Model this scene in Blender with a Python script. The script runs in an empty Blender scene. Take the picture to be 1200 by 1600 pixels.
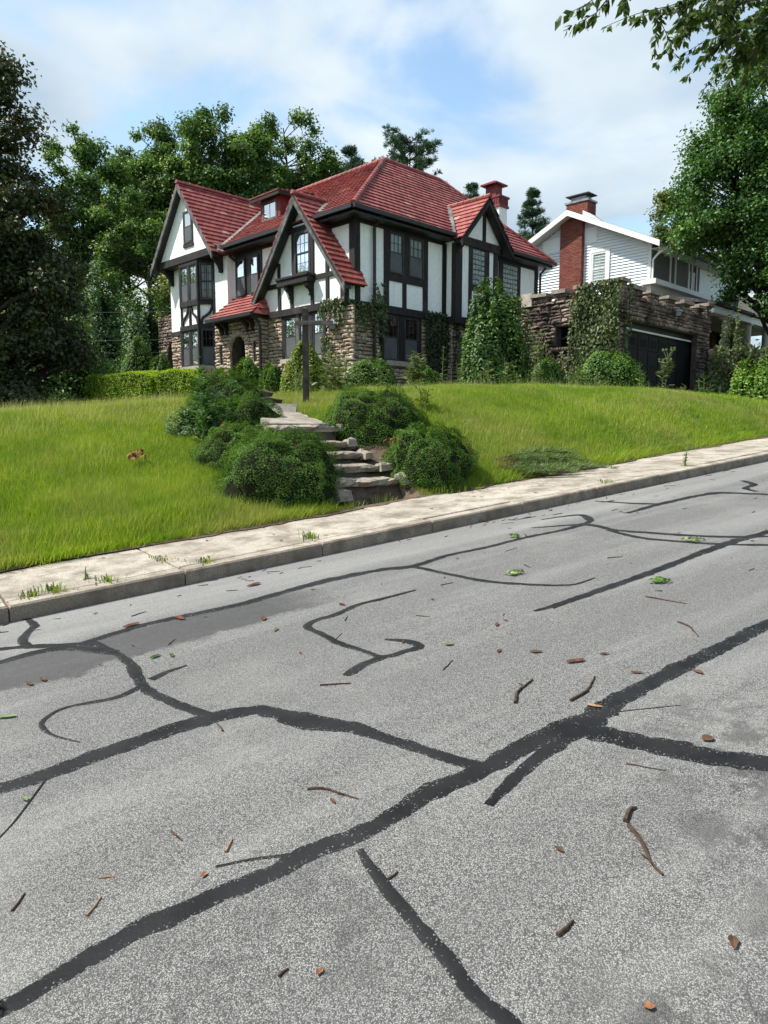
import bpy, math, zlib
import numpy as np
from mathutils import Vector, Matrix
rng = np.random.default_rng(11)
C = bpy.context.scene.collection
S = bpy.context.scene
RAD = math.radians

# ---------------------------------------------------------------- camera
cam = bpy.data.cameras.new('camera'); camo = bpy.data.objects.new('camera', cam); C.objects.link(camo)
cam.sensor_width = 36.0; cam.lens = 36.0 * 1115 / 1600
cam.clip_start = 0.05; cam.clip_end = 3000
camo.location = (0, 0, 0); camo.rotation_euler = (RAD(90 - 6.75), 0, 0)
S.camera = camo
S.render.resolution_x, S.render.resolution_y = 768, 1024

# ---------------------------------------------------------------- sky, sun, exposure
SUN_AZ, SUN_EL = -92.0, 54.0
S.view_settings.view_transform = 'Standard'; S.view_settings.look = 'None'
S.view_settings.gamma = 1.0; S.view_settings.use_curve_mapping = False
S.view_settings.exposure = 1.28
W = bpy.data.worlds.new('World'); S.world = W; W.use_nodes = True

def nd(nt, typ, ins=None, **props):
    n = nt.nodes.new(typ)
    for k, v in props.items():
        setattr(n, k, v)
    for k, v in (ins or {}).items():
        if isinstance(v, bpy.types.NodeSocket):
            nt.links.new(v, n.inputs[k])
        else:
            n.inputs[k].default_value = v
    return n

def build_world():
    nt = W.node_tree; nt.nodes.clear()
    sky = nd(nt, 'ShaderNodeTexSky', sky_type='NISHITA', sun_disc=False, sun_elevation=RAD(SUN_EL), sun_rotation=RAD(SUN_AZ))
    tc = nd(nt, 'ShaderNodeTexCoord')
    sep = nd(nt, 'ShaderNodeSeparateXYZ', {0: tc.outputs['Generated']})
    den = nd(nt, 'ShaderNodeMath', {0: sep.outputs[2], 1: 0.0}, operation='MAXIMUM')
    den = nd(nt, 'ShaderNodeMath', {0: den.outputs[0], 1: 0.22}, operation='ADD')
    px = nd(nt, 'ShaderNodeMath', {0: sep.outputs[0], 1: den.outputs[0]}, operation='DIVIDE')
    py = nd(nt, 'ShaderNodeMath', {0: sep.outputs[1], 1: den.outputs[0]}, operation='DIVIDE')
    cmb = nd(nt, 'ShaderNodeCombineXYZ', {0: px.outputs[0], 1: py.outputs[0], 2: 57.3})
    big = nd(nt, 'ShaderNodeTexNoise', {'Vector': cmb.outputs[0], 'Scale': 1.5, 'Detail': 9.0, 'Roughness': 0.52, 'Distortion': 0.35})
    cov = nd(nt, 'ShaderNodeMapRange', {0: big.outputs[0], 1: 0.40, 2: 0.56, 3: 0.05, 4: 1.0}, interpolation_type='SMOOTHSTEP')
    cmb2 = nd(nt, 'ShaderNodeCombineXYZ', {0: px.outputs[0], 1: py.outputs[0], 2: 8.1})
    shd = nd(nt, 'ShaderNodeTexNoise', {'Vector': cmb2.outputs[0], 'Scale': 0.9, 'Detail': 6.0, 'Roughness': 0.5})
    ramp = nd(nt, 'ShaderNodeValToRGB', {0: shd.outputs[0]})
    ramp.color_ramp.elements[0].position = 0.40; ramp.color_ramp.elements[0].color = (0.215, 0.275, 0.33, 1)
    ramp.color_ramp.elements[1].position = 0.60; ramp.color_ramp.elements[1].color = (0.41, 0.445, 0.46, 1)
    skyb = nd(nt, 'ShaderNodeMix', {'Factor': 1.0, 6: sky.outputs[0], 7: (0.108, 0.115, 0.108, 1)}, data_type='RGBA', blend_type='MULTIPLY')
    mix = nd(nt, 'ShaderNodeMix', {'Factor': cov.outputs[0], 6: skyb.outputs[2], 7: ramp.outputs[0]}, data_type='RGBA')
    bg = nd(nt, 'ShaderNodeBackground', {0: mix.outputs[2], 1: 1.0})
    out = nd(nt, 'ShaderNodeOutputWorld', {0: bg.outputs[0]})
build_world()
sun = bpy.data.lights.new('sun', 'SUN'); suno = bpy.data.objects.new('sun', sun); C.objects.link(suno)
sun.energy = 3.3; sun.angle = RAD(2.0); sun.color = (1.0, 0.95, 0.86)
sd = Vector((math.sin(RAD(SUN_AZ)) * math.cos(RAD(SUN_EL)), math.cos(RAD(SUN_AZ)) * math.cos(RAD(SUN_EL)), math.sin(RAD(SUN_EL))))
suno.rotation_euler = (-sd).to_track_quat('-Z', 'Y').to_euler()
suno.location = (-30, 8, 40)

# ---------------------------------------------------------------- frames
# street frame: u runs up the street, v runs across it towards the house
AZ = RAD(54.9)
U = np.array([math.sin(AZ), math.cos(AZ), 0]); V = np.array([-math.cos(AZ), math.sin(AZ), 0])
GR = 0.083
def road_z(u): return -1.6 + GR * np.clip(u, -60, 60)
def R(u, v, dz=0.0): return np.array([u * U[0] + v * V[0], u * U[1] + v * V[1], float(road_z(u)) + dz])
def UV(x, y): return x * U[0] + y * U[1], x * V[0] + y * V[1]
CR_U = [-70, -60, -10, 0, 10.4, 14.4, 16.8, 18.5, 21, 26, 40, 60, 300]
CR_Z = [-5.0, -5.0, -0.85, -0.02, 0.86, 0.92, 0.88, 0.76, 0.53, 0.55, 2.0, 3.8, 4.1]
def hashn(u, v): return 0.03 * np.sin(u * 1.7 + 0.6 * np.sin(v * 1.3)) * np.sin(v * 1.9 + 1.1 * np.sin(u * 0.8)) + 0.012 * np.sin(u * 5.1 + v * 2.3) * np.sin(v * 4.7 - u)
def step_z(v):   # walking level of the stone steps and the path above them
    return np.select([v < 8.15, v < 8.55, v < 8.95, v < 9.3, v < 9.7, v < 12.0, v < 12.4, v < 12.8], [-0.98, -0.70, -0.535, -0.365, -0.2, 0.03 + 0.13 * (v - 9.7), 0.46, 0.60], 0.74)
def TZ(u, v):
    u = np.asarray(u, float); v = np.asarray(v, float)
    rz = road_z(u); top = np.interp(u, CR_U, CR_Z) + 0.021 * np.clip(v - 12.3, 0, 25)
    w = np.interp(u, [5.0, 7.5, 12, 18], [6.3, 4.6, 4.6, 3.6]); kk = np.interp(u, [5.0, 7.5], [0.12, 1.0])
    s = np.clip((v - 7.75) / w, 0, 1); base = rz + 0.11
    z = base + (top - base) * s * (1 + kk * (1 - s)) + hashn(u, v) * np.clip((v - 7.75) * 2, 0, 1)
    z = z - 0.24 * np.exp(-((u - 6.9) ** 2 + (v - 12.4) ** 2) / 1.3)
    inst = (np.abs(u - 5.4) < 0.72) & (v < 9.75); inp = (u > 4.7) & (u < 6.55) & (v >= 9.75) & (v < 13.1)
    z = np.where((inst | inp) & (v > 7.75), np.minimum(z, step_z(v) - 0.10), z)
    z = np.where(v < 7.75, rz - 0.25, z)
    return np.where(v < -3.6, rz + 0.06, z)
ORD = ['first', 'second', 'third', 'fourth', 'fifth', 'sixth', 'seventh', 'eighth', 'ninth', 'tenth', 'eleventh', 'twelfth', 'thirteenth', 'fourteenth', 'fifteenth', 'sixteenth', 'seventeenth', 'eighteenth']
def GZ(x, y):
    u, v = UV(x, y); return float(TZ(u, v))

# ---------------------------------------------------------------- object helpers
ORG = {}
def link_mesh(name, me, parent=None, kind=None):
    o = bpy.data.objects.new(name, me); C.objects.link(o)
    if parent is not None:
        o.parent = parent
        if parent.name in ORG: o.location = -ORG[parent.name]
    if kind: o['kind'] = kind
    return o
def thing(name, label, cat, loc, rotz=0.0, group=None, zonly=False):
    o = bpy.data.objects.new(name, None); C.objects.link(o)
    o.location = loc; o.rotation_euler = (0, 0, rotz); o['label'] = label; o['category'] = cat
    o.empty_display_size = 0.2
    if group: o['group'] = group
    ORG[o.name] = Vector((0, 0, 0)) if zonly == 'none' else (Vector((0, 0, loc[2])) if zonly else Vector(loc))
    return o
def tag(o, label, cat, group=None):
    o['label'] = label; o['category'] = cat
    if group: o['group'] = group
    return o

class MB:
    def __init__(s): s.v = []; s.f = []
    def add(s, vs, fs):
        n = len(s.v); s.v.extend([tuple(float(c) for c in p) for p in vs]); s.f.extend([tuple(i + n for i in f) for f in fs]); return s
    def box(s, x0, x1, y0, y1, z0, z1):
        return s.add([(x0, y0, z0), (x1, y0, z0), (x1, y1, z0), (x0, y1, z0), (x0, y0, z1), (x1, y0, z1), (x1, y1, z1), (x0, y1, z1)],
                     [(3, 2, 1, 0), (4, 5, 6, 7), (0, 1, 5, 4), (1, 2, 6, 5), (2, 3, 7, 6), (3, 0, 4, 7)])
    def prism(s, poly, ext):   # poly: 3D points in a plane, ext: vector
        k = len(poly); e = np.asarray(ext, float); p = [np.asarray(q, float) for q in poly]
        return s.add(p + [q + e for q in p], [tuple(range(k))[::-1], tuple(range(k, 2 * k))] + [(i, (i + 1) % k, k + (i + 1) % k, k + i) for i in range(k)])
    def bar(s, p, q, w, d, up=(0, 0, 1)):   # square-section bar from p to q
        p = np.asarray(p, float); q = np.asarray(q, float); t = q - p; t /= np.linalg.norm(t) + 1e-9
        a = np.cross(t, up); a /= np.linalg.norm(a) + 1e-9; b = np.cross(a, t)
        c = [(-1, -1), (1, -1), (1, 1), (-1, 1)]
        return s.add([p + a * w / 2 * i + b * d / 2 * j for i, j in c] + [q + a * w / 2 * i + b * d / 2 * j for i, j in c],
                     [(3, 2, 1, 0), (4, 5, 6, 7), (0, 1, 5, 4), (1, 2, 6, 5), (2, 3, 7, 6), (3, 0, 4, 7)])
    def tube(s, pts, rad, n=6, cap=True):
        pts = [np.asarray(p, float) for p in pts]; rings = []; base = len(s.v); prev = None
        for i, p in enumerate(pts):
            t = pts[min(i + 1, len(pts) - 1)] - pts[max(i - 1, 0)]; t /= np.linalg.norm(t) + 1e-9
            a = np.cross(t, (0, 0, 1) if abs(t[2]) < 0.95 else (1, 0, 0)) if prev is None else prev - t * (prev @ t)
            a /= np.linalg.norm(a) + 1e-9; prev = a; b = np.cross(t, a)
            r = rad[i] if hasattr(rad, '__len__') else rad
            for k in range(n):
                an = 2 * math.pi * k / n; s.v.append(tuple(p + r * (math.cos(an) * a + math.sin(an) * b)))
        for i in range(len(pts) - 1):
            for k in range(n):
                s.f.append((base + i * n + k, base + i * n + (k + 1) % n, base + (i + 1) * n + (k + 1) % n, base + (i + 1) * n + k))
        if cap:
            s.f.append(tuple(base + k for k in range(n))[::-1]); s.f.append(tuple(base + (len(pts) - 1) * n + k for k in range(n)))
        return s
    def mesh(s, name, m, smooth=False):
        me = bpy.data.meshes.new(name); me.from_pydata(s.v, [], s.f); me.materials.append(m)
        if smooth: me.polygons.foreach_set('use_smooth', [True] * len(me.polygons))
        me.update(); return me
    def build(s, name, m, parent=None, kind=None, smooth=False):
        return link_mesh(name, s.mesh(name, m, smooth), parent, kind)

class Facet:   # a wall plane: s along it, n outward, z up
    def __init__(s, o, d, n): s.o = np.array([o[0], o[1], 0.]); s.d = np.array([d[0], d[1], 0.]); s.n = np.array([n[0], n[1], 0.])
    def p(s, a, n, z): return s.o + s.d * a + s.n * n + np.array([0, 0, z])
    def box(s, mb, a0, a1, n0, n1, z0, z1):
        return mb.add([s.p(a, n, z) for z in (z0, z1) for a, n in ((a0, n0), (a1, n0), (a1, n1), (a0, n1))],
                      [(3, 2, 1, 0), (4, 5, 6, 7), (0, 1, 5, 4), (1, 2, 6, 5), (2, 3, 7, 6), (3, 0, 4, 7)])

def np_mesh(name, verts, faces_k, m, tint=None, smooth=False):
    """verts (N,3), faces (M,k) -> mesh, fast"""
    me = bpy.data.meshes.new(name); verts = np.ascontiguousarray(verts, np.float32); M, k = faces_k.shape
    me.vertices.add(len(verts)); me.vertices.foreach_set('co', verts.ravel())
    me.loops.add(M * k); me.loops.foreach_set('vertex_index', np.ascontiguousarray(faces_k, np.int32).ravel())
    me.polygons.add(M); me.polygons.foreach_set('loop_start', np.arange(0, M * k, k, dtype=np.int32))
    try: me.polygons.foreach_set('loop_total', np.full(M, k, np.int32))
    except Exception: pass
    if smooth: me.polygons.foreach_set('use_smooth', np.ones(M, bool))
    me.materials.append(m)
    if tint is not None:
        at = me.attributes.new('tint', 'FLOAT', 'POINT'); at.data.foreach_set('value', np.ascontiguousarray(tint, np.float32))
    me.update(calc_edges=True); return me

def unit(a): return a / (np.linalg.norm(a, axis=-1, keepdims=True) + 1e-9)
def leaves(pos, nrm, length, width, tint, along=None, fold=0.18):
    """one pointed leaf (two triangles) per position"""
    n = len(pos); nrm = unit(nrm)
    t = rng.normal(size=(n, 3)) if along is None else along + 0.35 * rng.normal(size=(n, 3))
    t = unit(t - nrm * np.sum(t * nrm, 1, keepdims=True)); b = np.cross(nrm, t)
    L = (length * rng.uniform(0.7, 1.3, n))[:, None]; w = (width * rng.uniform(0.7, 1.3, n))[:, None]
    p0 = pos - t * L * 0.5; p2 = pos + t * L * 0.5 - nrm * L * fold
    p1 = pos + b * w * 0.5 + nrm * w * fold; p3 = pos - b * w * 0.5 + nrm * w * fold
    v = np.stack([p0, p1, p2, p3], 1).reshape(-1, 3)
    f = np.arange(n * 4).reshape(n, 4); tr = np.concatenate([f[:, [0, 1, 2]], f[:, [0, 2, 3]]])
    return v, tr, np.repeat(tint, 4)
def sphere_dirs(n): return unit(rng.normal(size=(n, 3)))

# ---------------------------------------------------------------- materials
def M(name, rough=0.8, spec=0.3):
    m = bpy.data.materials.new(name); m.use_nodes = True; nt = m.node_tree; b = nt.nodes['Principled BSDF']
    b.inputs['Roughness'].default_value = rough; b.inputs['Specular IOR Level'].default_value = spec
    return m, nt, b
def pos(nt): return nd(nt, 'ShaderNodeNewGeometry').outputs['Position']
def noise(nt, scale, detail=4.0, rough=0.55, vec=None, dist=0.0):
    return nd(nt, 'ShaderNodeTexNoise', {'Vector': vec or pos(nt), 'Scale': scale, 'Detail': detail, 'Roughness': rough, 'Distortion': dist}).outputs[0]
def ramp(nt, fac, stops):
    r = nd(nt, 'ShaderNodeValToRGB', {0: fac}); e = r.color_ramp.elements
    while len(e) < len(stops): e.new(0.5)
    for el, (p, c) in zip(e, stops): el.position = p; el.color = (*c, 1)
    return r.outputs[0]
def mixc(nt, fac, a, b, mode='MIX'):
    return nd(nt, 'ShaderNodeMix', {'Factor': fac, 6: a if isinstance(a, bpy.types.NodeSocket) else (*a, 1), 7: b if isinstance(b, bpy.types.NodeSocket) else (*b, 1)}, data_type='RGBA', blend_type=mode).outputs[2]
def mr(nt, x, a, b, c=0.0, d=1.0): return nd(nt, 'ShaderNodeMapRange', {0: x, 1: a, 2: b, 3: c, 4: d}).outputs[0]
def ma(nt, op, a, b=0.0): return nd(nt, 'ShaderNodeMath', {0: a, 1: b}, operation=op).outputs[0]
def bump(nt, b, h, strength=0.4, dist=0.01):
    nt.links.new(nd(nt, 'ShaderNodeBump', {'Strength': strength, 'Distance': dist, 'Height': h}).outputs[0], b.inputs['Normal'])
def setc(nt, b, c): nt.links.new(c, b.inputs['Base Color'])
def tintfac(nt):   # per-piece random value, for single pieces and for joined ones
    a = nd(nt, 'ShaderNodeAttribute', attribute_name='tint').outputs['Fac']; r = nd(nt, 'ShaderNodeObjectInfo').outputs['Random']
    return ma(nt, 'FRACT', ma(nt, 'ADD', a, r))

def simple(name, c1, c2, scale=3.0, rough=0.8, spec=0.3, bscale=None, bst=0.3, bd=0.01, metal=0.0):
    m, nt, b = M(name, rough, spec); setc(nt, b, mixc(nt, mr(nt, noise(nt, scale), 0.35, 0.65), c1, c2))
    if bscale: bump(nt, b, noise(nt, bscale, 3), bst, bd)
    b.inputs['Metallic'].default_value = metal
    return m

def mk_stucco():
    m, nt, b = M('white_stucco', 0.9, 0.2); P = pos(nt)
    st = nd(nt, 'ShaderNodeMapping', {'Vector': P, 'Scale': (2.2, 2.2, 0.35)}).outputs[0]
    streak = mr(nt, noise(nt, 1.6, 5, 0.6, st), 0.52, 0.75)
    c = mixc(nt, mr(nt, noise(nt, 7, 5), 0.4, 0.7), (0.88, 0.89, 0.875), (0.81, 0.825, 0.81))
    c = mixc(nt, ma(nt, 'MULTIPLY', streak, 0.32), c, (0.44, 0.45, 0.42)); setc(nt, b, c)
    h = ma(nt, 'ADD', noise(nt, 16, 5, 0.65), nd(nt, 'ShaderNodeTexVoronoi', {'Vector': P, 'Scale': 9.0}).outputs[0])
    bump(nt, b, h, 0.45, 0.025); return m
STUCCO = mk_stucco()
def mk_timber():
    m, nt, b = M('dark_timber', 0.7, 0.3); g = nd(nt, 'ShaderNodeMapping', {'Vector': pos(nt), 'Scale': (9, 9, 1.2)}).outputs[0]
    c = mixc(nt, mr(nt, noise(nt, 2.0, 6, 0.6, g), 0.4, 0.75), (0.011, 0.010, 0.011), (0.036, 0.030, 0.028))
    c = mixc(nt, mr(nt, noise(nt, 0.8, 3), 0.58, 0.75), c, (0.06, 0.047, 0.043)); setc(nt, b, c)
    bump(nt, b, noise(nt, 3, 5, 0.6, g), 0.4, 0.01); return m
TIMBER = mk_timber()
def mk_tile():
    m, nt, b = M('red_roof_tile', 0.55, 0.4); t = tintfac(nt)
    c = ramp(nt, t, [(0.0, (0.20, 0.038, 0.036)), (0.35, (0.255, 0.058, 0.050)), (0.75, (0.295, 0.075, 0.062)), (0.965, (0.315, 0.08, 0.066)), (1.0, (0.42, 0.24, 0.19))])
    d = mr(nt, noise(nt, 0.7, 6, 0.65), 0.53, 0.70); c = mixc(nt, ma(nt, 'MULTIPLY', d, 0.7), c, (0.055, 0.028, 0.024))
    c = mixc(nt, mr(nt, noise(nt, 22, 3), 0.5, 0.8), c, (0.13, 0.03, 0.03)); setc(nt, b, c)
    bump(nt, b, noise(nt, 30, 3), 0.25, 0.01); return m
TILE = mk_tile()
def mk_stone(name, stops, dark=0.0):
    m, nt, b = M(name, 0.9, 0.2); t = tintfac(nt); c = ramp(nt, t, stops)
    c = mixc(nt, mr(nt, noise(nt, 11, 6, 0.65), 0.42, 0.7), c, (0.12, 0.10, 0.085))
    c = mixc(nt, mr(nt, noise(nt, 1.3, 4), 0.5 - dark * 0.25, 0.72 - dark * 0.25), c, (0.06, 0.048, 0.042)) if dark else c
    setc(nt, b, c); bump(nt, b, noise(nt, 13, 6, 0.7), 0.8, 0.035); return m
STONE = mk_stone('tan_rubble_stone', [(0, (0.350, 0.251, 0.193)), (0.25, (0.488, 0.380, 0.297)), (0.5, (0.583, 0.482, 0.385)), (0.75, (0.456, 0.332, 0.259)), (1, (0.600, 0.535, 0.451))])
STONE_D = mk_stone('brown_rubble_stone', [(0, (0.212, 0.147, 0.126)), (0.3, (0.354, 0.260, 0.222)), (0.6, (0.472, 0.360, 0.306)), (0.85, (0.283, 0.183, 0.150)), (1, (0.519, 0.425, 0.372))], 0.45)
MORTAR = simple('dark_mortar', (0.05, 0.042, 0.036), (0.10, 0.085, 0.07), 6)
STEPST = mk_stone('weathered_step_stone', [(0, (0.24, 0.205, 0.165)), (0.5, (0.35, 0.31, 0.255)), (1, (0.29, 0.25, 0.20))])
SILL = simple('pale_sill_stone', (0.42, 0.37, 0.31), (0.30, 0.27, 0.23), 5, bscale=18)
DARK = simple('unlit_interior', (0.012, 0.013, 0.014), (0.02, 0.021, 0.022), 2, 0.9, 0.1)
CURTAIN = simple('pale_curtain_cloth', (0.62, 0.64, 0.61), (0.42, 0.44, 0.42), 3, 0.9, 0.1)
SCREEN = simple('grey_insect_screen', (0.075, 0.082, 0.09), (0.105, 0.112, 0.12), 2.0, 0.6, 0.25)
BLACKP = simple('black_painted_wood', (0.012, 0.012, 0.013), (0.024, 0.023, 0.023), 4, 0.5, 0.4)
PIPE = simple('black_downpipe', (0.012, 0.012, 0.014), (0.02, 0.02, 0.022), 3, 0.45, 0.4)
FRAME = simple('charcoal_sash_paint', (0.022, 0.023, 0.024), (0.05, 0.05, 0.05), 4, 0.55, 0.4)
GRAYB = simple('weathered_bargeboard', (0.05, 0.052, 0.055), (0.15, 0.15, 0.15), 3.5, 0.75, 0.3, 12, 0.3)
FLASH = simple('valley_flashing', (0.10, 0.10, 0.095), (0.20, 0.19, 0.17), 3, 0.6)
WHITEP = simple('white_trim_paint', (0.78, 0.79, 0.79), (0.68, 0.70, 0.70), 1.5, 0.55, 0.4)
SIDING = simple('pale_blue_siding', (0.74, 0.79, 0.815), (0.69, 0.745, 0.775), 0.8, 0.6, 0.35)
PANELW = simple('white_vent_panel', (0.84, 0.85, 0.86), (0.78, 0.80, 0.81), 0.9, 0.7)
SHING = simple('grey_asphalt_shingle', (0.05, 0.05, 0.052), (0.10, 0.10, 0.10), 9, 0.9, 0.2, 30)
SOFFIT = simple('dull_white_soffit', (0.62, 0.60, 0.55), (0.52, 0.50, 0.46), 1.0, 0.8)
BRICKM = mk_stone('red_chimney_brick', [(0, (0.17, 0.035, 0.026)), (0.5, (0.25, 0.058, 0.042)), (1, (0.30, 0.085, 0.06))])
BRICKMORT = simple('brick_joint', (0.20, 0.13, 0.11), (0.14, 0.08, 0.07), 5)
CAPRED = simple('maroon_chimney_paint', (0.13, 0.02, 0.024), (0.20, 0.035, 0.036), 4, 0.6)
METAL = simple('galvanised_chimney_cap', (0.30, 0.31, 0.32), (0.16, 0.16, 0.17), 4, 0.45, 0.5, metal=0.6)
GDOOR = simple('dark_brown_garage_door', (0.007, 0.0065, 0.0065), (0.012, 0.011, 0.011), 1.5, 0.6, 0.2)
BARK = simple('grey_brown_bark', (0.055, 0.045, 0.036), (0.11, 0.095, 0.08), 5, 0.95, 0.1, 14, 0.8, 0.04)
BARKD = simple('dark_bark', (0.03, 0.025, 0.021), (0.06, 0.05, 0.042), 5, 0.95, 0.1, 14, 0.8, 0.04)
WOODPOST = simple('dark_stained_post', (0.025, 0.018, 0.017), (0.075, 0.058, 0.052), 5, 0.7, 0.3, 14)
GREYARM = simple('greyed_wood_arm', (0.06, 0.053, 0.05), (0.12, 0.108, 0.10), 6, 0.85, 0.2, 14)
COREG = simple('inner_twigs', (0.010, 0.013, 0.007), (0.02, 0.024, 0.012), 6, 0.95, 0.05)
SOIL = simple('bare_soil', (0.07, 0.05, 0.035), (0.13, 0.095, 0.07), 7, 0.95, 0.1, 25, 0.6, 0.03)
TWIG = simple('dead_twig_bark', (0.032, 0.022, 0.017), (0.085, 0.055, 0.04), 30, 0.9, 0.1)
TWIGT = simple('peeled_twig', (0.30, 0.19, 0.11), (0.20, 0.12, 0.07), 30, 0.85, 0.1)
FLAKE = simple('reddish_bark_flake', (0.15, 0.06, 0.036), (0.07, 0.034, 0.024), 40, 0.9, 0.1)
DEADL = simple('dry_brown_leaf', (0.11, 0.06, 0.032), (0.055, 0.034, 0.022), 40, 0.85, 0.15)
ORANGEL = simple('orange_dry_leaf', (0.28, 0.13, 0.055), (0.18, 0.075, 0.038), 25, 0.8, 0.2)
STRAW = simple('dry_grass_straw', (0.36, 0.30, 0.15), (0.26, 0.22, 0.11), 8, 0.9, 0.1)
WIRE = simple('power_cable', (0.02, 0.02, 0.02), (0.035, 0.035, 0.035), 1, 0.6)
LAMPG = simple('frosted_lantern_glass', (0.24, 0.22, 0.21), (0.17, 0.15, 0.15), 5, 0.35, 0.5)
REDCL = simple('red_porch_curtain', (0.10, 0.018, 0.02), (0.05, 0.01, 0.012), 3, 0.9)

def mk_glass():
    m = bpy.data.materials.new('window_glass'); m.use_nodes = True; nt = m.node_tree; nt.nodes.clear()
    tr = nd(nt, 'ShaderNodeBsdfTransparent', {0: (0.75, 0.8, 0.8, 1)}); gl = nd(nt, 'ShaderNodeBsdfGlossy', {0: (1, 1, 1, 1), 'Roughness': 0.03})
    nt.links.new(nd(nt, 'ShaderNodeBump', {'Strength': 0.12, 'Distance': 0.02, 'Height': noise(nt, 2.2, 2)}).outputs[0], gl.inputs['Normal'])
    fr = nd(nt, 'ShaderNodeFresnel', {0: 1.45}); f = ma(nt, 'MULTIPLY', fr.outputs[0], 0.9)
    mx = nd(nt, 'ShaderNodeMixShader', {0: f, 1: tr.outputs[0], 2: gl.outputs[0]}); nd(nt, 'ShaderNodeOutputMaterial', {0: mx.outputs[0]}); return m
GLASS = mk_glass()
def mk_block():
    m, nt, b = M('glass_block', 0.12, 0.6); setc(nt, b, mixc(nt, mr(nt, noise(nt, 9, 2), 0.35, 0.65), (0.16, 0.20, 0.19), (0.34, 0.40, 0.38)))
    bump(nt, b, noise(nt, 24, 2), 0.5, 0.02); return m
GBLOCK = mk_block()

def mk_asphalt():
    m, nt, b = M('chip_seal_asphalt', 0.85, 0.35); P = pos(nt)
    vo = nd(nt, 'ShaderNodeTexVoronoi', {'Vector': P, 'Scale': 225.0}, feature='F1'); vs = nd(nt, 'ShaderNodeSeparateColor', {0: vo.outputs['Color']})
    vo2 = nd(nt, 'ShaderNodeTexVoronoi', {'Vector': P, 'Scale': 420.0}, feature='F1'); vs2 = nd(nt, 'ShaderNodeSeparateColor', {0: vo2.outputs['Color']})
    c = ramp(nt, vs.outputs[0], [(0, (0.026, 0.026, 0.026)), (0.22, (0.085, 0.084, 0.082)), (0.42, (0.25, 0.247, 0.239)), (0.72, (0.34, 0.335, 0.324)), (1, (0.44, 0.432, 0.418))])
    c2 = ramp(nt, vs2.outputs[0], [(0, (0.05, 0.05, 0.05)), (0.6, (0.19, 0.187, 0.18)), (1, (0.42, 0.41, 0.40))])
    c = mixc(nt, 0.18, c, c2)
    edge = mr(nt, vo.outputs['Distance'], 0.0035, 0.0075); c = mixc(nt, ma(nt, 'MULTIPLY', mr(nt, vo.outputs['Distance'], 0.30, 0.58), 0.8), c, (0.045, 0.044, 0.042))
    c = mixc(nt, ma(nt, 'MULTIPLY', mr(nt, noise(nt, 38, 4, 0.65), 0.60, 0.70), 0.75), c, (0.035, 0.034, 0.033))
    # broad wear and dirt
    c = mixc(nt, ma(nt, 'MULTIPLY', mr(nt, noise(nt, 0.55, 5, 0.6), 0.42, 0.72), 0.42), c, (0.12, 0.12, 0.12))
    c = mixc(nt, ma(nt, 'MULTIPLY', mr(nt, noise(nt, 2.7, 6, 0.65), 0.55, 0.75), 0.35), c, (0.10, 0.098, 0.095))
    c = mixc(nt, ma(nt, 'MULTIPLY', mr(nt, noise(nt, 0.9, 4, 0.6), 0.55, 0.75), 0.25), c, (0.32, 0.31, 0.29))
    # the darker resurfaced patch, in street coordinates, and oil-dark specks on the far lane
    uv = nd(nt, 'ShaderNodeUVMap', uv_map='street'); sp = nd(nt, 'ShaderNodeSeparateXYZ', {0: uv.outputs[0]})
    wob = ma(nt, 'MULTIPLY', ma(nt, 'SUBTRACT', noise(nt, 3.5, 6, 0.7), 0.5), 0.75)
    du = ma(nt, 'ADD', sp.outputs[0], wob); dv = ma(nt, 'ADD', sp.outputs[1], ma(nt, 'MULTIPLY', wob, 0.8))
    up = ma(nt, 'ADD', 5.27, ma(nt, 'MULTIPLY', wob, 0.12))
    lo = nd(nt, 'ShaderNodeMapRange', {0: du, 1: 0.3, 2: 3.0, 3: 4.62, 4: 4.72}).outputs[0]
    k = ma(nt, 'MULTIPLY', mr(nt, ma(nt, 'SUBTRACT', dv, lo), -0.03, 0.05), mr(nt, ma(nt, 'SUBTRACT', up, sp.outputs[1]), -0.01, 0.03))
    k = ma(nt, 'MULTIPLY', k, mr(nt, du, 3.0, 2.45)); k = ma(nt, 'MULTIPLY', k, mr(nt, noise(nt, 30, 3), 0.25, 0.55, 0.78, 1.0))
    c = mixc(nt, ma(nt, 'MULTIPLY', k, 0.9), c, (0.045, 0.045, 0.045))
    oil = ma(nt, 'MULTIPLY', mr(nt, noise(nt, 6.5, 7, 0.72), 0.47, 0.58), mr(nt, noise(nt, 0.9, 3), 0.36, 0.52))
    oil = ma(nt, 'MULTIPLY', oil, mr(nt, sp.outputs[1], 2.2, 1.7)); c = mixc(nt, ma(nt, 'MULTIPLY', oil, 0.75), c, (0.035, 0.034, 0.033))
    pale = ma(nt, 'MULTIPLY', mr(nt, sp.outputs[1], 5.3, 5.6), 0.25); c = mixc(nt, pale, c, (0.34, 0.335, 0.32))
    lane = nd(nt, 'ShaderNodeMapping', {'Vector': uv.outputs[0], 'Scale': (0.22, 1.9, 1.0)}).outputs[0]
    tr_ = noise(nt, 1.0, 5, 0.6, lane); c = mixc(nt, ma(nt, 'MULTIPLY', mr(nt, tr_, 0.5, 0.68), 0.35), c, (0.10, 0.098, 0.095)); c = mixc(nt, ma(nt, 'MULTIPLY', mr(nt, tr_, 0.5, 0.32), 0.22), c, (0.36, 0.355, 0.34))
    setc(nt, b, c)
    hh = ma(nt, 'SUBTRACT', 1.0, vo.outputs['Distance']); bump(nt, b, hh, 0.6, 0.005); return m
ASPHALT = mk_asphalt()
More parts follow.
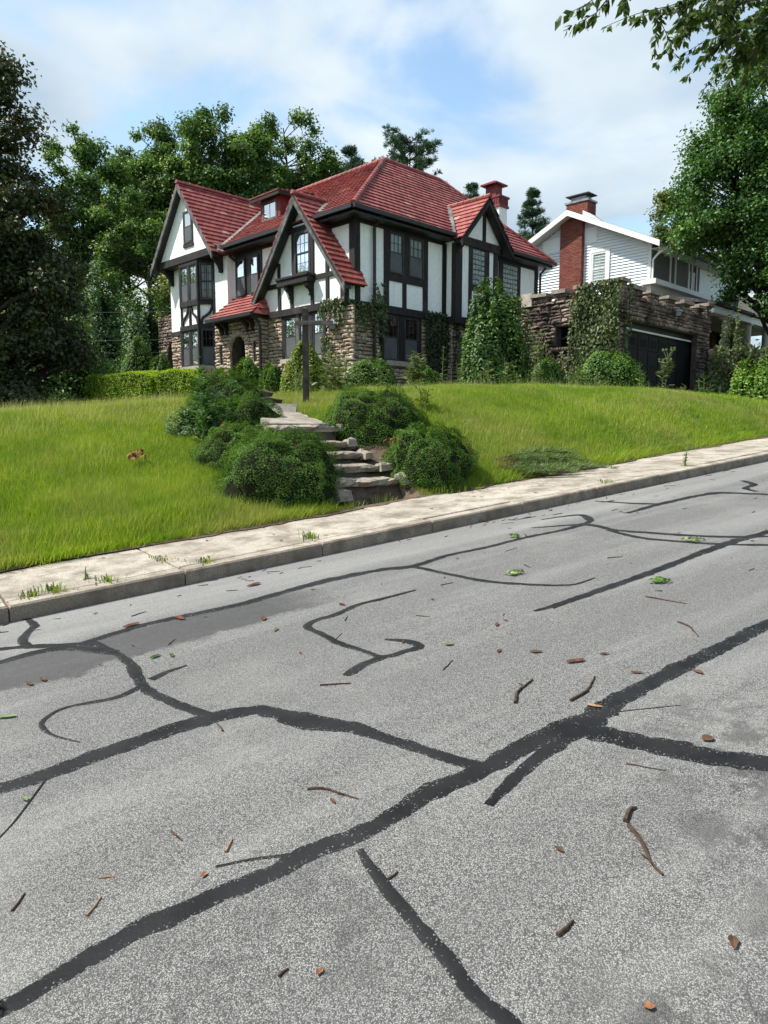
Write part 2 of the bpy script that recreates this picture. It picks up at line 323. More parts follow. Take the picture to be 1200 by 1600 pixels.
def mk_tar():
    m, nt, b = M('bitumen_seam', 0.6, 0.18); P = pos(nt)
    vo = nd(nt, 'ShaderNodeTexVoronoi', {'Vector': P, 'Scale': 190.0}); vs = nd(nt, 'ShaderNodeSeparateColor', {0: vo.outputs['Color']})
    at = nd(nt, 'ShaderNodeAttribute', attribute_name='tint').outputs['Fac']   # 1 at the ragged edges
    thr = ma(nt, 'ADD', ma(nt, 'MULTIPLY', at, 0.20), ma(nt, 'MULTIPLY', mr(nt, noise(nt, 5, 4), 0.50, 0.78), 0.14))
    sel = mr(nt, ma(nt, 'SUBTRACT', thr, vs.outputs[1]), 0.02, 0.06)
    base = mixc(nt, mr(nt, noise(nt, 4, 5), 0.35, 0.7), (0.0065, 0.0065, 0.007), (0.019, 0.019, 0.0195))
    setc(nt, b, mixc(nt, ma(nt, 'MULTIPLY', sel, 0.9), base, ramp(nt, vs.outputs[0], [(0, (0.07, 0.07, 0.068)), (1, (0.20, 0.198, 0.19))])))
    bump(nt, b, noise(nt, 70, 4), 0.45, 0.004); return m
TAR = mk_tar()
def mk_conc(name, c1, c2, stain):
    m, nt, b = M(name, 0.9, 0.25); t = tintfac(nt)
    c = mixc(nt, mr(nt, noise(nt, 1.6, 6, 0.62), 0.35, 0.7), c1, c2); c = mixc(nt, ma(nt, 'MULTIPLY', t, 0.22), c, stain)
    c = mixc(nt, ma(nt, 'MULTIPLY', mr(nt, noise(nt, 3.2, 7, 0.7), 0.46, 0.63), 0.85), c, stain); c = mixc(nt, ma(nt, 'MULTIPLY', mr(nt, noise(nt, 0.8, 4, 0.6), 0.5, 0.7), 0.4), c, stain)
    c = mixc(nt, mr(nt, nd(nt, 'ShaderNodeTexVoronoi', {'Vector': pos(nt), 'Scale': 120.0}).outputs[0], 0.55, 0.8), c, stain)
    setc(nt, b, c); bump(nt, b, noise(nt, 60, 5, 0.7), 0.5, 0.006); return m
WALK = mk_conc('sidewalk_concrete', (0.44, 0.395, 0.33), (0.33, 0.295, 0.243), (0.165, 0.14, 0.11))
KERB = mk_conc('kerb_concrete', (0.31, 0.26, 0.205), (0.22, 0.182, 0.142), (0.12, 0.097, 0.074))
PATHC = mk_conc('path_concrete', (0.36, 0.33, 0.28), (0.27, 0.24, 0.20), (0.16, 0.135, 0.108))

def mk_leaf(name, dark, light, extra=None, trans=0.3, rough=0.5, spec=0.35):
    m = bpy.data.materials.new(name); m.use_nodes = True; nt = m.node_tree; b = nt.nodes['Principled BSDF']
    b.inputs['Roughness'].default_value = rough; b.inputs['Specular IOR Level'].default_value = spec
    t = nd(nt, 'ShaderNodeAttribute', attribute_name='tint').outputs['Fac']
    stops = [(0.0, dark), (0.8, light)] + ([(1.0, extra)] if extra else [])
    c = ramp(nt, t, stops); setc(nt, b, c)
    tl = nd(nt, 'ShaderNodeBsdfTranslucent', {0: mixc(nt, 1.0, c, (1.25, 1.2, 0.55), 'MULTIPLY')})
    o = nt.nodes['Material Output']; mx = nd(nt, 'ShaderNodeMixShader', {0: trans, 1: b.outputs[0], 2: tl.outputs[0]}); nt.links.new(mx.outputs[0], o.inputs[0]); return m
LF_TREE = mk_leaf('broad_tree_leaf', (0.044, 0.099, 0.026), (0.140, 0.250, 0.057), (0.221, 0.330, 0.077))
LF_DARK = mk_leaf('bronze_tree_leaf', (0.028, 0.041, 0.018), (0.077, 0.095, 0.036), (0.154, 0.088, 0.055), 0.25)
LF_RIGHT = mk_leaf('maple_tree_leaf', (0.025, 0.078, 0.020), (0.090, 0.194, 0.041), (0.167, 0.298, 0.066))
LF_YEL = mk_leaf('yellow_green_leaf', (0.072, 0.109, 0.020), (0.189, 0.246, 0.043), (0.246, 0.290, 0.072))
LF_PINE = mk_leaf('pine_needle', (0.031, 0.074, 0.043), (0.082, 0.147, 0.088), (0.138, 0.196, 0.117), 0.15)
LF_JUN = mk_leaf('juniper_spray', (0.030, 0.073, 0.013), (0.116, 0.219, 0.034), (0.217, 0.333, 0.061), 0.25, 0.7, 0.12)
LF_HEDGE = mk_leaf('hedge_leaf', (0.14, 0.24, 0.016), (0.31, 0.46, 0.034), (0.40, 0.50, 0.06), 0.5)
LF_BOX = mk_leaf('boxwood_leaf', (0.040, 0.096, 0.014), (0.128, 0.244, 0.030), (0.219, 0.348, 0.049), 0.25)
LF_YEW = mk_leaf('golden_yew_spray', (0.084, 0.132, 0.014), (0.240, 0.312, 0.026), (0.336, 0.396, 0.048), 0.3)
LF_IVY = mk_leaf('ivy_leaf', (0.032, 0.055, 0.017), (0.102, 0.138, 0.041), (0.203, 0.217, 0.080), 0.2)
LF_IVYD = mk_leaf('dark_ivy_leaf', (0.017, 0.035, 0.014), (0.049, 0.084, 0.029), (0.102, 0.131, 0.051), 0.2)
LF_VINE = mk_leaf('vine_bush_leaf', (0.031, 0.080, 0.017), (0.109, 0.208, 0.043), (0.201, 0.292, 0.065))
LF_WEED = mk_leaf('weed_leaf', (0.06, 0.11, 0.03), (0.13, 0.20, 0.06), (0.20, 0.25, 0.11), 0.3)
LF_GREY = mk_leaf('grey_green_weed_leaf', (0.076, 0.114, 0.043), (0.162, 0.209, 0.086), (0.247, 0.285, 0.144), 0.25)
LF_SAP = mk_leaf('dark_sapling_leaf', (0.028, 0.077, 0.017), (0.073, 0.164, 0.035), (0.110, 0.207, 0.042), 0.25)
LF_OVER = mk_leaf('overhanging_elm_leaf', (0.032, 0.065, 0.014), (0.072, 0.123, 0.026), (0.123, 0.181, 0.043), 0.42)
LF_FRESH = mk_leaf('fallen_green_leaf', (0.11, 0.18, 0.05), (0.22, 0.30, 0.10), None, 0.2)
LF_TUFT = mk_leaf('bright_weed_tuft', (0.09, 0.14, 0.02), (0.18, 0.25, 0.04), (0.30, 0.32, 0.10), 0.3)

def mk_grass():
    m = bpy.data.materials.new('meadow_grass_blade'); m.use_nodes = True; nt = m.node_tree; b = nt.nodes['Principled BSDF']
    b.inputs['Roughness'].default_value = 0.55; b.inputs['Specular IOR Level'].default_value = 0.25
    t = nd(nt, 'ShaderNodeAttribute', attribute_name='tint').outputs['Fac']
    c = ramp(nt, t, [(0.0, (0.090, 0.175, 0.010)), (0.35, (0.205, 0.325, 0.024)), (0.7, (0.345, 0.44, 0.045)), (0.86, (0.42, 0.43, 0.11)), (1.0, (0.50, 0.45, 0.28))])
    c = mixc(nt, ma(nt, 'MULTIPLY', mr(nt, noise(nt, 0.8, 5, 0.65), 0.44, 0.62), 0.6), c, (0.095, 0.205, 0.012)); c = mixc(nt, ma(nt, 'MULTIPLY', mr(nt, noise(nt, 2.6, 5, 0.65), 0.48, 0.66), 0.32), c, (0.40, 0.39, 0.11))
    c = mixc(nt, ma(nt, 'MULTIPLY', mr(nt, noise(nt, 0.45, 4), 0.48, 0.70), 0.5), c, (0.38, 0.345, 0.15)); setc(nt, b, c)
    tl = nd(nt, 'ShaderNodeBsdfTranslucent', {0: mixc(nt, 1.0, c, (1.2, 1.15, 0.6), 'MULTIPLY')})
    o = nt.nodes['Material Output']; mx = nd(nt, 'ShaderNodeMixShader', {0: 0.42, 1: b.outputs[0], 2: tl.outputs[0]}); nt.links.new(mx.outputs[0], o.inputs[0]); return m
GRASS = mk_grass()
TURF = simple('turf_soil', (0.06, 0.085, 0.02), (0.10, 0.115, 0.035), 2.5, 0.95, 0.1, 20, 0.7, 0.04)

# ---------------------------------------------------------------- ground, road, kerb, pavement
def axis(*segs):
    out = []
    for a, b, st in segs: out += list(np.arange(a, b, st))
    return np.array(sorted(set(np.round(out, 3))))
def grid_mesh(name, us, vs, zf, m, uvname=None):
    uu, vv = np.meshgrid(us, vs); z = zf(uu, vv); x = uu * U[0] + vv * V[0]; y = uu * U[1] + vv * V[1]
    vt = np.stack([x, y, z], -1).reshape(-1, 3); nu, nv = len(us), len(vs)
    i = np.arange(nu * nv).reshape(nv, nu); f = np.stack([i[:-1, :-1], i[:-1, 1:], i[1:, 1:], i[1:, :-1]], -1).reshape(-1, 4)
    me = np_mesh(name, vt, f, m, smooth=True)
    if uvname:
        l = me.uv_layers.new(name=uvname); idx = np.zeros(len(me.loops), np.int32); me.loops.foreach_get('vertex_index', idx)
        st = np.stack([uu, vv], -1).reshape(-1, 2)[idx]; l.data.foreach_set('uv', st.astype(np.float32).ravel())
    return me
gu = axis((-420, -70, 35), (-70, -8, 3), (-8, 30, 0.22), (30, 70, 2.5), (70, 421, 35))
gv = np.concatenate([[-420, -200, -90, -40, -15, -6, -3.66, -3.6, 0, 4, 7.74], np.arange(7.76, 16, 0.18), np.arange(16, 40, 1.2), [45, 60, 90, 160, 260, 421]])
ground = link_mesh('ground', grid_mesh('ground', gu, gv, TZ, TURF), None, 'structure')
road = link_mesh('road', grid_mesh('road', axis((-300, -60, 60), (-60, 61, 5), (100, 301, 50)), np.array([-2.2, 0, 2, 4, 6.23]), lambda u, v: road_z(u) + 0 * v, ASPHALT, 'street'), None, 'structure')

def slab_mesh(us, vs, z0, z1, ch, name, m, zt=None, jit=0.0):
    """a chamfered slab laid on the sloping street, u0..u1 by v0..v1, heights above the road"""
    (u0, u1), (v0, v1) = us, vs; mb = MB()
    rg = [(0, 0, z0), (0, 0, z1 - ch), (ch, ch, z1)]
    for du, dv, z in rg:
        for a, b in ((u0 + du, v0 + dv), (u1 - du, v0 + dv), (u1 - du, v1 - dv), (u0 + du, v1 - dv)):
            mb.v.append(tuple(R(a, b, z)))
    for k in (0, 1):
        for i in range(4): j = (i + 1) % 4; mb.f.append((k * 4 + i, k * 4 + j, k * 4 + 4 + j, k * 4 + 4 + i))
    mb.f.append((8, 9, 10, 11)); return mb.mesh(name, m)
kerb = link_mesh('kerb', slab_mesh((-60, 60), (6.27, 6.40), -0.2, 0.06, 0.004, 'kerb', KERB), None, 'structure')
walk = link_mesh('sidewalk', slab_mesh((-60, 60), (6.40, 7.72), -0.22, 0.09, 0.004, 'sidewalk', SOIL), None, 'structure')
JU = 2.18
for k in range(-14, 30):
    u0 = JU + 1.435 * k
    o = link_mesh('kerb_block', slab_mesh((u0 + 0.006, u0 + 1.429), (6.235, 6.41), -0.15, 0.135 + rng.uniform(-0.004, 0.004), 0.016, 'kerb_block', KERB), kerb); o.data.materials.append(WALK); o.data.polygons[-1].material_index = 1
    dz = rng.uniform(-0.005, 0.007)
    o = link_mesh('paving_slab', slab_mesh((u0 + 0.009, u0 + 1.426), (6.424, 7.74 + rng.uniform(-0.02, 0.02)), -0.1, 0.135 + dz, 0.008, 'paving_slab', WALK), walk)
farkerb = link_mesh('far_kerb', slab_mesh((-60, 60), (-2.38, -2.2), -0.15, 0.13, 0.015, 'far_kerb', KERB), None, 'structure')
farwalk = link_mesh('far_sidewalk', slab_mesh((-60, 60), (-3.62, -2.385), -0.15, 0.125, 0.01, 'far_sidewalk', WALK), None, 'structure')

SEAMS = [
[(0.23,3.409,.122),(0.327,3.396,.124),(0.508,3.39,.126),(0.732,3.401,.143),(1.009,3.419,.153),(1.304,3.409,.154),(1.518,3.328,.124),(1.594,3.184,.12),(1.657,3.027,.156),(1.77,2.846,.127),(1.845,2.625,.09),(1.924,2.342,.08),(1.999,2.113,.082)],
[(1.145,5.149,.06),(1.194,4.836,.07),(1.207,4.506,.075),(1.164,4.132,.08),(1.166,3.98,.075),(1.224,3.716,.07),(1.316,3.397,.07)],
[(1.158,4.112,.055),(0.99,4.055,.05),(0.748,4.115,.034),(0.639,4.056,.04),(0.593,3.968,.034),(0.602,3.844,.024),(0.641,3.733,.018),(0.706,3.61,.01)],
[(1.227,4.176,.076),(1.347,4.222,.06),(1.474,4.24,.02)],
[(0.444,5.268,.09),(0.554,5.237,.09),(0.773,5.264,.1),(0.984,5.188,.11),(1.194,4.836,.1)],
[(0.48,5.615,.08),(0.593,5.553,.08),(0.78,5.433,.09),(0.924,5.304,.1),(1.142,5.134,.12)],
[(0.856,6.268,.05),(0.889,6.003,.075),(0.802,5.795,.075),(0.746,5.617,.07),(0.782,5.395,.04)],
[(1.076,5.22,.09),(1.504,5.306,.09),(1.893,5.289,.10),(2.306,5.254,.11),(2.741,5.313,.11),(3.199,5.34,.13),(3.699,5.262,.11),(3.944,5.149,.12),(4.43,5.224,.085),(4.906,5.194,.08),(5.55,5.197,.08),(5.994,5.15,.085),(6.406,5.186,.1)],
[(6.337,5.156,.06),(6.581,5.266,.09),(6.775,5.555,.11),(6.597,5.674,.07),(6.3,5.75,.03)],
[(5.874,5.503,.03),(6.349,5.139,.1),(6.3,4.72,.08),(6.386,4.318,.09),(6.535,3.851,.09),(6.709,3.564,.09),(6.897,3.357,.07)],
[(6.262,4.772,.06),(6.137,4.291,.085),(6.201,3.911,.09),(6.306,3.586,.09),(6.547,3.181,.09)],
[(3.71,3.427,.035),(3.927,3.412,.075),(4.516,3.421,.09),(5.205,3.444,.1),(5.971,3.511,.11),(6.525,3.525,.12),(7.142,3.48,.13)],
[(3.944,5.149,.07),(3.976,4.686,.065),(4.036,4.265,.065),(4.17,3.961,.06),(4.383,3.685,.045),(4.673,3.668,.02)],
[(3.479,4.499,.03),(3.165,4.504,.05),(2.931,4.513,.06),(2.682,4.435,.06),(2.487,4.427,.065),(2.382,4.334,.06),(2.378,4.146,.055),(2.371,3.884,.06),(2.407,3.635,.045),(2.442,3.475,.055),(2.62,3.449,.07),(2.704,3.459,.07),(2.71,3.569,.07),(2.627,3.723,.035)],
[(2.442,3.475,.07),(2.293,3.464,.07),(2.167,3.409,.078),(2.109,3.387,.046)],
[(-0.6,2.05,.085),(0.101,2.058,.084),(0.163,2.06,.085),(0.262,2.075,.082),(0.368,2.09,.084),(0.523,2.117,.087),(0.683,2.114,.096),(0.831,2.105,.091),(0.99,2.094,.092),(1.195,2.1,.099),(1.345,2.078,.101),(1.495,2.085,.107),(1.739,2.115,.118),(1.979,2.11,.111),(2.266,2.129,.14),(2.57,2.097,.179),(2.711,2.099,.159),(2.888,2.125,.135),(3.19,2.155,.131),(3.615,2.166,.127),(4.1,2.179,.115),(4.575,2.192,.112),(5.6,2.2,.11)],
[(2.55,2.11,.174),(2.621,1.921,.161),(2.689,1.739,.158),(2.752,1.57,.155),(2.812,1.465,.142),(2.893,1.349,.139),(3.0,1.1,.12)],
[(2.56,2.07,.11),(2.4,2.05,.11),(2.225,2.015,.08),(2.017,1.961,.068),(1.825,1.9,.05)],
[(1.298,1.997,.025),(1.265,1.837,.046),(1.24,1.627,.05),(1.219,1.447,.055),(1.2,1.29,.054),(1.201,1.149,.056),(1.206,1.0,.054),(1.21,0.8,.05)],
[(7.16,5.194,.07),(7.864,5.245,.12),(8.637,5.207,.13),(8.998,5.112,.14)],
[(8.765,5.196,.1),(8.998,5.112,.16),(9.161,4.491,.13)],
[(7.663,6.059,.05),(7.787,5.465,.1),(7.942,5.208,.08)],
[(10.123,5.426,.09),(9.849,5.115,.10),(9.487,5.035,.09),(9.299,4.79,.07)],
[(0.2,2.9,.010),(0.33,3.05,.012),(0.5,3.33,.012)],
[(0.86,2.25,.012),(0.98,2.2,.014),(1.1,2.13,.02)],
[(2.76,2.09,.012),(2.9,2.02,.008),(3.1,1.9,.006)],
]
def catmull(p, n):
    p = np.asarray(p, float); q = np.vstack([2 * p[0] - p[1], p, 2 * p[-1] - p[-2]]); out = []
    for i in range(1, len(q) - 2):
        L = np.linalg.norm(q[i + 1, :2] - q[i, :2]); k = max(2, int(L / n))
        for t in np.arange(k) / k:
            a, b, c, d = q[i - 1], q[i], q[i + 1], q[i + 2]
            out.append(0.5 * (2 * b + (c - a) * t + (2 * a - 5 * b + 4 * c - d) * t * t + (3 * b - a - 3 * c + d) * t ** 3))
    out.append(p[-1]); return np.array(out)
for si, sm in enumerate(SEAMS):
    c = catmull(sm, 0.022); n = len(c)
    t = np.gradient(c[:, :2], axis=0); t /= np.linalg.norm(t, axis=1, keepdims=True) + 1e-9; nn = np.stack([-t[:, 1], t[:, 0]], 1)
    def rough(): 
        r = rng.normal(size=n + 8); r1 = np.convolve(r, np.ones(3) / 3, 'same')[4:-4]; r2 = np.convolve(rng.normal(size=n + 30), np.ones(13) / 13, 'same')[15:-15]
        return r1 * 0.17 + r2 * 0.24
    w = np.maximum(c[:, 2] * 0.84, 0.003); sl = w / 2 * (1 + rough()); sr = w / 2 * (1 + rough())
    h = 0.0012 + 0.0004 * (si % 5)
    cols = [(1.12, 1.0), (0.78, 0.35), (0.0, 0.0), (-0.78, 0.35), (-1.12, 1.0)]; vt = []; tv = []
    for k, (f, tt) in enumerate(cols):
        s = sl if f > 0 else sr; P = c[:, :2] + nn * (s * f)[:, None]
        z = road_z(P[:, 0]) + h + (0.0016 if k == 2 else 0.0012 if k in (1, 3) else -0.0008)
        vt.append(np.stack([P[:, 0] * U[0] + P[:, 1] * V[0], P[:, 0] * U[1] + P[:, 1] * V[1], z], 1)); tv.append(np.full(n, tt))
    vt = np.concatenate(vt); tv = np.concatenate(tv); i = np.arange(n - 1); f = np.concatenate([np.stack([k * n + i, k * n + i + 1, (k + 1) * n + i + 1, (k + 1) * n + i], 1) for k in range(4)])
    link_mesh('crack_seal', np_mesh('crack_seal', vt, f, TAR, tv, True), road)

# ---------------------------------------------------------------- stones, shared by every stone wall
def pillow(j):
    r = np.random.default_rng(j); ring = [(-1, -1), (0, -1), (1, -1), (1, 0), (1, 1), (0, 1), (-1, 1), (-1, 0)]
    v = []
    for x, z in ring: v.append((x * .5, 0, z * .5))
    for x, z in ring: v.append((x * .5 * r.uniform(.80, .96) + r.uniform(-.02, .02), r.uniform(.55, .8), z * .5 * r.uniform(.66, .92)))
    v.append((r.uniform(-.15, .15), r.uniform(.9, 1.1), r.uniform(-.12, .12)))
    f = [(i, (i + 1) % 8, 8 + (i + 1) % 8, 8 + i) for i in range(8)] + [(8 + i, 8 + (i + 1) % 8, 16) for i in range(8)]
    return np.array(v), f
PILLOWS = [pillow(k) for k in range(9)]
def pillow_mesh(name, k, m):
    me = bpy.data.meshes.new(name); me.from_pydata([tuple(p) for p in PILLOWS[k][0]], [], PILLOWS[k][1]); me.materials.append(m); me.update(); return me
class Pieces:
    """collects alike pieces of one thing; the largest in view become objects, the rest one joined part"""
    def __init__(s, name, m, meshes, parent, rest, subparent=None): s.name, s.m, s.geo, s.parent, s.rest, s.items, s.extra, s.sub = name, m, meshes, parent, rest, [], [], subparent
    def put(s, mat, k, weight=1.0): s.items.append((mat, k, weight))
    def flush(s, frame, cap=300):
        """frame: matrix (4x4) from the piece coordinates to the world, for the distance to the camera"""
        if not s.items and not s.extra: return
        F = np.array(frame); d = [np.linalg.norm((F @ np.append(m[:3, 3], 1))[:3]) / w for m, k, w in s.items]
        order = np.argsort(d); mesh = {}
        for i in order[:cap]:
            m, k, w = s.items[i]
            if k not in mesh:
                me = bpy.data.meshes.new(s.name); me.from_pydata([tuple(p) for p in s.geo[k][0]], [], s.geo[k][1]); me.materials.append(s.m); me.update(); mesh[k] = me
            o = bpy.data.objects.new(s.name, mesh[k]); C.objects.link(o); par = s.sub or s.parent; o.parent = par
            Mx = Matrix(m.tolist())
            if par.name in ORG: Mx = Matrix.Translation(-ORG[par.name]) @ Mx
            o.matrix_local = Mx
        vs, fs, tn, n = [], [], [], 0
        for i in order[cap:]:
            m, k, w = s.items[i]; g = s.geo[k]; p = g[0] @ m[:3, :3].T + m[:3, 3]; vs.append(p); fs += [tuple(a + n for a in f) for f in g[1]]; tn += [rng.random()] * len(p); n += len(p)
        for p, f in s.extra:
            vs.append(p); fs += [tuple(a + n for a in q) for q in f]; tn += [rng.random()] * len(p); n += len(p)
        if vs:
            me = bpy.data.meshes.new(s.rest); me.from_pydata([tuple(q) for q in np.concatenate(vs)], [], fs); me.materials.append(s.m)
            at = me.attributes.new('tint', 'FLOAT', 'POINT'); at.data.foreach_set('value', np.array(tn, np.float32)); me.update()
            o = link_mesh(s.rest, me, s.sub or s.parent, 'stuff')
            if s.sub is not None: o.location = (0, 0, 0)
def lay_stones(pc, F, s0, s1, z0, z1, holes=(), n0=0.0, depth=(0.05, 0.13), hh=(0.085, 0.17), ll=(0.17, 0.55), top=None, weight=1.0):
    """courses of rubble on a facet; holes: functions z -> (a, b) or None; top: function s -> z"""
    z = z0
    while z < z1 - 0.03:
        h = min(rng.uniform(*hh), z1 - z); 
        if z1 - z - h < 0.05: h = z1 - z
        free = [(s0, s1)]
        for hf in holes:
            g = hf(z + h / 2)
            if g is None: continue
            nf = []
            for a, b in free:
                if g[1] <= a or g[0] >= b: nf.append((a, b)); continue
                if g[0] > a: nf.append((a, g[0]))
                if g[1] < b: nf.append((g[1], b))
            free = nf
        for a, b in free:
            s = a
            while s < b - 0.02:
                l = rng.uniform(*ll) * (1 if h < .12 else .85)
                if b - s - l < 0.12: l = b - s
                if top is None or z + h * .7 < top(s + l / 2):
                    zz = z + h / 2 + rng.uniform(-.012, .012); d = rng.uniform(*depth); tl = rng.uniform(-.05, .05)
                    m = np.eye(4); ex = F.d * math.cos(tl) + np.array([0, 0, math.sin(tl)]); ez = np.array([0, 0, math.cos(tl)]) - F.d * math.sin(tl)
                    m[:3, 0] = ex * (l - 0.014); m[:3, 1] = F.n * d; m[:3, 2] = ez * (h - 0.012); m[:3, 3] = F.p(s + l / 2, n0, zz)
                    pc.put(m, int(rng.integers(len(PILLOWS))), weight * math.sqrt(l * h / .04))
                s += l
        z += h
def rect_hole(a, b, za, zb): return lambda z: (a, b) if za < z < zb else None
def arch_hole(c, hw, z0, zs, zt, extra=0.0):
    def f(z):
        if z < z0 or z > zt + extra: return None
        if z <= zs: return (c - hw - extra, c + hw + extra)
        q = (z - zs) / (zt + extra - zs); w = (hw + extra) * math.sqrt(max(0, 1 - q * q)); return (c - w, c + w)
    return f

# ---------------------------------------------------------------- the stone steps and path in the bank
st = thing('stone_stairs', 'flight of rough stone steps climbing the bank between clipped junipers', 'steps', R(5.4, 8.0, 0.2))
STEPD = mk_stone('shaded_riser_mossy_stone', [(0, (0.06, 0.05, 0.042)), (0.5, (0.10, 0.085, 0.07)), (1, (0.08, 0.066, 0.055))])  # riser shade is put into this tone; the mossy upper steps share it
def rockslab(name, u0, u1, v0, v1, z0, z1, m, parent, seed, nu=7, rough=0.035):
    r = np.random.default_rng(seed); mb = MB(); zb = z0; prof = [(v0 + .05, z0), (v0 + .01, z0 + (z1 - z0) * .35), (v0 - .01, z0 + (z1 - z0) * .75), (v0 + .035, z1), (v1, z1 + .01), (v1, z0)]
    us = np.linspace(u0, u1, nu)
    for i, u in enumerate(us):
        e = 0.05 if i in (0, nu - 1) else 0
        for k, (v, z) in enumerate(prof):
            q = r.uniform(-rough, rough, 3) if k < 4 else np.zeros(3)
            p = u * U + (v + q[1] * .8 + (e if k < 4 else 0)) * V; mb.v.append((p[0], p[1], z + (q[2] * .45 if k == 3 else q[2] * .6 if k else 0) - (e * .5 if k == 3 else 0)))
    K = len(prof)
    for i in range(nu - 1):
        for k in range(K): mb.f.append((i * K + k, i * K + (k + 1) % K, (i + 1) * K + (k + 1) % K, (i + 1) * K + k))
    mb.f.append(tuple(range(K))); mb.f.append(tuple((nu - 1) * K + k for k in range(K))[::-1])
    return mb.build(name, m, parent)
for i, (u0, u1, v0, z1) in enumerate([(4.78, 5.36, 8.16, -.70), (5.37, 6.02, 8.18, -.715), (4.75, 5.98, 8.56, -.535), (4.75, 5.30, 8.96, -.365), (5.31, 5.93, 8.97, -.36), (4.78, 5.88, 9.31, -.20), (4.75, 5.22, 9.68, .03), (5.23, 6.0, 9.70, .035)]):
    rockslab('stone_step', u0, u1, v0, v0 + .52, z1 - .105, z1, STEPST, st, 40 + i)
    rockslab('riser_stone', u0 + .05, u1 - .04, v0 + .05, v0 + .5, z1 - .34, z1 - .112, STEPD, st, 60 + i, 5)  # dark fill painted as the shaded recess under each slab
pm = MB()
vs_ = np.linspace(10.12, 12.2, 13)
for i, v in enumerate(vs_):
    c = 5.47 + (v - 10.1) * .25; hw = .50 - (v - 10.1) * .02 + rng.uniform(-.06, .05)
    for k, du in enumerate((-hw, -hw, -hw * .3, hw * .35, hw, hw)):
        if k != 1 and k != 5: jt = rng.uniform(-.03, .03)
        p = (c + du + jt) * U + v * V; pm.v.append((p[0], p[1], float(step_z(np.array(v))) - .022 + rng.uniform(-.004, .004) - (.35 if k in (0, 5) else 0)))
    if i:
        for k in range(5): pm.f.append(((i - 1) * 6 + k, (i - 1) * 6 + k + 1, i * 6 + k + 1, i * 6 + k))
pm.f.append(tuple(range(6)))
path = pm.build('path', PATHC, None, 'structure')
st2 = thing('stone_stairs', 'three dark mossy stone steps at the head of the garden path', 'steps', R(6.0, 12.1, 1.4))
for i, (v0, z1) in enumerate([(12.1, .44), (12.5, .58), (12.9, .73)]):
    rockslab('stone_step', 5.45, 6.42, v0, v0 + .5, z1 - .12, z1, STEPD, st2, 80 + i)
# the rough edging stones down the right-hand side of the steps
ed = thing('stone_edging', 'rough whitish stone edging running down beside the steps under the right junipers', 'edging', R(6.1, 8.9, .6))
for i, (u, v) in enumerate([(6.20, 8.02), (6.12, 8.22), (6.16, 8.42), (6.06, 8.62), (6.11, 8.82), (6.01, 9.02), (6.06, 9.22), (5.98, 9.42), (6.04, 9.62), (6.1, 9.84)]):
    z = float(step_z(np.array(v))) + .0
    me = pillow_mesh('edging_stone', i % 9, STEPST); o = link_mesh('edging_stone', me, ed)
    m = np.eye(4); m[:3, 0] = V * rng.uniform(.2, .3) + U * rng.uniform(-.06, .06); m[:3, 1] = np.array([-U[0] * .03, -U[1] * .03, rng.uniform(.12, .17)]); m[:3, 2] = U * rng.uniform(.15, .24); m[:3, 3] = u * U + v * V + np.array([0, 0, z - .13 + .03 * (i % 2)])
    o.matrix_local = Matrix.Translation(-ORG[ed.name]) @ Matrix(m.tolist())
o = pillow_mesh('edging_stone', 3, STEPST); o = link_mesh('edging_stone', o, ed); m = np.eye(4)
m[:3, 0] = (V * .55 - np.array([0, 0, .12])); m[:3, 1] = np.array([0, 0, .2]); m[:3, 2] = U * .22; m[:3, 3] = 4.98 * U + 8.25 * V + np.array([0, 0, -1.0]); o.matrix_local = Matrix.Translation(-ORG[ed.name]) @ Matrix(m.tolist())

sb = MB(); vs_ = np.linspace(7.8, 10.3, 14)
for i, v in enumerate(vs_):
    for k, u in enumerate((6.0, 6.2, 6.42, 6.66)): uu = u + rng.uniform(-.03, .03); p = uu * U + v * V; sb.v.append((p[0], p[1], float(TZ(uu, v)) + .02 + (.02 if k in (1, 2) else -.01) + rng.uniform(-.012, .012)))
    if i:
        for k in range(3): sb.f.append(((i - 1) * 4 + k, (i - 1) * 4 + k + 1, i * 4 + k + 1, i * 4 + k))
sb.build('bare_soil', SOIL, None, 'structure')
sb = MB()
for i, v in enumerate(np.linspace(7.76, 8.3, 4)):
    for k, u in enumerate(np.linspace(4.7, 6.15, 9)): p = u * U + v * V; sb.v.append((p[0], p[1], float(TZ(u, v)) + .03 + rng.uniform(-.01, .015)))
    if i:
        for k in range(8): sb.f.append(((i - 1) * 9 + k, (i - 1) * 9 + k + 1, i * 9 + k + 1, i * 9 + k))
sb.build('bare_soil', SOIL, None, 'structure')

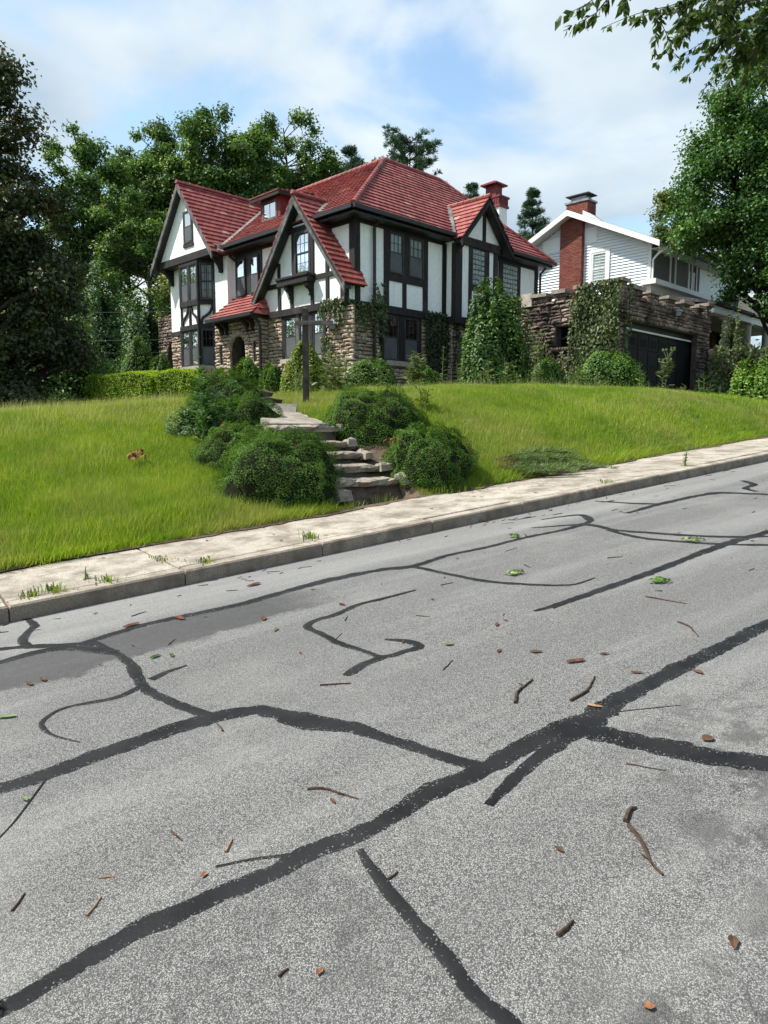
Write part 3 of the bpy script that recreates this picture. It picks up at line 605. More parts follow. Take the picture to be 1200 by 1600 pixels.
# ---------------------------------------------------------------- houses: shared builders (a right-back, b left-back, z up; 45 degrees to the view)
HX, HY = -0.95, 24.0
def house(name, label, cat, z, group=None):
    return thing(name, label, cat, (HX, HY, z), RAD(45), group, zonly=True)
HF = Matrix.Translation((HX, HY, 0)) @ Matrix.Rotation(RAD(45), 4, 'Z')
def HW(a, b, z): return np.array(HF @ Vector((a, b, z)))
def HUV(a, b): p = HW(a, b, 0); return UV(p[0], p[1])
def FA(a): return Facet((a, 0), (0, 1), (-1, 0))     # faces down the street (-a); s = b
def FB(b): return Facet((0, b), (1, 0), (0, -1))     # faces the street (-b); s = a
def window(F, s0, s1, z0, z1, parent, n0=0.0, sashes=2, grid=(3, 2), lower_grid=None, curtain=0.5, lower='screen', fr=0.05, depth=0.06, mframe=None, casing=True, tint=None):
    """a framed window standing on the wall plane n0: casing, sashes with glazing bars, panes, curtains behind"""
    mf = mframe or FRAME; mb = MB()
    F.box(mb, s0, s0 + fr, n0, n0 + depth, z0, z1); F.box(mb, s1 - fr, s1, n0, n0 + depth, z0, z1)
    F.box(mb, s0 + fr, s1 - fr, n0, n0 + depth - .004, z1 - fr, z1); F.box(mb, s0 + fr, s1 - fr, n0, n0 + depth + .015, z0, z0 + fr)
    w = mb.build('window', mf, parent)
    a, b, lo, hi = s0 + fr, s1 - fr, z0 + fr, z1 - fr
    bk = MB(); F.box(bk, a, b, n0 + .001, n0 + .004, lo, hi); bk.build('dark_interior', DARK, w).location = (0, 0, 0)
    def sub(mbx, nm, m): o = mbx.build(nm, m, None); o.parent = w; return o
    mid = (lo + hi) / 2
    levels = [(mid, hi, .030, grid), (lo, mid, .022, lower_grid)] if sashes == 2 else [(lo, hi, .026, grid)]
    for li, (za, zb, dn, g) in enumerate(levels):
        sb = MB(); t = .035
        F.box(sb, a, a + t, n0 + dn - .012, n0 + dn + .012, za, zb); F.box(sb, b - t, b, n0 + dn - .012, n0 + dn + .012, za, zb)
        F.box(sb, a + t, b - t, n0 + dn - .011, n0 + dn + .011, za, za + t); F.box(sb, a + t, b - t, n0 + dn - .011, n0 + dn + .011, zb - t, zb)
        if g:
            for i in range(1, g[0]):
                c = a + (b - a) * i / g[0]; F.box(sb, c - .009, c + .009, n0 + dn - .008, n0 + dn + .008, za + t, zb - t)
            for j in range(1, g[1]):
                c = za + (zb - za) * j / g[1]; F.box(sb, a + t, b - t, n0 + dn - .007, n0 + dn + .007, c - .009, c + .009)
        sub(sb, 'sash', mf)
        pb = MB(); pb.add([F.p(a + t, n0 + dn, za + t), F.p(b - t, n0 + dn, za + t), F.p(b - t, n0 + dn, zb - t), F.p(a + t, n0 + dn, zb - t)], [(0, 1, 2, 3)])
        sub(pb, 'pane', GLASS)
        if (li == 0 and curtain > 0) or (li == 1 and lower == 'curtain'):
            cb = MB(); n = 14; ce = zb - (zb - za) * 1.0
            for side in ((a, a + (b - a) * min(.5, curtain * .5)), (b - (b - a) * min(.5, curtain * .5), b)) if curtain < 1 else ((a, b),):
                k = len(cb.v)
                for i in range(n + 1):
                    s = side[0] + (side[1] - side[0]) * i / n; q = n0 + .009 + .0035 * math.sin(i * 2.1 + za)
                    cb.v += [tuple(F.p(s, q, ce)), tuple(F.p(s, q, zb))]
                for i in range(n): cb.f.append((k + 2 * i, k + 2 * i + 2, k + 2 * i + 3, k + 2 * i + 1))
            sub(cb, 'curtain', CURTAIN)
        if li == 1 and lower == 'screen':
            sc = MB(); F.box(sc, a + t * .6, b - t * .6, n0 + dn + .014, n0 + dn + .017, za + .01, zb - .01); sub(sc, 'insect_screen', SCREEN)
    return w
def glass_blocks(F, s0, s1, z0, z1, parent, nx, nz, n0=0.0):
    mb = MB(); F.box(mb, s0, s1, n0, n0 + .02, z0, z1)
    for q in ((s0, s0 + .03, z0, z1), (s1 - .03, s1, z0, z1), (s0 + .03, s1 - .03, z0, z0 + .03), (s0 + .03, s1 - .03, z1 - .03, z1)): F.box(mb, q[0], q[1], n0 + .02, n0 + .05, q[2], q[3])
    w = mb.build('glass_block_window', FRAME, parent); me = {}
    a, b, lo, hi = s0 + .035, s1 - .035, z0 + .035, z1 - .035; dw, dh = (b - a) / nx, (hi - lo) / nz
    for i in range(nx):
        for j in range(nz):
            g = MB(); x0, x1, y0, y1 = a + i * dw + .012, a + (i + 1) * dw - .012, lo + j * dh + .012, lo + (j + 1) * dh - .012
            pts = [F.p(s, n0 + .02, z) for s, z in ((x0, y0), (x1, y0), (x1, y1), (x0, y1))] + [F.p(s, n0 + .04, z) for s, z in ((x0 + .02, y0 + .02), (x1 - .02, y0 + .02), (x1 - .02, y1 - .02), (x0 + .02, y1 - .02))]
            g.add(pts, [(4, 5, 6, 7), (0, 1, 5, 4), (1, 2, 6, 5), (2, 3, 7, 6), (3, 0, 4, 7)]); o = g.build('glass_block', GBLOCK, None); o.parent = w
    return w
def clip_poly(sub, clip):
    out = sub
    for i in range(len(clip)):
        a, b = clip[i], clip[(i + 1) % len(clip)]; inp, out = out, []
        def side(p): return (b[0] - a[0]) * (p[1] - a[1]) - (b[1] - a[1]) * (p[0] - a[0])
        for j in range(len(inp)):
            p, q = inp[j], inp[(j + 1) % len(inp)]; sp, sq = side(p), side(q)
            if sp >= 0: out.append(p)
            if (sp >= 0) != (sq >= 0): t = sp / (sp - sq); out.append((p[0] + (q[0] - p[0]) * t, p[1] + (q[1] - p[1]) * t))
        if not out: return []
    return out
TW, TE = 0.30, 0.25    # tile width, exposure
def tile_geo():
    w = TW - .005; h0, h1, L = .050, .010, TE + .012; m = .045
    v = [(-w/2, 0, 0), (w/2, 0, 0), (w/2, L, 0), (-w/2, L, 0), (-w/2 + .004, .0, h0 - .004), (0, .0, h0), (w/2 - .004, .0, h0 - .004), (w/2 - .004, L, h1 - .003), (0, L, h1), (-w/2 + .004, L, h1 - .003)]
    return np.array(v), [(4, 5, 8, 9), (5, 6, 7, 8), (0, 1, 6, 5, 4), (1, 2, 7, 6), (3, 0, 4, 9)]
def roof_face(poly, pc, deck_mb, thick=0.10, tiles=True):
    P = [np.asarray(p, float) for p in poly]; s = unit(P[1] - P[0]); n = None
    n = np.cross(P[1] - P[0], P[2] - P[0]); n = unit(n); 
    if n[2] < 0: n = -n
    t = np.cross(n, s); 
    if t[2] < 0: t = -t
    deck_mb.prism([p - n * thick for p in P], n * (thick - .003))
    if not tiles: return
    q = [((p - P[0]) @ s, (p - P[0]) @ t) for p in P]
    area = sum(q[i][0] * q[(i + 1) % len(q)][1] - q[(i + 1) % len(q)][0] * q[i][1] for i in range(len(q)))
    if area < 0: q = q[::-1]
    smin, smax = min(p[0] for p in q), max(p[0] for p in q); tmax = max(p[1] for p in q)
    row = 0; tt = -0.04
    while tt < tmax:
        off = (row % 2) * TW / 2; c = smin - TW + off
        while c < smax + TW:
            cell = [(c - TW/2 + .004, max(tt, -.04)), (c + TW/2 - .004, max(tt, -.04)), (c + TW/2 - .004, tt + TE), (c - TW/2 + .004, tt + TE)]
            qq = q if row else [(a, b - .05 if abs(b) < 1e-6 else b) for a, b in q]
            k = clip_poly(cell, qq)
            if len(k) >= 3:
                A = abs(sum(k[i][0] * k[(i + 1) % len(k)][1] - k[(i + 1) % len(k)][0] * k[i][1] for i in range(len(k)))) / 2
                if A > .9 * (TW - .008) * TE:
                    m = np.eye(4); tw = rng.uniform(-.006, .006); m[:3, 0] = s * math.cos(tw) + t * math.sin(tw); m[:3, 1] = t * math.cos(tw) - s * math.sin(tw); m[:3, 2] = n * rng.uniform(.92, 1.08); m[:3, 3] = P[0] + s * c + t * (tt + rng.uniform(-.003, .003)); pc.put(m, 0)
                elif A > .002:
                    top = [P[0] + s * a + t * b + n * (.054 - .05 * (b - tt) / TE) for a, b in k]; bot = [P[0] + s * a + t * b for a, b in k]; L = len(k)
                    pc.extra.append((np.array(top + bot), [tuple(range(L))] + [(L + i, L + (i + 1) % L, (i + 1) % L, i) for i in range(L)]))
            c += TW
        tt += TE; row += 1
def ridge_line(p, q, pc, r=.085, step=.30):
    p = np.asarray(p, float); q = np.asarray(q, float); L = np.linalg.norm(q - p); t = (q - p) / L; a = unit(np.cross(t, (0, 0, 1))); b = np.cross(a, t); k = int(L / step)
    for i in range(k):
        m = np.eye(4); m[:3, 0] = a * r; m[:3, 1] = t * (L / k * 1.06); m[:3, 2] = b * r; m[:3, 3] = p + t * (i + .5) * L / k + b * .015 + t * rng.uniform(-.01, .01); pc.put(m, 0)
def cap_geo():
    v, f = [], []; n = 7
    for y, r in ((-.5, 1.12), (.5, .92)):
        for i in range(n): an = math.pi * (-.12 + 1.24 * i / (n - 1)); v.append((r * math.cos(an), y, r * math.sin(an)))
    for i in range(n - 1): f.append((i, i + 1, n + i + 1, n + i))
    f.append(tuple(range(n))[::-1]); f.append(tuple(n + i for i in range(n))); return np.array(v), f
def barge(mbx, p, q, plane_n, w=.26, th=.07):
    """a sloping board hung below the line p-q"""
    p = np.asarray(p, float); q = np.asarray(q, float); n = np.asarray(plane_n, float); d = np.array([0, 0, -w])
    mbx.prism([p, q, q + d * 1.0, p + d * 1.0], n * th)
def bracket(F, s, z, parent, w=.13, n0=0.0, h=.55, out=.38, m=None):
    prof = [(0, z), (out, z), (out, z - .13), (out * .72, z - .2), (out * .45, z - h * .55), (out * .28, z - h * .8), (.12, z - h), (0, z - h)]
    mb = MB(); k = len(prof)
    mb.v += [tuple(F.p(s - w / 2, n0 + n, zz)) for n, zz in prof] + [tuple(F.p(s + w / 2, n0 + n, zz)) for n, zz in prof]
    mb.f += [tuple(range(k)), tuple(range(k, 2 * k))[::-1]] + [(i, k + i, k + (i + 1) % k, (i + 1) % k) for i in range(k)]
    return mb.build('eave_bracket', m or TIMBER, parent)

# ---------------------------------------------------------------- the half-timbered house
ZG = 1.35
T = house('half_timbered_house', 'large white half timbered house with red tile roofs on the rise', 'house', ZG)
def TB(mb, name, m, kind=None): return mb.build(name, m, T, kind)
fl = FA(-.45); fm = FA(0.0); fw = FA(-.30); fj = FA(-.75); fp = FA(-.80); fr_ = FB(0.0); fb = FB(-.5)
# masonry cores of the ground floor, plaster cores above
g = MB(); g.box(-.40, 10.5, .05, 4.3, .6, 3.97); g.box(-.25, 9.2, 4.3, 11.4, .6, 3.97); g.box(4.6, 7.0, -.3, .06, .6, 3.9)
gw = TB(g, 'stone_ground_floor', MORTAR)
u = MB(); u.box(0, 10.6, 0, 7.0, 4.0, 6.9)
u.box(-.30, 9.0, 7.003, 11.45, 3.99, 6.9)
u.box(4.48, 7.05, -.5, -.003, 4.05, 6.9)
u.prism([(-.45, -.02, 4.05), (-.45, 4.5, 4.05), (-.45, 4.5, 4.75), (-.45, 2.1, 7.55), (-.45, -.02, 4.9)], (.447, 0, 0))
u.prism([(-.75, 6.95, 6.75), (-.75, 11.7, 6.75), (-.75, 9.32, 9.5)], (.7, 0, 0))
u.prism([(4.52, -.497, 6.9), (7.42, -.497, 6.9), (5.97, -.497, 8.35)], (0, .45, 0))
up = TB(u, 'plaster_wall', STUCCO)

# --- roofs
tiles = Pieces('roof_tile', TILE, [tile_geo()], T, 'roof_tile_courses'); caps = Pieces('ridge_tile', TILE, [cap_geo()], T, 'ridge_tile_row')
deck = MB(); EZ, RZ = 6.95, 10.35
ap, rt, lf = (4.35, 3.0, RZ), (7.7, 3.0, RZ), (4.35, 9.4, RZ)
roof_face([(-.5, 12.2, EZ), (-.5, -.5, EZ), ap, lf], tiles, deck)                       # slope facing down the street
roof_face([(-.5, -.5, EZ), (11.1, -.5, EZ), rt, ap], tiles, deck)                       # slope facing the street
roof_face([(11.1, -.5, EZ), (11.1, 6.5, EZ), rt], tiles, deck, tiles=False)
roof_face([(11.1, 6.5, EZ), (9.2, 6.5, EZ), (4.35, 3.0, RZ), rt], tiles, deck, tiles=False)
roof_face([(9.2, 6.0, EZ), (9.2, 12.2, EZ), lf, ap], tiles, deck, tiles=False); roof_face([(9.2, 12.2, EZ), (-.5, 12.2, EZ), lf], tiles, deck, tiles=False)
ridge_line(ap, rt, caps); ridge_line(ap, lf, caps); ridge_line((-.5, -.5, EZ + .03), ap, caps); ridge_line((11.1, -.5, EZ + .03), rt, caps)
def gable_roof_a(a0, a1, bc, hw, zr, ze, lo_a1=None):   # ridge along a
    e1 = lo_a1 if lo_a1 is not None else a1
    roof_face([(e1, bc - hw, ze), (a0, bc - hw, ze), (a0, bc, zr), (a1, bc, zr)], tiles, deck)
    roof_face([(a0, bc + hw, ze), (e1, bc + hw, ze), (a1, bc, zr), (a0, bc, zr)], tiles, deck)
    ridge_line((a0 - .02, bc, zr + .02), (a1, bc, zr + .02), caps)
gable_roof_a(-.86, 1.2, 2.1, 2.50, 7.75, 4.57, .12)
gable_roof_a(-1.02, 4.2, 9.37, 2.42, 9.72, 6.70)
roof_face([(4.42, -.92, 6.79), (4.42, 1.6, 6.79), (5.97, 1.6, 8.48), (5.97, -.92, 8.48)][::1], tiles, deck)
roof_face([(7.52, 1.6, 6.79), (7.52, -.92, 6.79), (5.97, -.92, 8.48), (5.97, 1.6, 8.48)], tiles, deck)
ridge_line((5.97, -.94, 8.5), (5.97, 1.5, 8.5), caps)
# skirt roof over the entrance porch
roof_face([(-1.25, 7.05, 4.06), (-1.25, 4.02, 4.06), (-.02, 4.50, 5.02), (-.02, 6.98, 5.02)], tiles, deck, .08)
roof_face([(-1.25, 4.02, 4.06), (-.45, 4.02, 4.06), (-.02, 4.5, 5.02)], tiles, deck, .08)
# dormer
dm = MB(); dm.box(1.0, 3.2, 5.25, 6.5, 7.6, 8.86); dormer = TB(dm, 'dormer', CAPRED)
dtl = Pieces('dormer_cheek_tile', TILE, [tile_geo()], T, 'dormer_tile_courses', dormer)
dd = MB(); roof_face([(.98, 5.235, 7.9), (3.0, 5.235, 7.9), (3.0, 5.225, 8.86), (.98, 5.225, 8.86)], dtl, dd, .01); o = dd.build('dormer_lining', CAPRED); o.parent = dormer
dd = MB(); roof_face([(.985, 6.5, 7.9), (.985, 6.37, 7.9), (.982, 6.37, 8.8), (.982, 6.5, 8.8)], dtl, dd, .01); o = dd.build('dormer_lining', CAPRED); o.parent = dormer
dd = MB(); roof_face([(.985, 5.42, 7.9), (.985, 5.25, 7.9), (.982, 5.25, 8.8), (.982, 5.42, 8.8)], dtl, dd, .01); o = dd.build('dormer_lining', CAPRED); o.parent = dormer

roof_face([(.72, 6.85, 8.88), (.72, 4.98, 8.88), (3.6, 5.2, 9.32), (3.6, 6.7, 9.32)], tiles, deck, .07)
roof_face([(.72, 4.98, 8.88), (3.6, 4.98, 8.88), (3.6, 5.4, 9.2)], tiles, deck, .07, tiles=False)
eb = MB(); eb.box(.70, .76, 4.96, 6.87, 8.74, 8.90); eb.box(.70, 3.2, 4.94, 5.0, 8.74, 8.90); TB(eb, 'dormer_fascia', TIMBER)
window(FA(1.0), 5.42, 6.36, 7.98, 8.74, T, 0.0, 1, (2, 1), None, 1.0, None, .07, .05, GRAYB)
TB(deck, 'roof_deck', BLACKP)
# soffits, fascias and gutters
sf = MB(); sf.box(-.47, -.003, -.47, 12.1, 6.72, 6.80); sf.box(.0, 11.05, -.47, -.004, 6.72, 6.80); sf.box(10.6, 11.05, -.003, 6.4, 6.72, 6.80); TB(sf, 'eave_soffit', BLACKP)
for p, q in (((-.56, -.5, 6.90), (-.56, 1.45, 6.90)), ((-.56, 2.8, 6.90), (-.56, 6.98, 6.90)), ((-.56, -.56, 6.90), (4.4, -.56, 6.90)), ((7.5, -.56, 6.90), (11.16, -.56, 6.90)), ((-1.3, 7.0, 4.02), (-1.3, 4.0, 4.02)), ((11.16, -.56, 6.9), (11.16, 3.0, 6.9))):
    gt = MB(); gt.bar(p, q, .12, .13); TB(gt, 'gutter', PIPE)
for F_, a_, b_, n_, z_ in ((fr_, 0, 4.47, .045, 6.62), (fr_, 7.06, 10.6, .045, 6.62), (fm, 0, 6.98, .03, 6.6)):
    fz = MB(); F_.box(fz, a_, b_, .002, n_, z_, 6.715); TB(fz, 'frieze_board', TIMBER)
# bargeboards
def gable_boards(F, sc, hw, zr, ze, n0, m=GRAYB, w=.30):
    for sg in (-1, 1):
        b = MB(); p, q = F.p(sc, n0, zr), F.p(sc + sg * hw, n0, ze); barge(b, p - np.array([0, 0, .02]), q - np.array([0, 0, .02]), F.n, w, .06); TB(b, 'bargeboard', m)
        b = MB(); barge(b, F.p(sc, n0 - .30, zr - .12), F.p(sc + sg * hw * .98, n0 - .30, ze - .06), -F.n, .12, -.29); TB(b, 'gable_soffit', BLACKP)
gable_boards(fm, 2.1, 2.52, 7.74, 4.55, .80); gable_boards(fm, 9.37, 2.44, 9.71, 6.68, .98, w=.24); gable_boards(fr_, 5.97, 1.57, 8.47, 6.77, .86, TIMBER, .26)
for p, q in (((-.50, 6.97, 6.99), (3.4, 9.3, 9.72)), ((4.40, -.5, 6.98), (5.9, .98, 8.47)), ((-.3, 1.4, 7.12), (.62, 2.05, 7.76))): vf = MB(); vf.bar(p, q, .16, .05); TB(vf, 'valley_flashing', FLASH)

# --- timber framing, one timber per piece
def timber(F, s0, s1, z0, z1, n=.045, n0=-.01, m=None, name='timber'):
    b = MB(); F.box(b, s0, s1, n0, n, z0, z1); return TB(b, name, m or TIMBER)
def plank(F, p, q, w, n=.05, m=None):   # sloping timber (s,z)->(s,z)
    b = MB(); dx, dz = q[0] - p[0], q[1] - p[1]; L = math.hypot(dx, dz); ox, oz = -dz / L * w / 2, dx / L * w / 2
    c = [(p[0] + ox, p[1] + oz), (q[0] + ox, q[1] + oz), (q[0] - ox, q[1] - oz), (p[0] - ox, p[1] - oz)]
    b.prism([F.p(s, -.01, z) for s, z in c], F.n * (n + .01)); return TB(b, 'timber', m or TIMBER)
def curved(F, pts, w, n=.05):
    b = MB(); c = catmull([(x, z, 0) for x, z in pts], .06)[:, :2]; d = np.gradient(c, axis=0); d = unit(d); e = np.stack([-d[:, 1], d[:, 0]], 1) * w / 2; k = len(c)
    for s, nn in ((1, -.01), (-1, -.01), (-1, n), (1, n)):
        for i in range(k): x = c[i] + e[i] * s; b.v.append(tuple(F.p(x[0], nn, x[1])))
    for j in range(4):
        for i in range(k - 1): b.f.append((j * k + i, j * k + i + 1, ((j + 1) % 4) * k + i + 1, ((j + 1) % 4) * k + i))
    b.f += [(0, k, 2 * k, 3 * k), (k - 1, 2 * k - 1, 3 * k - 1, 4 * k - 1)]; return TB(b, 'timber', TIMBER)
# street front (faces -b)
timber(fr_, -.045, .20, 4.12, 6.72, .05); timber(fr_, -.45, -.30, 4.12, 4.95, .05); timber(fr_, -.13, -.05, 4.12, 4.9, .04, m=STUCCO, name='plaster_strip')
timber(fr_, 1.32, 1.55, 4.14, 6.62); timber(fr_, 3.30, 3.54, 4.14, 6.62); timber(fr_, 4.36, 4.47, 4.14, 6.62)
timber(fr_, 1.55, 3.30, 4.99, 5.24, .05); timber(fr_, 2.26, 2.53, 5.24, 6.62, .05); timber(fr_, 2.24, 2.42, 4.14, 4.99)
timber(fr_, -.5, 4.48, 3.88, 4.135, .09); timber(fr_, 7.05, 10.62, 3.88, 4.135, .09)
window(fr_, 1.56, 2.255, 5.245, 6.61, T, .0, 2, (3, 2), (3, 2), 1.0, 'screen'); window(fr_, 2.535, 3.29, 5.245, 6.61, T, .0, 2, (3, 2), (3, 2), 1.0, 'screen')
timber(fr_, 7.83, 8.05, 4.14, 6.62); timber(fr_, 9.16, 9.32, 4.14, 6.62); timber(fr_, 10.40, 10.62, 4.14, 6.62); glass_blocks(fr_, 8.06, 9.15, 5.25, 6.6, T, 6, 7)
# projecting bay with the glass blocks
timber(fb, 4.47, 4.86, 4.02, 6.66, .05); timber(FA(4.48), -.53, -.505 + .12, 4.02, 6.66, .04); timber(FA(4.48), .0 - .12, -.002, 4.02, 6.66, .04)
timber(fb, 5.28, 5.45, 4.02, 6.66); timber(fb, 6.26, 6.50, 4.02, 6.66); timber(fb, 6.80, 7.06, 4.02, 6.66, .05); timber(fb, 5.45, 6.26, 5.10, 5.29)
timber(fb, 4.44, 7.10, 6.66, 6.94, .10); timber(fb, 4.40, 7.12, 3.80, 4.05, .12); timber(FA(4.44), -.5, 0, 3.80, 4.05, .05)
timber(fb, 6.10, 6.26, 6.94, 8.1, .05); plank(fb, (4.75, 6.95), (5.3, 7.6), .12)
glass_blocks(fb, 5.455, 6.255, 5.295, 6.65, T, 4, 7)
bracket(fr_, 4.6, 6.68, T, .14, .5, .35, .3)
# lower street windows
timber(fr_, 1.20, 1.30, 2.3, 3.88, .03, -.06); timber(fr_, 2.08, 2.34, 2.3, 3.88, .03, -.06); timber(fr_, 3.10, 3.2, 2.3, 3.88, .03, -.06)
for a, b in ((1.30, 2.08), (2.34, 3.10)): window(fr_, a, b, 2.3, 3.87, T, -.045, 2, (3, 1), None, .0, 'screen', .06, .06)
b = MB(); fr_.box(b, 1.1, 3.3, -.1, .12, 2.13, 2.30); TB(b, 'window_sill', SILL)
# downpipe on the street front
b = MB(); b.tube([(.78, -.5, 6.85), (.78, -.3, 6.72), (.78, -.12, 6.55), (.78, -.12, 1.2)], .055, 8); TB(b, 'downpipe', PIPE)
b = MB(); b.tube([(-.3, 6.85, 6.62), (-.12, 6.7, 6.42), (-.1, 6.62, 6.3)], .05, 7); TB(b, 'downpipe', PIPE)
b = MB(); b.tube([(-1.2, 4.2, 4.0), (-.95, 4.1, 3.8), (-.9, 4.06, 3.6), (-.9, 4.06, 1.0)], .055, 7); TB(b, 'downpipe', PIPE)
b = MB(); b.tube([(10.75, -.35, 6.75), (10.7, -.1, 6.5), (10.7, -.1, 4.3)], .05, 7); TB(b, 'downpipe', PIPE)
# main wall facing down the street
timber(fm, -.045, .22, 4.9, 6.6, .05)
# front gable wing
timber(fl, -.05, .16, 4.12, 4.72, .05); timber(fl, .76, .90, 4.12, 5.9); timber(fl, 3.38, 3.52, 4.12, 5.75)
timber(fl, .16, 1.52, 4.92, 5.08, .05); timber(fl, 3.11, 4.25, 4.92, 5.08, .05); timber(fl, -.1, 4.32, 3.90, 4.125, .10)
timber(fl, 1.52, 1.66, 5.08, 6.78, .055); timber(fl, 2.53, 2.68, 5.08, 6.78, .055); timber(fl, 1.40, 2.80, 6.62, 6.80, .06)
window(fl, 1.665, 2.525, 5.16, 6.615, T, .0, 2, (3, 2), (3, 2), .8, 'curtain', .09, .07)
b = MB(); fl.box(b, 1.46, 3.16, -.01, .36, 4.86, 5.06); fl.box(b, 1.43, 3.19, -.01, .40, 5.06, 5.13); TB(b, 'window_shelf', TIMBER)
bracket(fl, 2.72, 4.86, T, .16, 0, .42, .30); bracket(fl, 1.62, 4.86, T, .16, 0, .42, .30); timber(fl, 2.65, 2.80, 4.12, 4.7); timber(fl, 1.54, 1.68, 4.12, 4.7)
for a, b_ in ((2.52, 3.20), (1.76, 2.36), (1.02, 1.62)): window(fl, a, b_, 2.42, 3.90, T, -.04, 2, (3, 2), None, .0, 'screen', .06, .06)
timber(fl, 2.36, 2.52, 2.4, 3.9, .035, -.06, GRAYB); timber(fl, 1.62, 1.76, 2.4, 3.9, .035, -.06); timber(fl, .92, 1.02, 2.4, 3.9, .035, -.06); timber(fl, 3.20, 3.30, 2.4, 3.9, .035, -.06)
b = MB(); fl.box(b, .9, 3.35, -.1, .12, 2.26, 2.41); TB(b, 'window_sill', SILL)
# recessed black-boarded wall over the porch
b = MB(); fm.box(b, 5.08, 6.84, .002, .03, 5.02, 6.6); bw = TB(b, 'black_board_panel', BLACKP)
for k in range(12):
    b = MB(); s = 5.09 + k * .146; fm.box(b, s, s + .138, .03, .042 + .004 * (k % 3), 5.03, 6.59); o = b.build('board', BLACKP); o.parent = bw
window(fm, 6.12, 6.72, 5.06, 6.45, T, .046, 2, None, None, 0, 'screen', .05, .05); window(fm, 5.25, 5.80, 5.06, 6.45, T, .046, 2, None, None, 0, 'screen', .05, .05)
# left gable: jetty beam, brackets, attic window
timber(fj, 7.0, 11.62, 6.68, 6.96, .06); b = MB(); b.box(-.745, -.303, 7.02, 11.6, 6.66, 6.747); TB(b, 'jetty_soffit', BLACKP)
bracket(fw, 7.35, 6.66, T, .16, 0, .62, .46); bracket(fw, 11.2, 6.66, T, .16, 0, .62, .46)
window(fj, 8.70, 9.38, 7.38, 8.64, T, .0, 2, None, None, 0, 'screen', .08, .05); timber(fj, 8.66, 9.42, 7.24, 7.38, .05)
timber(fw, 7.92, 8.04, 4.12, 6.66); timber(fw, 10.28, 10.36, 4.12, 6.66); timber(fw, 10.36, 11.47, 3.92, 4.11, .06); timber(fw, 7.0, 7.95, 3.93, 4.10, .03)
# canted bay window of the left wing
BP = [(-.30, 8.02), (-.75, 8.47), (-.75, 9.85), (-.30, 10.30)]
def bay_core(z0, z1, m, name, o=0.0):
    b = MB(); b.prism([(x + .06, y, z0) for x, y in BP] + [(.2, 10.3, z0), (.2, 8.02, z0)], (0, 0, z1 - z0)); return TB(b, name, m)
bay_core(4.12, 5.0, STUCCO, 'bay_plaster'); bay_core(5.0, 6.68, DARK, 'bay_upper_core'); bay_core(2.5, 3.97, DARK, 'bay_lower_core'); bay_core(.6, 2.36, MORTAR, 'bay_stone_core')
def bay_band(z0, z1, o, m, name):
    b = MB(); cx, cy = -.1, 9.16; b.prism([(x - o if x < -.5 else x - o * .5, y + (o * .5 if y > 9.16 else -o * .5), z0) for x, y in BP] + [(.1, 10.3, z0), (.1, 8.02, z0)], (0, 0, z1 - z0)); return TB(b, name, m)
bay_band(3.96, 4.15, .05, TIMBER, 'timber'); bay_band(4.92, 5.10, .04, TIMBER, 'timber'); bay_band(6.52, 6.67, .03, TIMBER, 'timber'); bay_band(2.36, 2.50, .09, SILL, 'window_sill')
r2 = 1 / math.sqrt(2)
fc = Facet((-.75 + .03, 8.47 - .03), (r2, -r2), (-r2, -r2)); ff = Facet((-.75 + .05, 0), (0, 1), (-1, 0)); CL = .636
for z0, z1, gr in ((5.1, 6.52, (3, 2)), (2.5, 3.96, (3, 2))):
    window(fc, .05, CL - .03, z0, z1, T, .0, 2, gr, gr if z0 > 4 else None, .9 if z0 > 4 else .0, 'curtain' if z0 > 4 else 'screen', .05, .06)
    window(ff, 8.53, 9.10, z0, z1, T, .0, 2, (2, 2) if z0 > 4 else None, None, .7 if z0 > 4 else 0, 'screen', .05, .06); window(ff, 9.22, 9.80, z0, z1, T, .0, 2, (2, 2) if z0 > 4 else None, None, .7 if z0 > 4 else 0, 'screen', .05, .06)
    timber(ff, 9.10, 9.22, z0, z1, .07); timber(ff, 9.80, 9.90, z0, z1, .07)
    b = MB(); b.tube([(-.74, 8.47, z0), (-.74, 8.47, z1)], .065, 8); TB(b, 'corner_post', TIMBER)
    timber(fc, CL - .03, CL + .05, z0, z1, .06)
b = MB(); b.tube([(-.74, 8.47, 4.14), (-.74, 8.47, 4.93)], .065, 8); TB(b, 'corner_post', TIMBER)
timber(ff, 9.12, 9.22, 4.15, 4.92, .05); curved(ff, [(9.80, 4.16), (9.70, 4.4), (9.42, 4.62), (9.28, 4.92)], .09); curved(ff, [(9.06, 4.92), (8.98, 4.66), (8.68, 4.42), (8.56, 4.16)], .09)
curved(fc, [(.08, 4.16), (.14, 4.38), (.42, 4.6), (.56, 4.92)], .09); timber(ff, 9.80, 9.88, 4.15, 4.92, .05); timber(fc, CL - .03, CL + .05, 4.15, 4.92, .05)

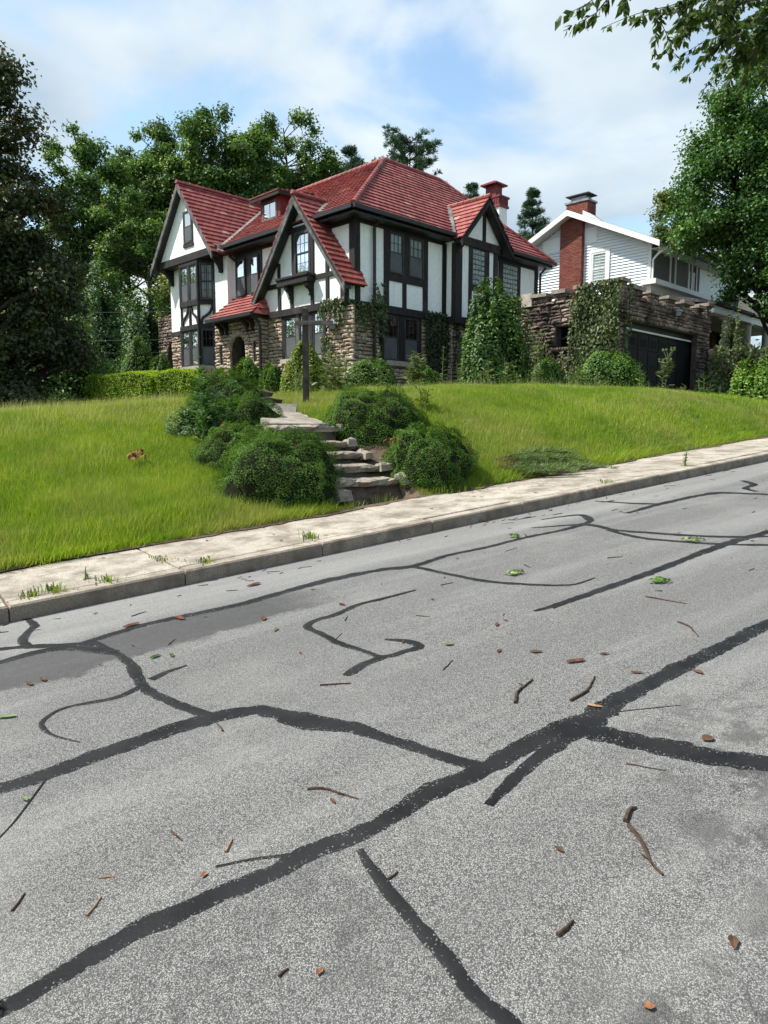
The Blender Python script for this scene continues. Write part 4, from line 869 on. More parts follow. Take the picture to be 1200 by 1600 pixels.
# --- entrance porch: stone front with an arch
ARC = dict(c=5.63, hw=.50, z0=.6, zs=2.92, zt=3.44)
pb = MB(); pb.box(-.74, -.3, 4.22, 4.62, .6, 3.99); pb.box(-.74, -.3, 6.78, 7.18, .6, 3.99)
def arch_wall(mb, F, s0, s1, z0, z1, n0, n1, c, hw, zs, zt, k=14):
    F.box(mb, s0, c - hw, n0, n1, z0, z1); F.box(mb, c + hw, s1, n0, n1, z0, z1)
    for i in range(k):
        a0, a1 = math.pi * i / k, math.pi * (i + 1) / k; x0, x1 = c - hw * math.cos(a0), c - hw * math.cos(a1); y0, y1 = zs + (zt - zs) * math.sin(a0), zs + (zt - zs) * math.sin(a1)
        mb.prism([F.p(x0, n0, y0), F.p(x1, n0, y1), F.p(x1, n0, z1), F.p(x0, n0, z1)], F.n * (n1 - n0))
arch_wall(pb, fm, 4.63, 6.77, .6, 3.99, .3, .74, 5.63, .5, 2.92, 3.44)
porch = TB(pb, 'stone_porch', MORTAR)
dr = MB(); arch = [(5.16, 1.35)] + [(5.63 - .47 * math.cos(math.pi * i / 10), 2.92 + .49 * math.sin(math.pi * i / 10)) for i in range(11)] + [(6.10, 1.35)]
dr.prism([fm.p(s, .27, z) for s, z in arch], fm.n * .05); door = TB(dr, 'front_door', BLACKP)
dg = MB(); dg.prism([fm.p(s, .325, z) for s, z in [(5.42, 2.3), (5.42, 3.0), (5.5, 3.15), (5.63, 3.2), (5.76, 3.15), (5.84, 3.0), (5.84, 2.3)]], fm.n * .01); o = dg.build('door_pane', SCREEN); o.parent = door
dh = MB(); dh.tube([fm.p(5.27, .33, 2.32), fm.p(5.27, .38, 2.34), fm.p(5.27, .38, 2.2), fm.p(5.27, .33, 2.18)], .015, 5); o = dh.build('door_handle', METAL); o.parent = door
for c in (6.78, 4.54):
    b = MB(); fm.box(b, c - .075, c + .075, .745, .765, 2.38, 3.12); sw = TB(b, 'slit_window', DARK); b = MB(); fm.box(b, c - .012, c + .012, .765, .785, 2.4, 3.1); fm.box(b, c - .075, c - .05, .765, .80, 2.38, 3.12); fm.box(b, c + .05, c + .075, .765, .80, 2.38, 3.12); o = b.build('frame', FRAME); o.parent = sw
for s in (6.62, 6.28, 4.92, 4.58): bracket(fp, s, 4.0, T, .12, .0, .5, .34)
b = MB(); fp.box(b, 4.1, 7.02, .0, .42, 3.94, 4.03); TB(b, 'porch_soffit', BLACKP)

# --- stones of the house walls
stp = Pieces('stone', STONE, PILLOWS, T, 'rubble_stone_courses', gw)
lay_stones(stp, fl, -.42, 4.2, 1.0, 3.92, [rect_hole(.9, 3.35, 2.26, 3.95)], -.05, weight=1.3)
lay_stones(stp, fr_, -.42, 4.5, 1.0, 3.9, [rect_hole(1.1, 3.3, 2.13, 3.95)], -.05); lay_stones(stp, FB(-.3), 4.55, 7.05, 1.0, 3.82, [], -.0); lay_stones(stp, FA(4.6), -.3, .0, 1.0, 3.85)
lay_stones(stp, fp, 4.2, 7.2, 1.0, 3.96, [arch_hole(5.63, .5, .6, 2.92, 3.44, .2), rect_hole(6.70, 6.86, 2.36, 3.14), rect_hole(4.46, 4.62, 2.36, 3.14)], -.06, depth=(.07, .14), weight=1.4)
for i in range(15):    # voussoirs of the porch arch
    an = math.pi * (i + .5) / 15; r = .60; m = np.eye(4); rad = np.array([0, -math.cos(an), math.sin(an)]) ; tan = np.array([0, math.sin(an), math.cos(an)])
    m[:3, 0] = tan * .125; m[:3, 1] = np.array([-.13, 0, 0]); m[:3, 2] = rad * .25; m[:3, 3] = np.array([-.745, 5.63 - .61 * math.cos(an), 2.92 + .60 * math.sin(an)]); stp.put(m, i % 9, 1.6)
for sgn in (-1, 1):
    z = 1.0
    while z < 2.9: m = np.eye(4); h = rng.uniform(.11, .16); m[:3, 0] = np.array([0, .24, 0]); m[:3, 1] = np.array([-.12, 0, 0]); m[:3, 2] = np.array([0, 0, h]); m[:3, 3] = np.array([-.745, 5.63 + sgn * .62, z + h / 2]); stp.put(m, int(rng.integers(9)), 1.4); z += h
lay_stones(stp, FB(4.22), -.82, -.42, 1.0, 3.9, [], -.02); lay_stones(stp, fw, 10.28, 11.5, 1.0, 3.94, [], -.05); lay_stones(stp, fw, 7.15, 8.1, 1.0, 3.94, [], -.05)
lay_stones(stp, Facet((-.72, 8.45), (r2, -r2), (-r2, -r2)), 0, .64, 1.0, 2.38, [], -.02); lay_stones(stp, FA(-.70), 8.45, 9.85, 1.0, 2.38, [], -.02)
tiles.flush(HF, 300); caps.flush(HF, 120); dtl.flush(HF, 60); stp.flush(HF, 300)

# --- chimney
ch = MB(); ch.box(10.2, 10.78, 1.75, 2.5, 6.5, 9.6); chim = TB(ch, 'chimney', STUCCO)
def csub(mb, n, m): o = mb.build(n, m); o.parent = chim; return o
b = MB(); b.box(10.14, 10.84, 1.69, 2.56, 9.58, 9.68); b.box(10.17, 10.81, 1.72, 2.53, 9.68, 9.98); b.box(10.12, 10.86, 1.67, 2.58, 9.98, 10.06)
csub(b, 'chimney_collar', CAPRED)
for k in range(7):
    b = MB(); b.box(10.145, 10.17, 1.75 + k * .113, 1.82 + k * .113, 9.68, 9.98); csub(b, 'collar_rib', CAPRED)
for k in range(6):
    b = MB(); b.box(10.2 + k * .103, 10.26 + k * .103, 1.695, 1.72, 9.68, 9.98); csub(b, 'collar_rib', CAPRED)
b = MB(); b.box(10.2, 10.66, 1.95, 2.5, 10.06, 10.55); csub(b, 'flue_box', CAPRED)
b = MB(); b.box(10.0, 10.86, 1.79, 2.66, 10.55, 10.61); b.add([(10.0, 1.79, 10.61), (10.86, 1.79, 10.61), (10.86, 2.66, 10.61), (10.0, 2.66, 10.61), (10.43, 2.22, 10.82)], [(0, 1, 4), (1, 2, 4), (2, 3, 4), (3, 0, 4)]); csub(b, 'chimney_hood', CAPRED)
# lantern on the garden wall is modelled with the garden things

# ---------------------------------------------------------------- arched stone wall beyond the left end of the house
aw = house('arched_stone_wall', 'dark rubble stone wall with an arched opening beyond the left gable', 'wall', 1.4)
b = MB(); fa = FA(.4); arch_wall(b, fa, 11.46, 13.95, .9, 5.05, -.5, -.02, 12.45, .72, 3.3, 4.0); awm = b.build('wall_core', MORTAR, aw)
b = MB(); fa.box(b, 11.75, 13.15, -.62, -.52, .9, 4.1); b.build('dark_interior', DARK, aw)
b = MB(); fa.box(b, 11.75, 13.2, -.42, -.34, 3.12, 3.26); fa.box(b, 12.4, 12.48, -.42, -.35, 1.2, 3.12); b.build('arch_frame', FRAME, aw)
ps = Pieces('stone', STONE_D, PILLOWS, aw, 'rubble_stone_courses'); lay_stones(ps, fa, 11.46, 13.95, 1.0, 5.2, [arch_hole(12.45, .72, .6, 3.3, 4.0)], -.03, top=lambda s: 5.12 + .06 * math.sin(s * 5)); ps.flush(HF, 300)

# ---------------------------------------------------------------- stone garage with battlements
G_ = house('stone_garage', 'dark rubble stone garage with a battlemented roof terrace and brown door', 'garage', 1.05)
GA, GB, GE = 5.25, -6.66, 12.45
fgl = FA(GA); fgf = FB(GB)
b = MB()
b.box(GA + .06, GA + .5, -5.95, -5.1, .4, 2.64); b.box(GA + .06, GA + .5, -5.95, -5.1, 3.37, 4.2); b.box(GA + .06, GA + .5, -5.1, -4.999, .4, 4.2) if False else None
b.box(GA + .06, GA + .5, -4.28, -.05, .4, 4.22); b.box(GA + .06, GA + .5, -6.6, -5.10, .4, 4.22) if False else None
b.box(GA + .06, GA + .5, -6.15, -5.951, .4, 4.22); b.box(GA + .06, GA + .5, -5.099, -4.281, .4, 2.64); b.box(GA + .06, GA + .5, -5.099, -4.281, 3.37, 4.22)
b.box(GA + .06, 5.62, GB + .06, -6.151, .4, 4.45); b.box(11.36, GE - .05, GB + .06, -6.41, .4, 4.2); b.box(5.621, 11.359, GB + .06, -6.2, 3.42, 4.2)
b.box(GE - .5, GE - .05, -6.199, -.1, .4, 4.2)
b.box(5.3, GE - .1, -6.1, -.1, 3.75, 3.95)
gcore = b.build('garage_wall', MORTAR, G_)
b = MB(); fgl.box(b, -5.09, -4.29, -.45, -.40, 2.65, 3.36); b.build('dark_interior', DARK, G_)
b = MB(); fgl.box(b, -5.09, -5.03, -.30, -.22, 2.65, 3.36); fgl.box(b, -4.35, -4.29, -.30, -.22, 2.65, 3.36); fgl.box(b, -4.71, -4.65, -.30, -.23, 2.65, 3.36); fgl.box(b, -5.03, -4.35, -.29, -.23, 2.98, 3.03); w = b.build('window', FRAME, G_)
b = MB(); b.add([fgl.p(s, -.26, z) for s, z in ((-5.05, 2.65), (-4.3, 2.65), (-4.3, 3.36), (-5.05, 3.36))], [(0, 1, 2, 3)]); o = b.build('pane', GLASS); o.parent = w
pg = Pieces('stone', STONE_D, PILLOWS, G_, 'rubble_stone_courses', gcore)
lay_stones(pg, fgl, -6.62, -2.2, .7, 4.22, [rect_hole(-5.10, -4.28, 2.62, 3.40)], -.06, depth=(.06, .16))
lay_stones(pg, FA(GA + .02), -2.2, -.1, .7, 4.3, [], -.04, depth=(.06, .12))
lay_stones(pg, fgf, GA, GE, 3.44, 4.22, [], -.06, depth=(.06, .15), ll=(.15, .42)); lay_stones(pg, fgf, GA, 5.56, .7, 3.44, [], -.06); lay_stones(pg, fgf, 11.38, GE, .7, 3.44, [], -.06, weight=1.3)
for i in range(10): m = np.eye(4); m[:3, 0] = np.array([0, -.095, 0]); m[:3, 1] = np.array([-.16, 0, 0]); m[:3, 2] = np.array([0, 0, .16]); m[:3, 3] = np.array([GA + .02, -5.14 + i * .1, 2.60]); pg.put(m, i % 9)
# merlons and cap stones
def merlon(F, s0, s1, z0, z1, th=.42, cap=True):
    b = MB(); F.box(b, s0 + .05, s1 - .05, -th, -.05, z0 - .02, z1 - .1); o = b.build('merlon', MORTAR, G_)
    lay_stones(pg, F, s0, s1, z0, z1 - .10, [], -.06, depth=(.05, .12), weight=1.2)
    side = Facet(tuple(F.p(s0, 0, 0)[:2]), tuple(-F.n[:2]), tuple(-F.d[:2])); lay_stones(pg, side, .02, th, z0, z1 - .10, [], -.05, depth=(.05, .1), weight=1.2)
    r = np.random.default_rng(int(abs(s0) * 100)); b = MB(); q = r.uniform(-.02, .02, 8)
    F.box(b, s0 - .06 + q[0], s1 + .06 + q[1], -th - .04, .10 + q[2], z1 - .10, z1 + .01 + q[3]); b.build('cap_stone', SILLD, G_)
SILLD = simple('weathered_cap_stone', (0.20, 0.165, 0.14), (0.30, 0.26, 0.22), 4, 0.95, 0.15, 12, 0.6, 0.03)
for s0, s1, z in ((-6.62, -5.98, 4.66), (-5.5, -5.05, 4.60), (-4.62, -4.2, 4.55), (-3.9, -3.4, 4.52), (-2.9, -2.4, 4.5)): merlon(fgl, s0, s1, 4.2, z)
for s0, s1 in ((5.85, 6.60), (7.05, 7.85), (8.42, 9.2), (9.72, 10.5), (11.05, 11.65)): merlon(fgf, s0, s1, 4.2, 4.50)
merlon(fgf, 11.95, GE, 4.2, 4.66)
b = MB(); fgl.box(b, -3.36, -2.95, -.3, .08, 4.15, 4.6); b.build('concrete_block', SILL, G_)
# door: panels, window row, white edge strip
gd = MB(); gd.box(5.5, 12.2, -6.28, -6.22, .6, 3.40); gdo = gd.build('garage_door', GDOOR, G_)
for r_ in range(4):
    for c in range(8):
        b = MB(); x0 = 5.62 + c * .79; z0 = 1.08 + r_ * .52; b.prism([(x0, -6.282, z0), (x0 + .72, -6.282, z0), (x0 + .72, -6.282, z0 + .46), (x0, -6.282, z0 + .46)], (0, -.018, 0)); o = b.build('door_panel', GDOOR); o.parent = gdo
        if r_ == 3:
            b = MB(); b.add([(x0 + .1, -6.304, z0 + .1), (x0 + .62, -6.304, z0 + .1), (x0 + .62, -6.304, z0 + .36), (x0 + .1, -6.304, z0 + .36)], [(0, 1, 2, 3)]); o = b.build('door_pane', DARK); o.parent = gdo
b = MB(); b.box(5.5, 11.72, -6.38, -6.32, 3.20, 3.255); b.box(11.655, 11.72, -6.38, -6.32, .6, 3.199); b.build('white_door_strip', WHITEP, G_)
b = MB(); b.box(11.725, 12.3, -6.36, -6.1, .6, 3.42); b.box(5.5, 12.3, -6.36, -6.30, 3.258, 3.418); b.build('door_jamb', BLACKP, G_)
pg.flush(HF, 300)
def lantern(name, label, p, s, arm=None):
    t = thing(name, label, 'lantern', p); p = np.array(p, float); b = MB()
    b.add([p + np.array(q) * s for q in ((-.5, -.5, -.5), (.5, -.5, -.5), (.5, .5, -.5), (-.5, .5, -.5), (-.62, -.62, .35), (.62, -.62, .35), (.62, .62, .35), (-.62, .62, .35))], [(0, 1, 5, 4), (1, 2, 6, 5), (2, 3, 7, 6), (3, 0, 4, 7), (3, 2, 1, 0)]); b.build('lantern_glass', LAMPG, t)
    b = MB(); b.add([p + np.array(q) * s for q in ((-.8, -.8, .35), (.8, -.8, .35), (.8, .8, .35), (-.8, .8, .35), (0, 0, 1.35))], [(0, 1, 4), (1, 2, 4), (2, 3, 4), (3, 0, 4), (3, 2, 1, 0)]); b.build('lantern_roof', METAL, t)
    b = MB()
    for i, j in ((-1, -1), (1, -1), (1, 1), (-1, 1)): b.bar(p + np.array((i * .52, j * .52, -.55)) * s, p + np.array((i * .64, j * .64, .36)) * s, .018, .018)
    b.box(p[0] - .55 * s, p[0] + .55 * s, p[1] - .55 * s, p[1] + .55 * s, p[2] - .6 * s, p[2] - .5 * s)
    if arm is not None: b.tube([np.array(arm, float), p + np.array((0, 0, 1.3 * s))], .012, 5)
    b.build('lantern_frame', FRAME, t); return t
lantern('wall_lantern', 'grey lantern fixed to the stone above the garage door', HW(8.9, GB - .22, 3.93), .17, HW(8.9, GB + .02, 4.24))
lantern('wall_lantern', 'small lantern hanging on the ivy covered corner stones behind the wooden post', HW(-.62, .42, 3.28), .20, HW(-.46, .42, 3.55))

# ---------------------------------------------------------------- the pale blue neighbour house
N = house('white_sided_house', 'pale blue sided house with brick chimney behind the stone garage', 'house', 1.2)
A0, B0, BC = 13.54, -3.64, 0.0
fn = FA(A0); fs = FB(B0); BE = 3.64
ZR, ZE = 9.52, 7.60; sl = (ZR - ZE) / 4.05
b = MB(); b.box(A0 + .03, 25, B0 + .03, BE, .8, 7.7); b.prism([(A0 + .03, B0 + .03, 7.7), (A0 + .03, BE, 7.7), (A0 + .03, 0, 9.42)], (11, 0, 0)); nw = b.build('house_wall', SIDING, N)
z = 4.0; dzs = .125
def lap(F, s0, s1, z0, z1, m=SIDING, nm='siding_board'):
    b = MB(); b.add([F.p(s0, .028, z0), F.p(s1, .028, z0), F.p(s1, -.026, z1), F.p(s0, -.026, z1), F.p(s0, -.03, z0), F.p(s1, -.03, z0)], [(0, 1, 2, 3), (0, 4, 5, 1)]); o = b.build(nm, m); o.parent = nw
while z < 9.35:
    hb = min(4.05, (9.46 - (z + dzs)) / sl) if z + dzs > 7.6 else 3.62
    if z + dzs > 7.6: hb = min(3.62, hb)
    if hb > .1:
        lap(fn, -hb, -.03 - .5, z, z + dzs) if hb > .55 else None; lap(fn, .63, hb, z, z + dzs) if hb > .65 else None
    z += dzs
b = MB(); fn.box(b, -3.66, -3.54, -.02, .02, 3.0, 7.62); b.build('corner_board', WHITEP, N)
# chimney of single bricks
cb = MB(); fn.box(cb, -.50, .60, .0, .20, 1.0, 9.38); cb.box(A0 - .22 + .5, A0 + 1.0, -.46, .62, 9.2, 10.14); nch = cb.build('chimney', BRICKMORT, N)
bgeo = (np.array([(-.5, 0, -.5), (.5, 0, -.5), (.5, 0, .5), (-.5, 0, .5), (-.485, 1, -.47), (.485, 1, -.47), (.485, 1, .47), (-.485, 1, .47)]), [(4, 5, 6, 7), (0, 1, 5, 4), (1, 2, 6, 5), (2, 3, 7, 6), (3, 0, 4, 7)])
pb_ = Pieces('brick', BRICKM, [bgeo], N, 'brick_courses', nch)
def lay_bricks(F, s0, s1, z0, z1, n0):
    z, k = z0, 0
    while z < z1 - .05:
        s = s0 - (.105 if k % 2 else 0)
        while s < s1 - .02:
            a, e = max(s, s0), min(s + .20, s1); m = np.eye(4); m[:3, 0] = F.d * (e - a); m[:3, 1] = F.n * (.012 + rng.uniform(0, .006)); m[:3, 2] = np.array([0, 0, .062]); m[:3, 3] = F.p((a + e) / 2, n0, z + .036)
            if e - a > .03: pb_.put(m, 0)
            s += .21
        z += .073; k += 1
lay_bricks(fn, -.50, .60, 4.4, 9.36, .20); lay_bricks(FB(-.50), A0 - .2, A0, 4.4, 9.3, .0)
lay_bricks(FA(A0 + .28), -.46, .62, 9.35, 10.14, 0); lay_bricks(FB(-.46), A0 + .28, A0 + 1.0, 9.35, 10.14, 0); pb_.flush(HF, 300)
b = MB(); b.box(A0 + .22, A0 + 1.06, -.52, .68, 10.14, 10.22); b.box(A0 + .4, A0 + .88, -.3, .46, 10.22, 10.42); o = b.build('chimney_crown', METAL); o.parent = nch
b = MB(); b.box(A0 + .24, A0 + 1.04, -.5, .66, 10.46, 10.50)
for i, j in ((.42, -.28), (.86, -.28), (.86, .44), (.42, .44)): b.box(A0 + i - .02, A0 + i + .02, j - .02, j + .02, 10.42, 10.46)
o = b.build('rain_cap', SHING); o.parent = nch
b = MB(); b.prism([(A0 - .3, -.56, 9.36), (A0 - .3, -1.05, 9.14), (A0 - .3, -.56, 9.56)], (1.2, 0, 0)); b.build('roof_flashing', WHITEP, N)
for s0, s1, z0, z1 in ((-1.12, -.54, 8.16, 8.82), (.64, 1.62, 8.06, 8.66)):
    b = MB(); fn.box(b, s0, s1, -.02, .03, z0, z1); b.build('vent_panel', PANELW, N)
# window of the gable end
window(fn, -1.68, -.93, 6.28, 7.70, N, .005, 2, None, None, 1.0, 'curtain', .05, .05, WHITEP)
b = MB()
for q in ((-1.80, -1.68, 6.2, 7.82), (-.93, -.81, 6.2, 7.82), (-1.68, -.93, 7.70, 7.82), (-1.84, -.77, 6.18, 6.28)): fn.box(b, q[0], q[1], .0, .065, q[2], q[3])
b.build('window_casing', WHITEP, N)
# roof
b = MB(); rf = (0, 0, -.14)
for sg in (-1, 1): b.prism([(A0 - .62, 0, ZR + .1), (A0 - .62, sg * 4.25, ZR + .1 - sl * 4.25), (25.3, sg * 4.25, ZR + .1 - sl * 4.25), (25.3, 0, ZR + .1)], rf)
b.build('roof', SHING, N)
b = MB()
for sg in (-1, 1):
    b.prism([(A0 - .68, 0, ZR + .085), (A0 - .68, sg * 4.3, ZR + .085 - sl * 4.3), (A0 - .68, sg * 4.3, ZR - .15 - sl * 4.3), (A0 - .68, 0, ZR - .15)], (.055, 0, 0))
b.build('rake_board', WHITEP, N)
b = MB()
for sg in (-1, 1): b.prism([(A0 - .62, 0, ZR - .06), (A0 - .62, sg * 4.2, ZR - .06 - sl * 4.2), (A0, sg * 4.2, ZR - .06 - sl * 4.2), (A0, 0, ZR - .06)], (0, 0, -.03))
b.box(A0 + .0, 25, -4.22, B0, 7.42, 7.46); b.build('roof_soffit', SOFFIT, N)
b = MB(); b.bar((A0 - .6, -4.3, 7.5), (25, -4.3, 7.5), .11, .12); b.build('gutter', SHING, N)
b = MB(); b.tube([(A0 + .1, -4.3, 7.45), (A0 - .02, -3.95, 7.18), (A0 + .02, -3.74, 7.0), (A0 + .02, -3.74, 5.9)], .045, 7); b.build('downspout', WHITEP, N)
# sleeping porch on the street side: dark screens between white posts above a white ledge
b = MB(); fs.box(b, A0 + .15, 19.0, .005, .03, 6.1, 7.42); b.build('porch_screen', simple('grey_brown_louvre', (.10, .098, .09), (.13, .125, .115), 2, .8), N)
for k in range(12):
    for x0, x1 in ((A0 + .2, 15.3), (15.9, 17.2)):
        b = MB(); fs.box(b, x0, x1, .03, .04, 6.12 + k * .108, 6.21 + k * .108); b.build('louvre_slat', bpy.data.materials['grey_brown_louvre'], N)
for x in (15.32, 15.84, 17.25, 17.62, 18.15): b = MB(); fs.box(b, x, x + .07, .03, .09, 6.05, 7.42); b.build('porch_post', WHITEP, N)
b = MB(); b.add([fs.p(17.32, .05, 6.1), fs.p(18.15, .05, 6.1), fs.p(18.15, .05, 7.4), fs.p(17.32, .05, 7.4)], [(0, 1, 2, 3)]); b.build('porch_pane', GLASS, N)
b = MB(); fs.box(b, 12.75, 18.75, .0, .62, 5.86, 6.06); b.build('white_ledge', WHITEP, N)
b = MB(); fs.box(b, 12.9, 18.6, .0, .35, 5.0, 5.858); b.build('ledge_panel', SOFFIT, N)
b = MB(); fs.box(b, 18.6, 25, .0, .05, 5.2, 7.4); b.build('house_wall', SIDING, N)
# front porch roof, beam and columns
b = MB(); b.prism([(13.3, -3.66, 5.6), (13.3, -6.5, 4.95), (24, -6.5, 4.95), (24, -3.66, 5.6)], (0, 0, -.12)); b.build('porch_roof', SHING, N)
b = MB(); b.box(13.5, 24, -6.35, -6.0, 4.55, 4.83); b.build('porch_beam', WHITEP, N); b = MB(); b.box(13.5, 24, -6.0, -3.7, 4.7, 4.76); b.build('porch_ceiling', SOFFIT, N)
b = MB(); b.prism([(18.0, -6.55, 4.9), (21.6, -6.55, 4.9), (19.8, -6.55, 5.85)], (0, .3, 0)); b.build('porch_gable', SOFFIT, N)
b = MB(); b.prism([(17.6, -6.75, 4.82), (17.6, -6.6, 4.82), (19.8, -6.6, 5.98), (22, -6.6, 4.82), (22, -6.75, 4.82), (19.8, -6.75, 6.1)], (0, 2.6, 0)) if False else None
for sg in (-1, 1): b.prism([(19.8, -6.8, 6.0), (19.8 + sg * 2.1, -6.8, 4.88), (19.8 + sg * 2.1, -4, 4.88), (19.8, -4, 6.0)], (0, 0, -.1))
b.build('porch_gable_roof', SHING, N)
b = MB()
for x in (15.35, 17.85, 20.35, 22.85): b = MB(); b.tube([(x, -6.18, 3.0), (x, -6.18, 4.55)], .17, 12); b.box(x - .21, x + .21, -6.39, -5.97, 4.47, 4.549); b.build('porch_column', SOFFIT, N)
b = MB(); b.box(13.6, 24, -3.72, -3.655, 2.9, 4.7); b.build('porch_back_wall', simple('dark_porch_wall', (.02, .018, .017), (.035, .03, .028), 2), N)
for x0 in (16.0, 18.4, 21.0):
    b = MB(); n = 12
    for i in range(n + 1): s = x0 + 1.5 * i / n; b.v += [(s, -3.9 + .05 * math.sin(i * 1.9), 3.2), (s, -3.9 + .05 * math.sin(i * 1.9), 4.6)]
    for i in range(n): b.f.append((2 * i, 2 * i + 2, 2 * i + 3, 2 * i + 1))
    b.build('porch_curtain', REDCL, N)
b = MB(); b.box(13.4, 24, -6.6, -3.7, .8, 3.1); b.build('porch_floor', MORTAR, N)

# ---------------------------------------------------------------- plants
def join_leaves(lst): 
    v, f, t, n = [], [], [], 0
    for a, b, c in lst: v.append(a); f.append(b + n); t.append(c); n += len(a)
    return np.concatenate(v), np.concatenate(f), np.concatenate(t)
def add_foliage(name, lst, m, t, kind=None):
    v, f, tn = join_leaves(lst); return link_mesh(name, np_mesh(name, v, f, m, np.clip(tn, 0, 1)), t, kind)
def limb(mb, p, q, r0, r1, bend=.12, n=5, k=5):
    p = np.asarray(p, float); q = np.asarray(q, float); L = np.linalg.norm(q - p); o = rng.normal(size=3) * L * bend; o[2] = abs(o[2]) * .6
    pts = [p + (q - p) * t + o * math.sin(math.pi * t) for t in np.linspace(0, 1, k)]
    mb.tube(pts, list(np.linspace(r0, r1, k)), n, False); return pts
def tree(name, label, x, y, crowns, trunk_r, lm, bark, n_clump, per, leaf=.22, rc=(.7, 1.3), group=None, cat='tree', fork=.35, lean=(0, 0), flat=.75, tmean=.42, width=.62, shell=.45, zb=None):
    """crowns: list of (dx, dy, zc, rx, ry, rz)"""
    global rng; rng = np.random.default_rng(zlib.crc32(label.encode()))
    z0 = GZ(x, y) if zb is None else zb; t = thing(name, label, cat, (x, y, z0), 0, group)
    ztop = max(c[2] + c[5] * .8 for c in crowns); zlow = min(c[2] - c[5] for c in crowns)
    mb = MB(); zs = np.linspace(z0 - .3, ztop - .8, 7); tr = [np.array([x + lean[0] * (i / 6) ** 1.3 + rng.normal() * .12 * (i > 0) * trunk_r * 3, y + lean[1] * (i / 6), z]) for i, z in enumerate(zs)]
    mb.tube(tr, [trunk_r * 1.35] + list(np.linspace(trunk_r, trunk_r * .12, 6)), 8)
    lst = []; vol = np.array([c[3] * c[4] * c[5] for c in crowns]); vol = vol / vol.sum()
    for c, w in zip(crowns, vol):
        for _ in range(max(3, int(n_clump * w * 1.55))):
            d = unit(rng.normal(size=3)); r = rng.uniform(shell, 1.0) ** .6
            if d[2] < -.55: d[2] *= .5
            cc = np.array([x + c[0], y + c[1], c[2]]) + d * r * np.array(c[3:6]); R_ = rng.uniform(*rc) * .85
            cc = cc - d * R_ * .5
            n = int(per * .95 * (R_ / np.mean(rc)) ** 2); dd = sphere_dirs(n); rad = np.clip(np.abs(rng.normal(.62, .30, n)), .05, 1.35)[:, None]; an_ = rng.uniform(.65, 1.45, 3); an_[2] = rng.uniform(.5, .95)
            P = cc + dd * rad * R_ * an_; nr = dd * .7 + np.array([0, 0, .7]) + rng.normal(size=(n, 3)) * .55
            ct = rng.normal(0, .14); lst.append(leaves(P, nr, leaf, leaf * width, tmean + ct + rng.normal(0, .2, n)))
            zt = max(z0 + (zlow - z0) * fork + .4, min(cc[2] - rng.uniform(.3, 1.0) * (abs(d[0]) + abs(d[1])) * max(c[3], 1) * .8, ztop - 1.2)); 
            k = np.clip((zt - zs[0]) / (zs[-1] - zs[0]) * 6, 0, 5.99); i = int(k); st_ = tr[i] + (tr[min(i + 1, 6)] - tr[i]) * (k - i)
            if rng.random() < .75: limb(mb, st_, cc, trunk_r * (.40 - .25 * (k / 6)) * rng.uniform(.6, 1.1), .02, .10)
    mb.build('trunk', bark, t); add_foliage('crown', lst, lm, t); return t
def pine(name, label, x, y, ztop, zlow, rmax, lm, group=None, n_lev=13, per=90, tuft=.32, tip=.25, needle=.30):
    z0 = GZ(x, y); t = thing(name, label, 'tree', (x, y, z0), 0, group); mb = MB(); mb.tube([(x, y, z0 - .3), (x, y, (z0 + ztop) / 2), (x, y, ztop)], [.28, .17, .02], 7); lst = []
    for lv in range(n_lev):
        f = lv / (n_lev - 1); z = ztop - .4 - (ztop - zlow) * f; L = rmax * (tip + (1 - tip) * f ** .8) * rng.uniform(.8, 1.1)
        for k in range(7 + int(5 * f)):
            an = rng.uniform(0, 2 * math.pi); l = L * rng.uniform(.65, 1.15); e = np.array([x + math.cos(an) * l, y + math.sin(an) * l, z + l * rng.uniform(.15, .5)])
            pts = limb(mb, (x, y, z), e, .05, .012, .05, 4, 4)
            for s in np.linspace(.25, 1.05, 9):
                c = np.array([x, y, z]) + (e - np.array([x, y, z])) * s + rng.normal(size=3) * .12; n = int(per * .5 * rng.uniform(.6, 1.2)); d = sphere_dirs(n); d[:, 2] = d[:, 2] * .7 + .25; d += unit(e - np.array([x, y, z])) * .7; d = unit(d)
                lst.append(leaves(c + d * tuft * rng.uniform(.3, 1, n)[:, None], np.cross(d, rng.normal(size=(n, 3))), needle, needle * .16, .4 + rng.normal(0, .1) + rng.normal(0, .2, n), along=d * 3, fold=.02))
    mb.build('trunk', BARKD, t); add_foliage('crown', lst, lm, t); return t
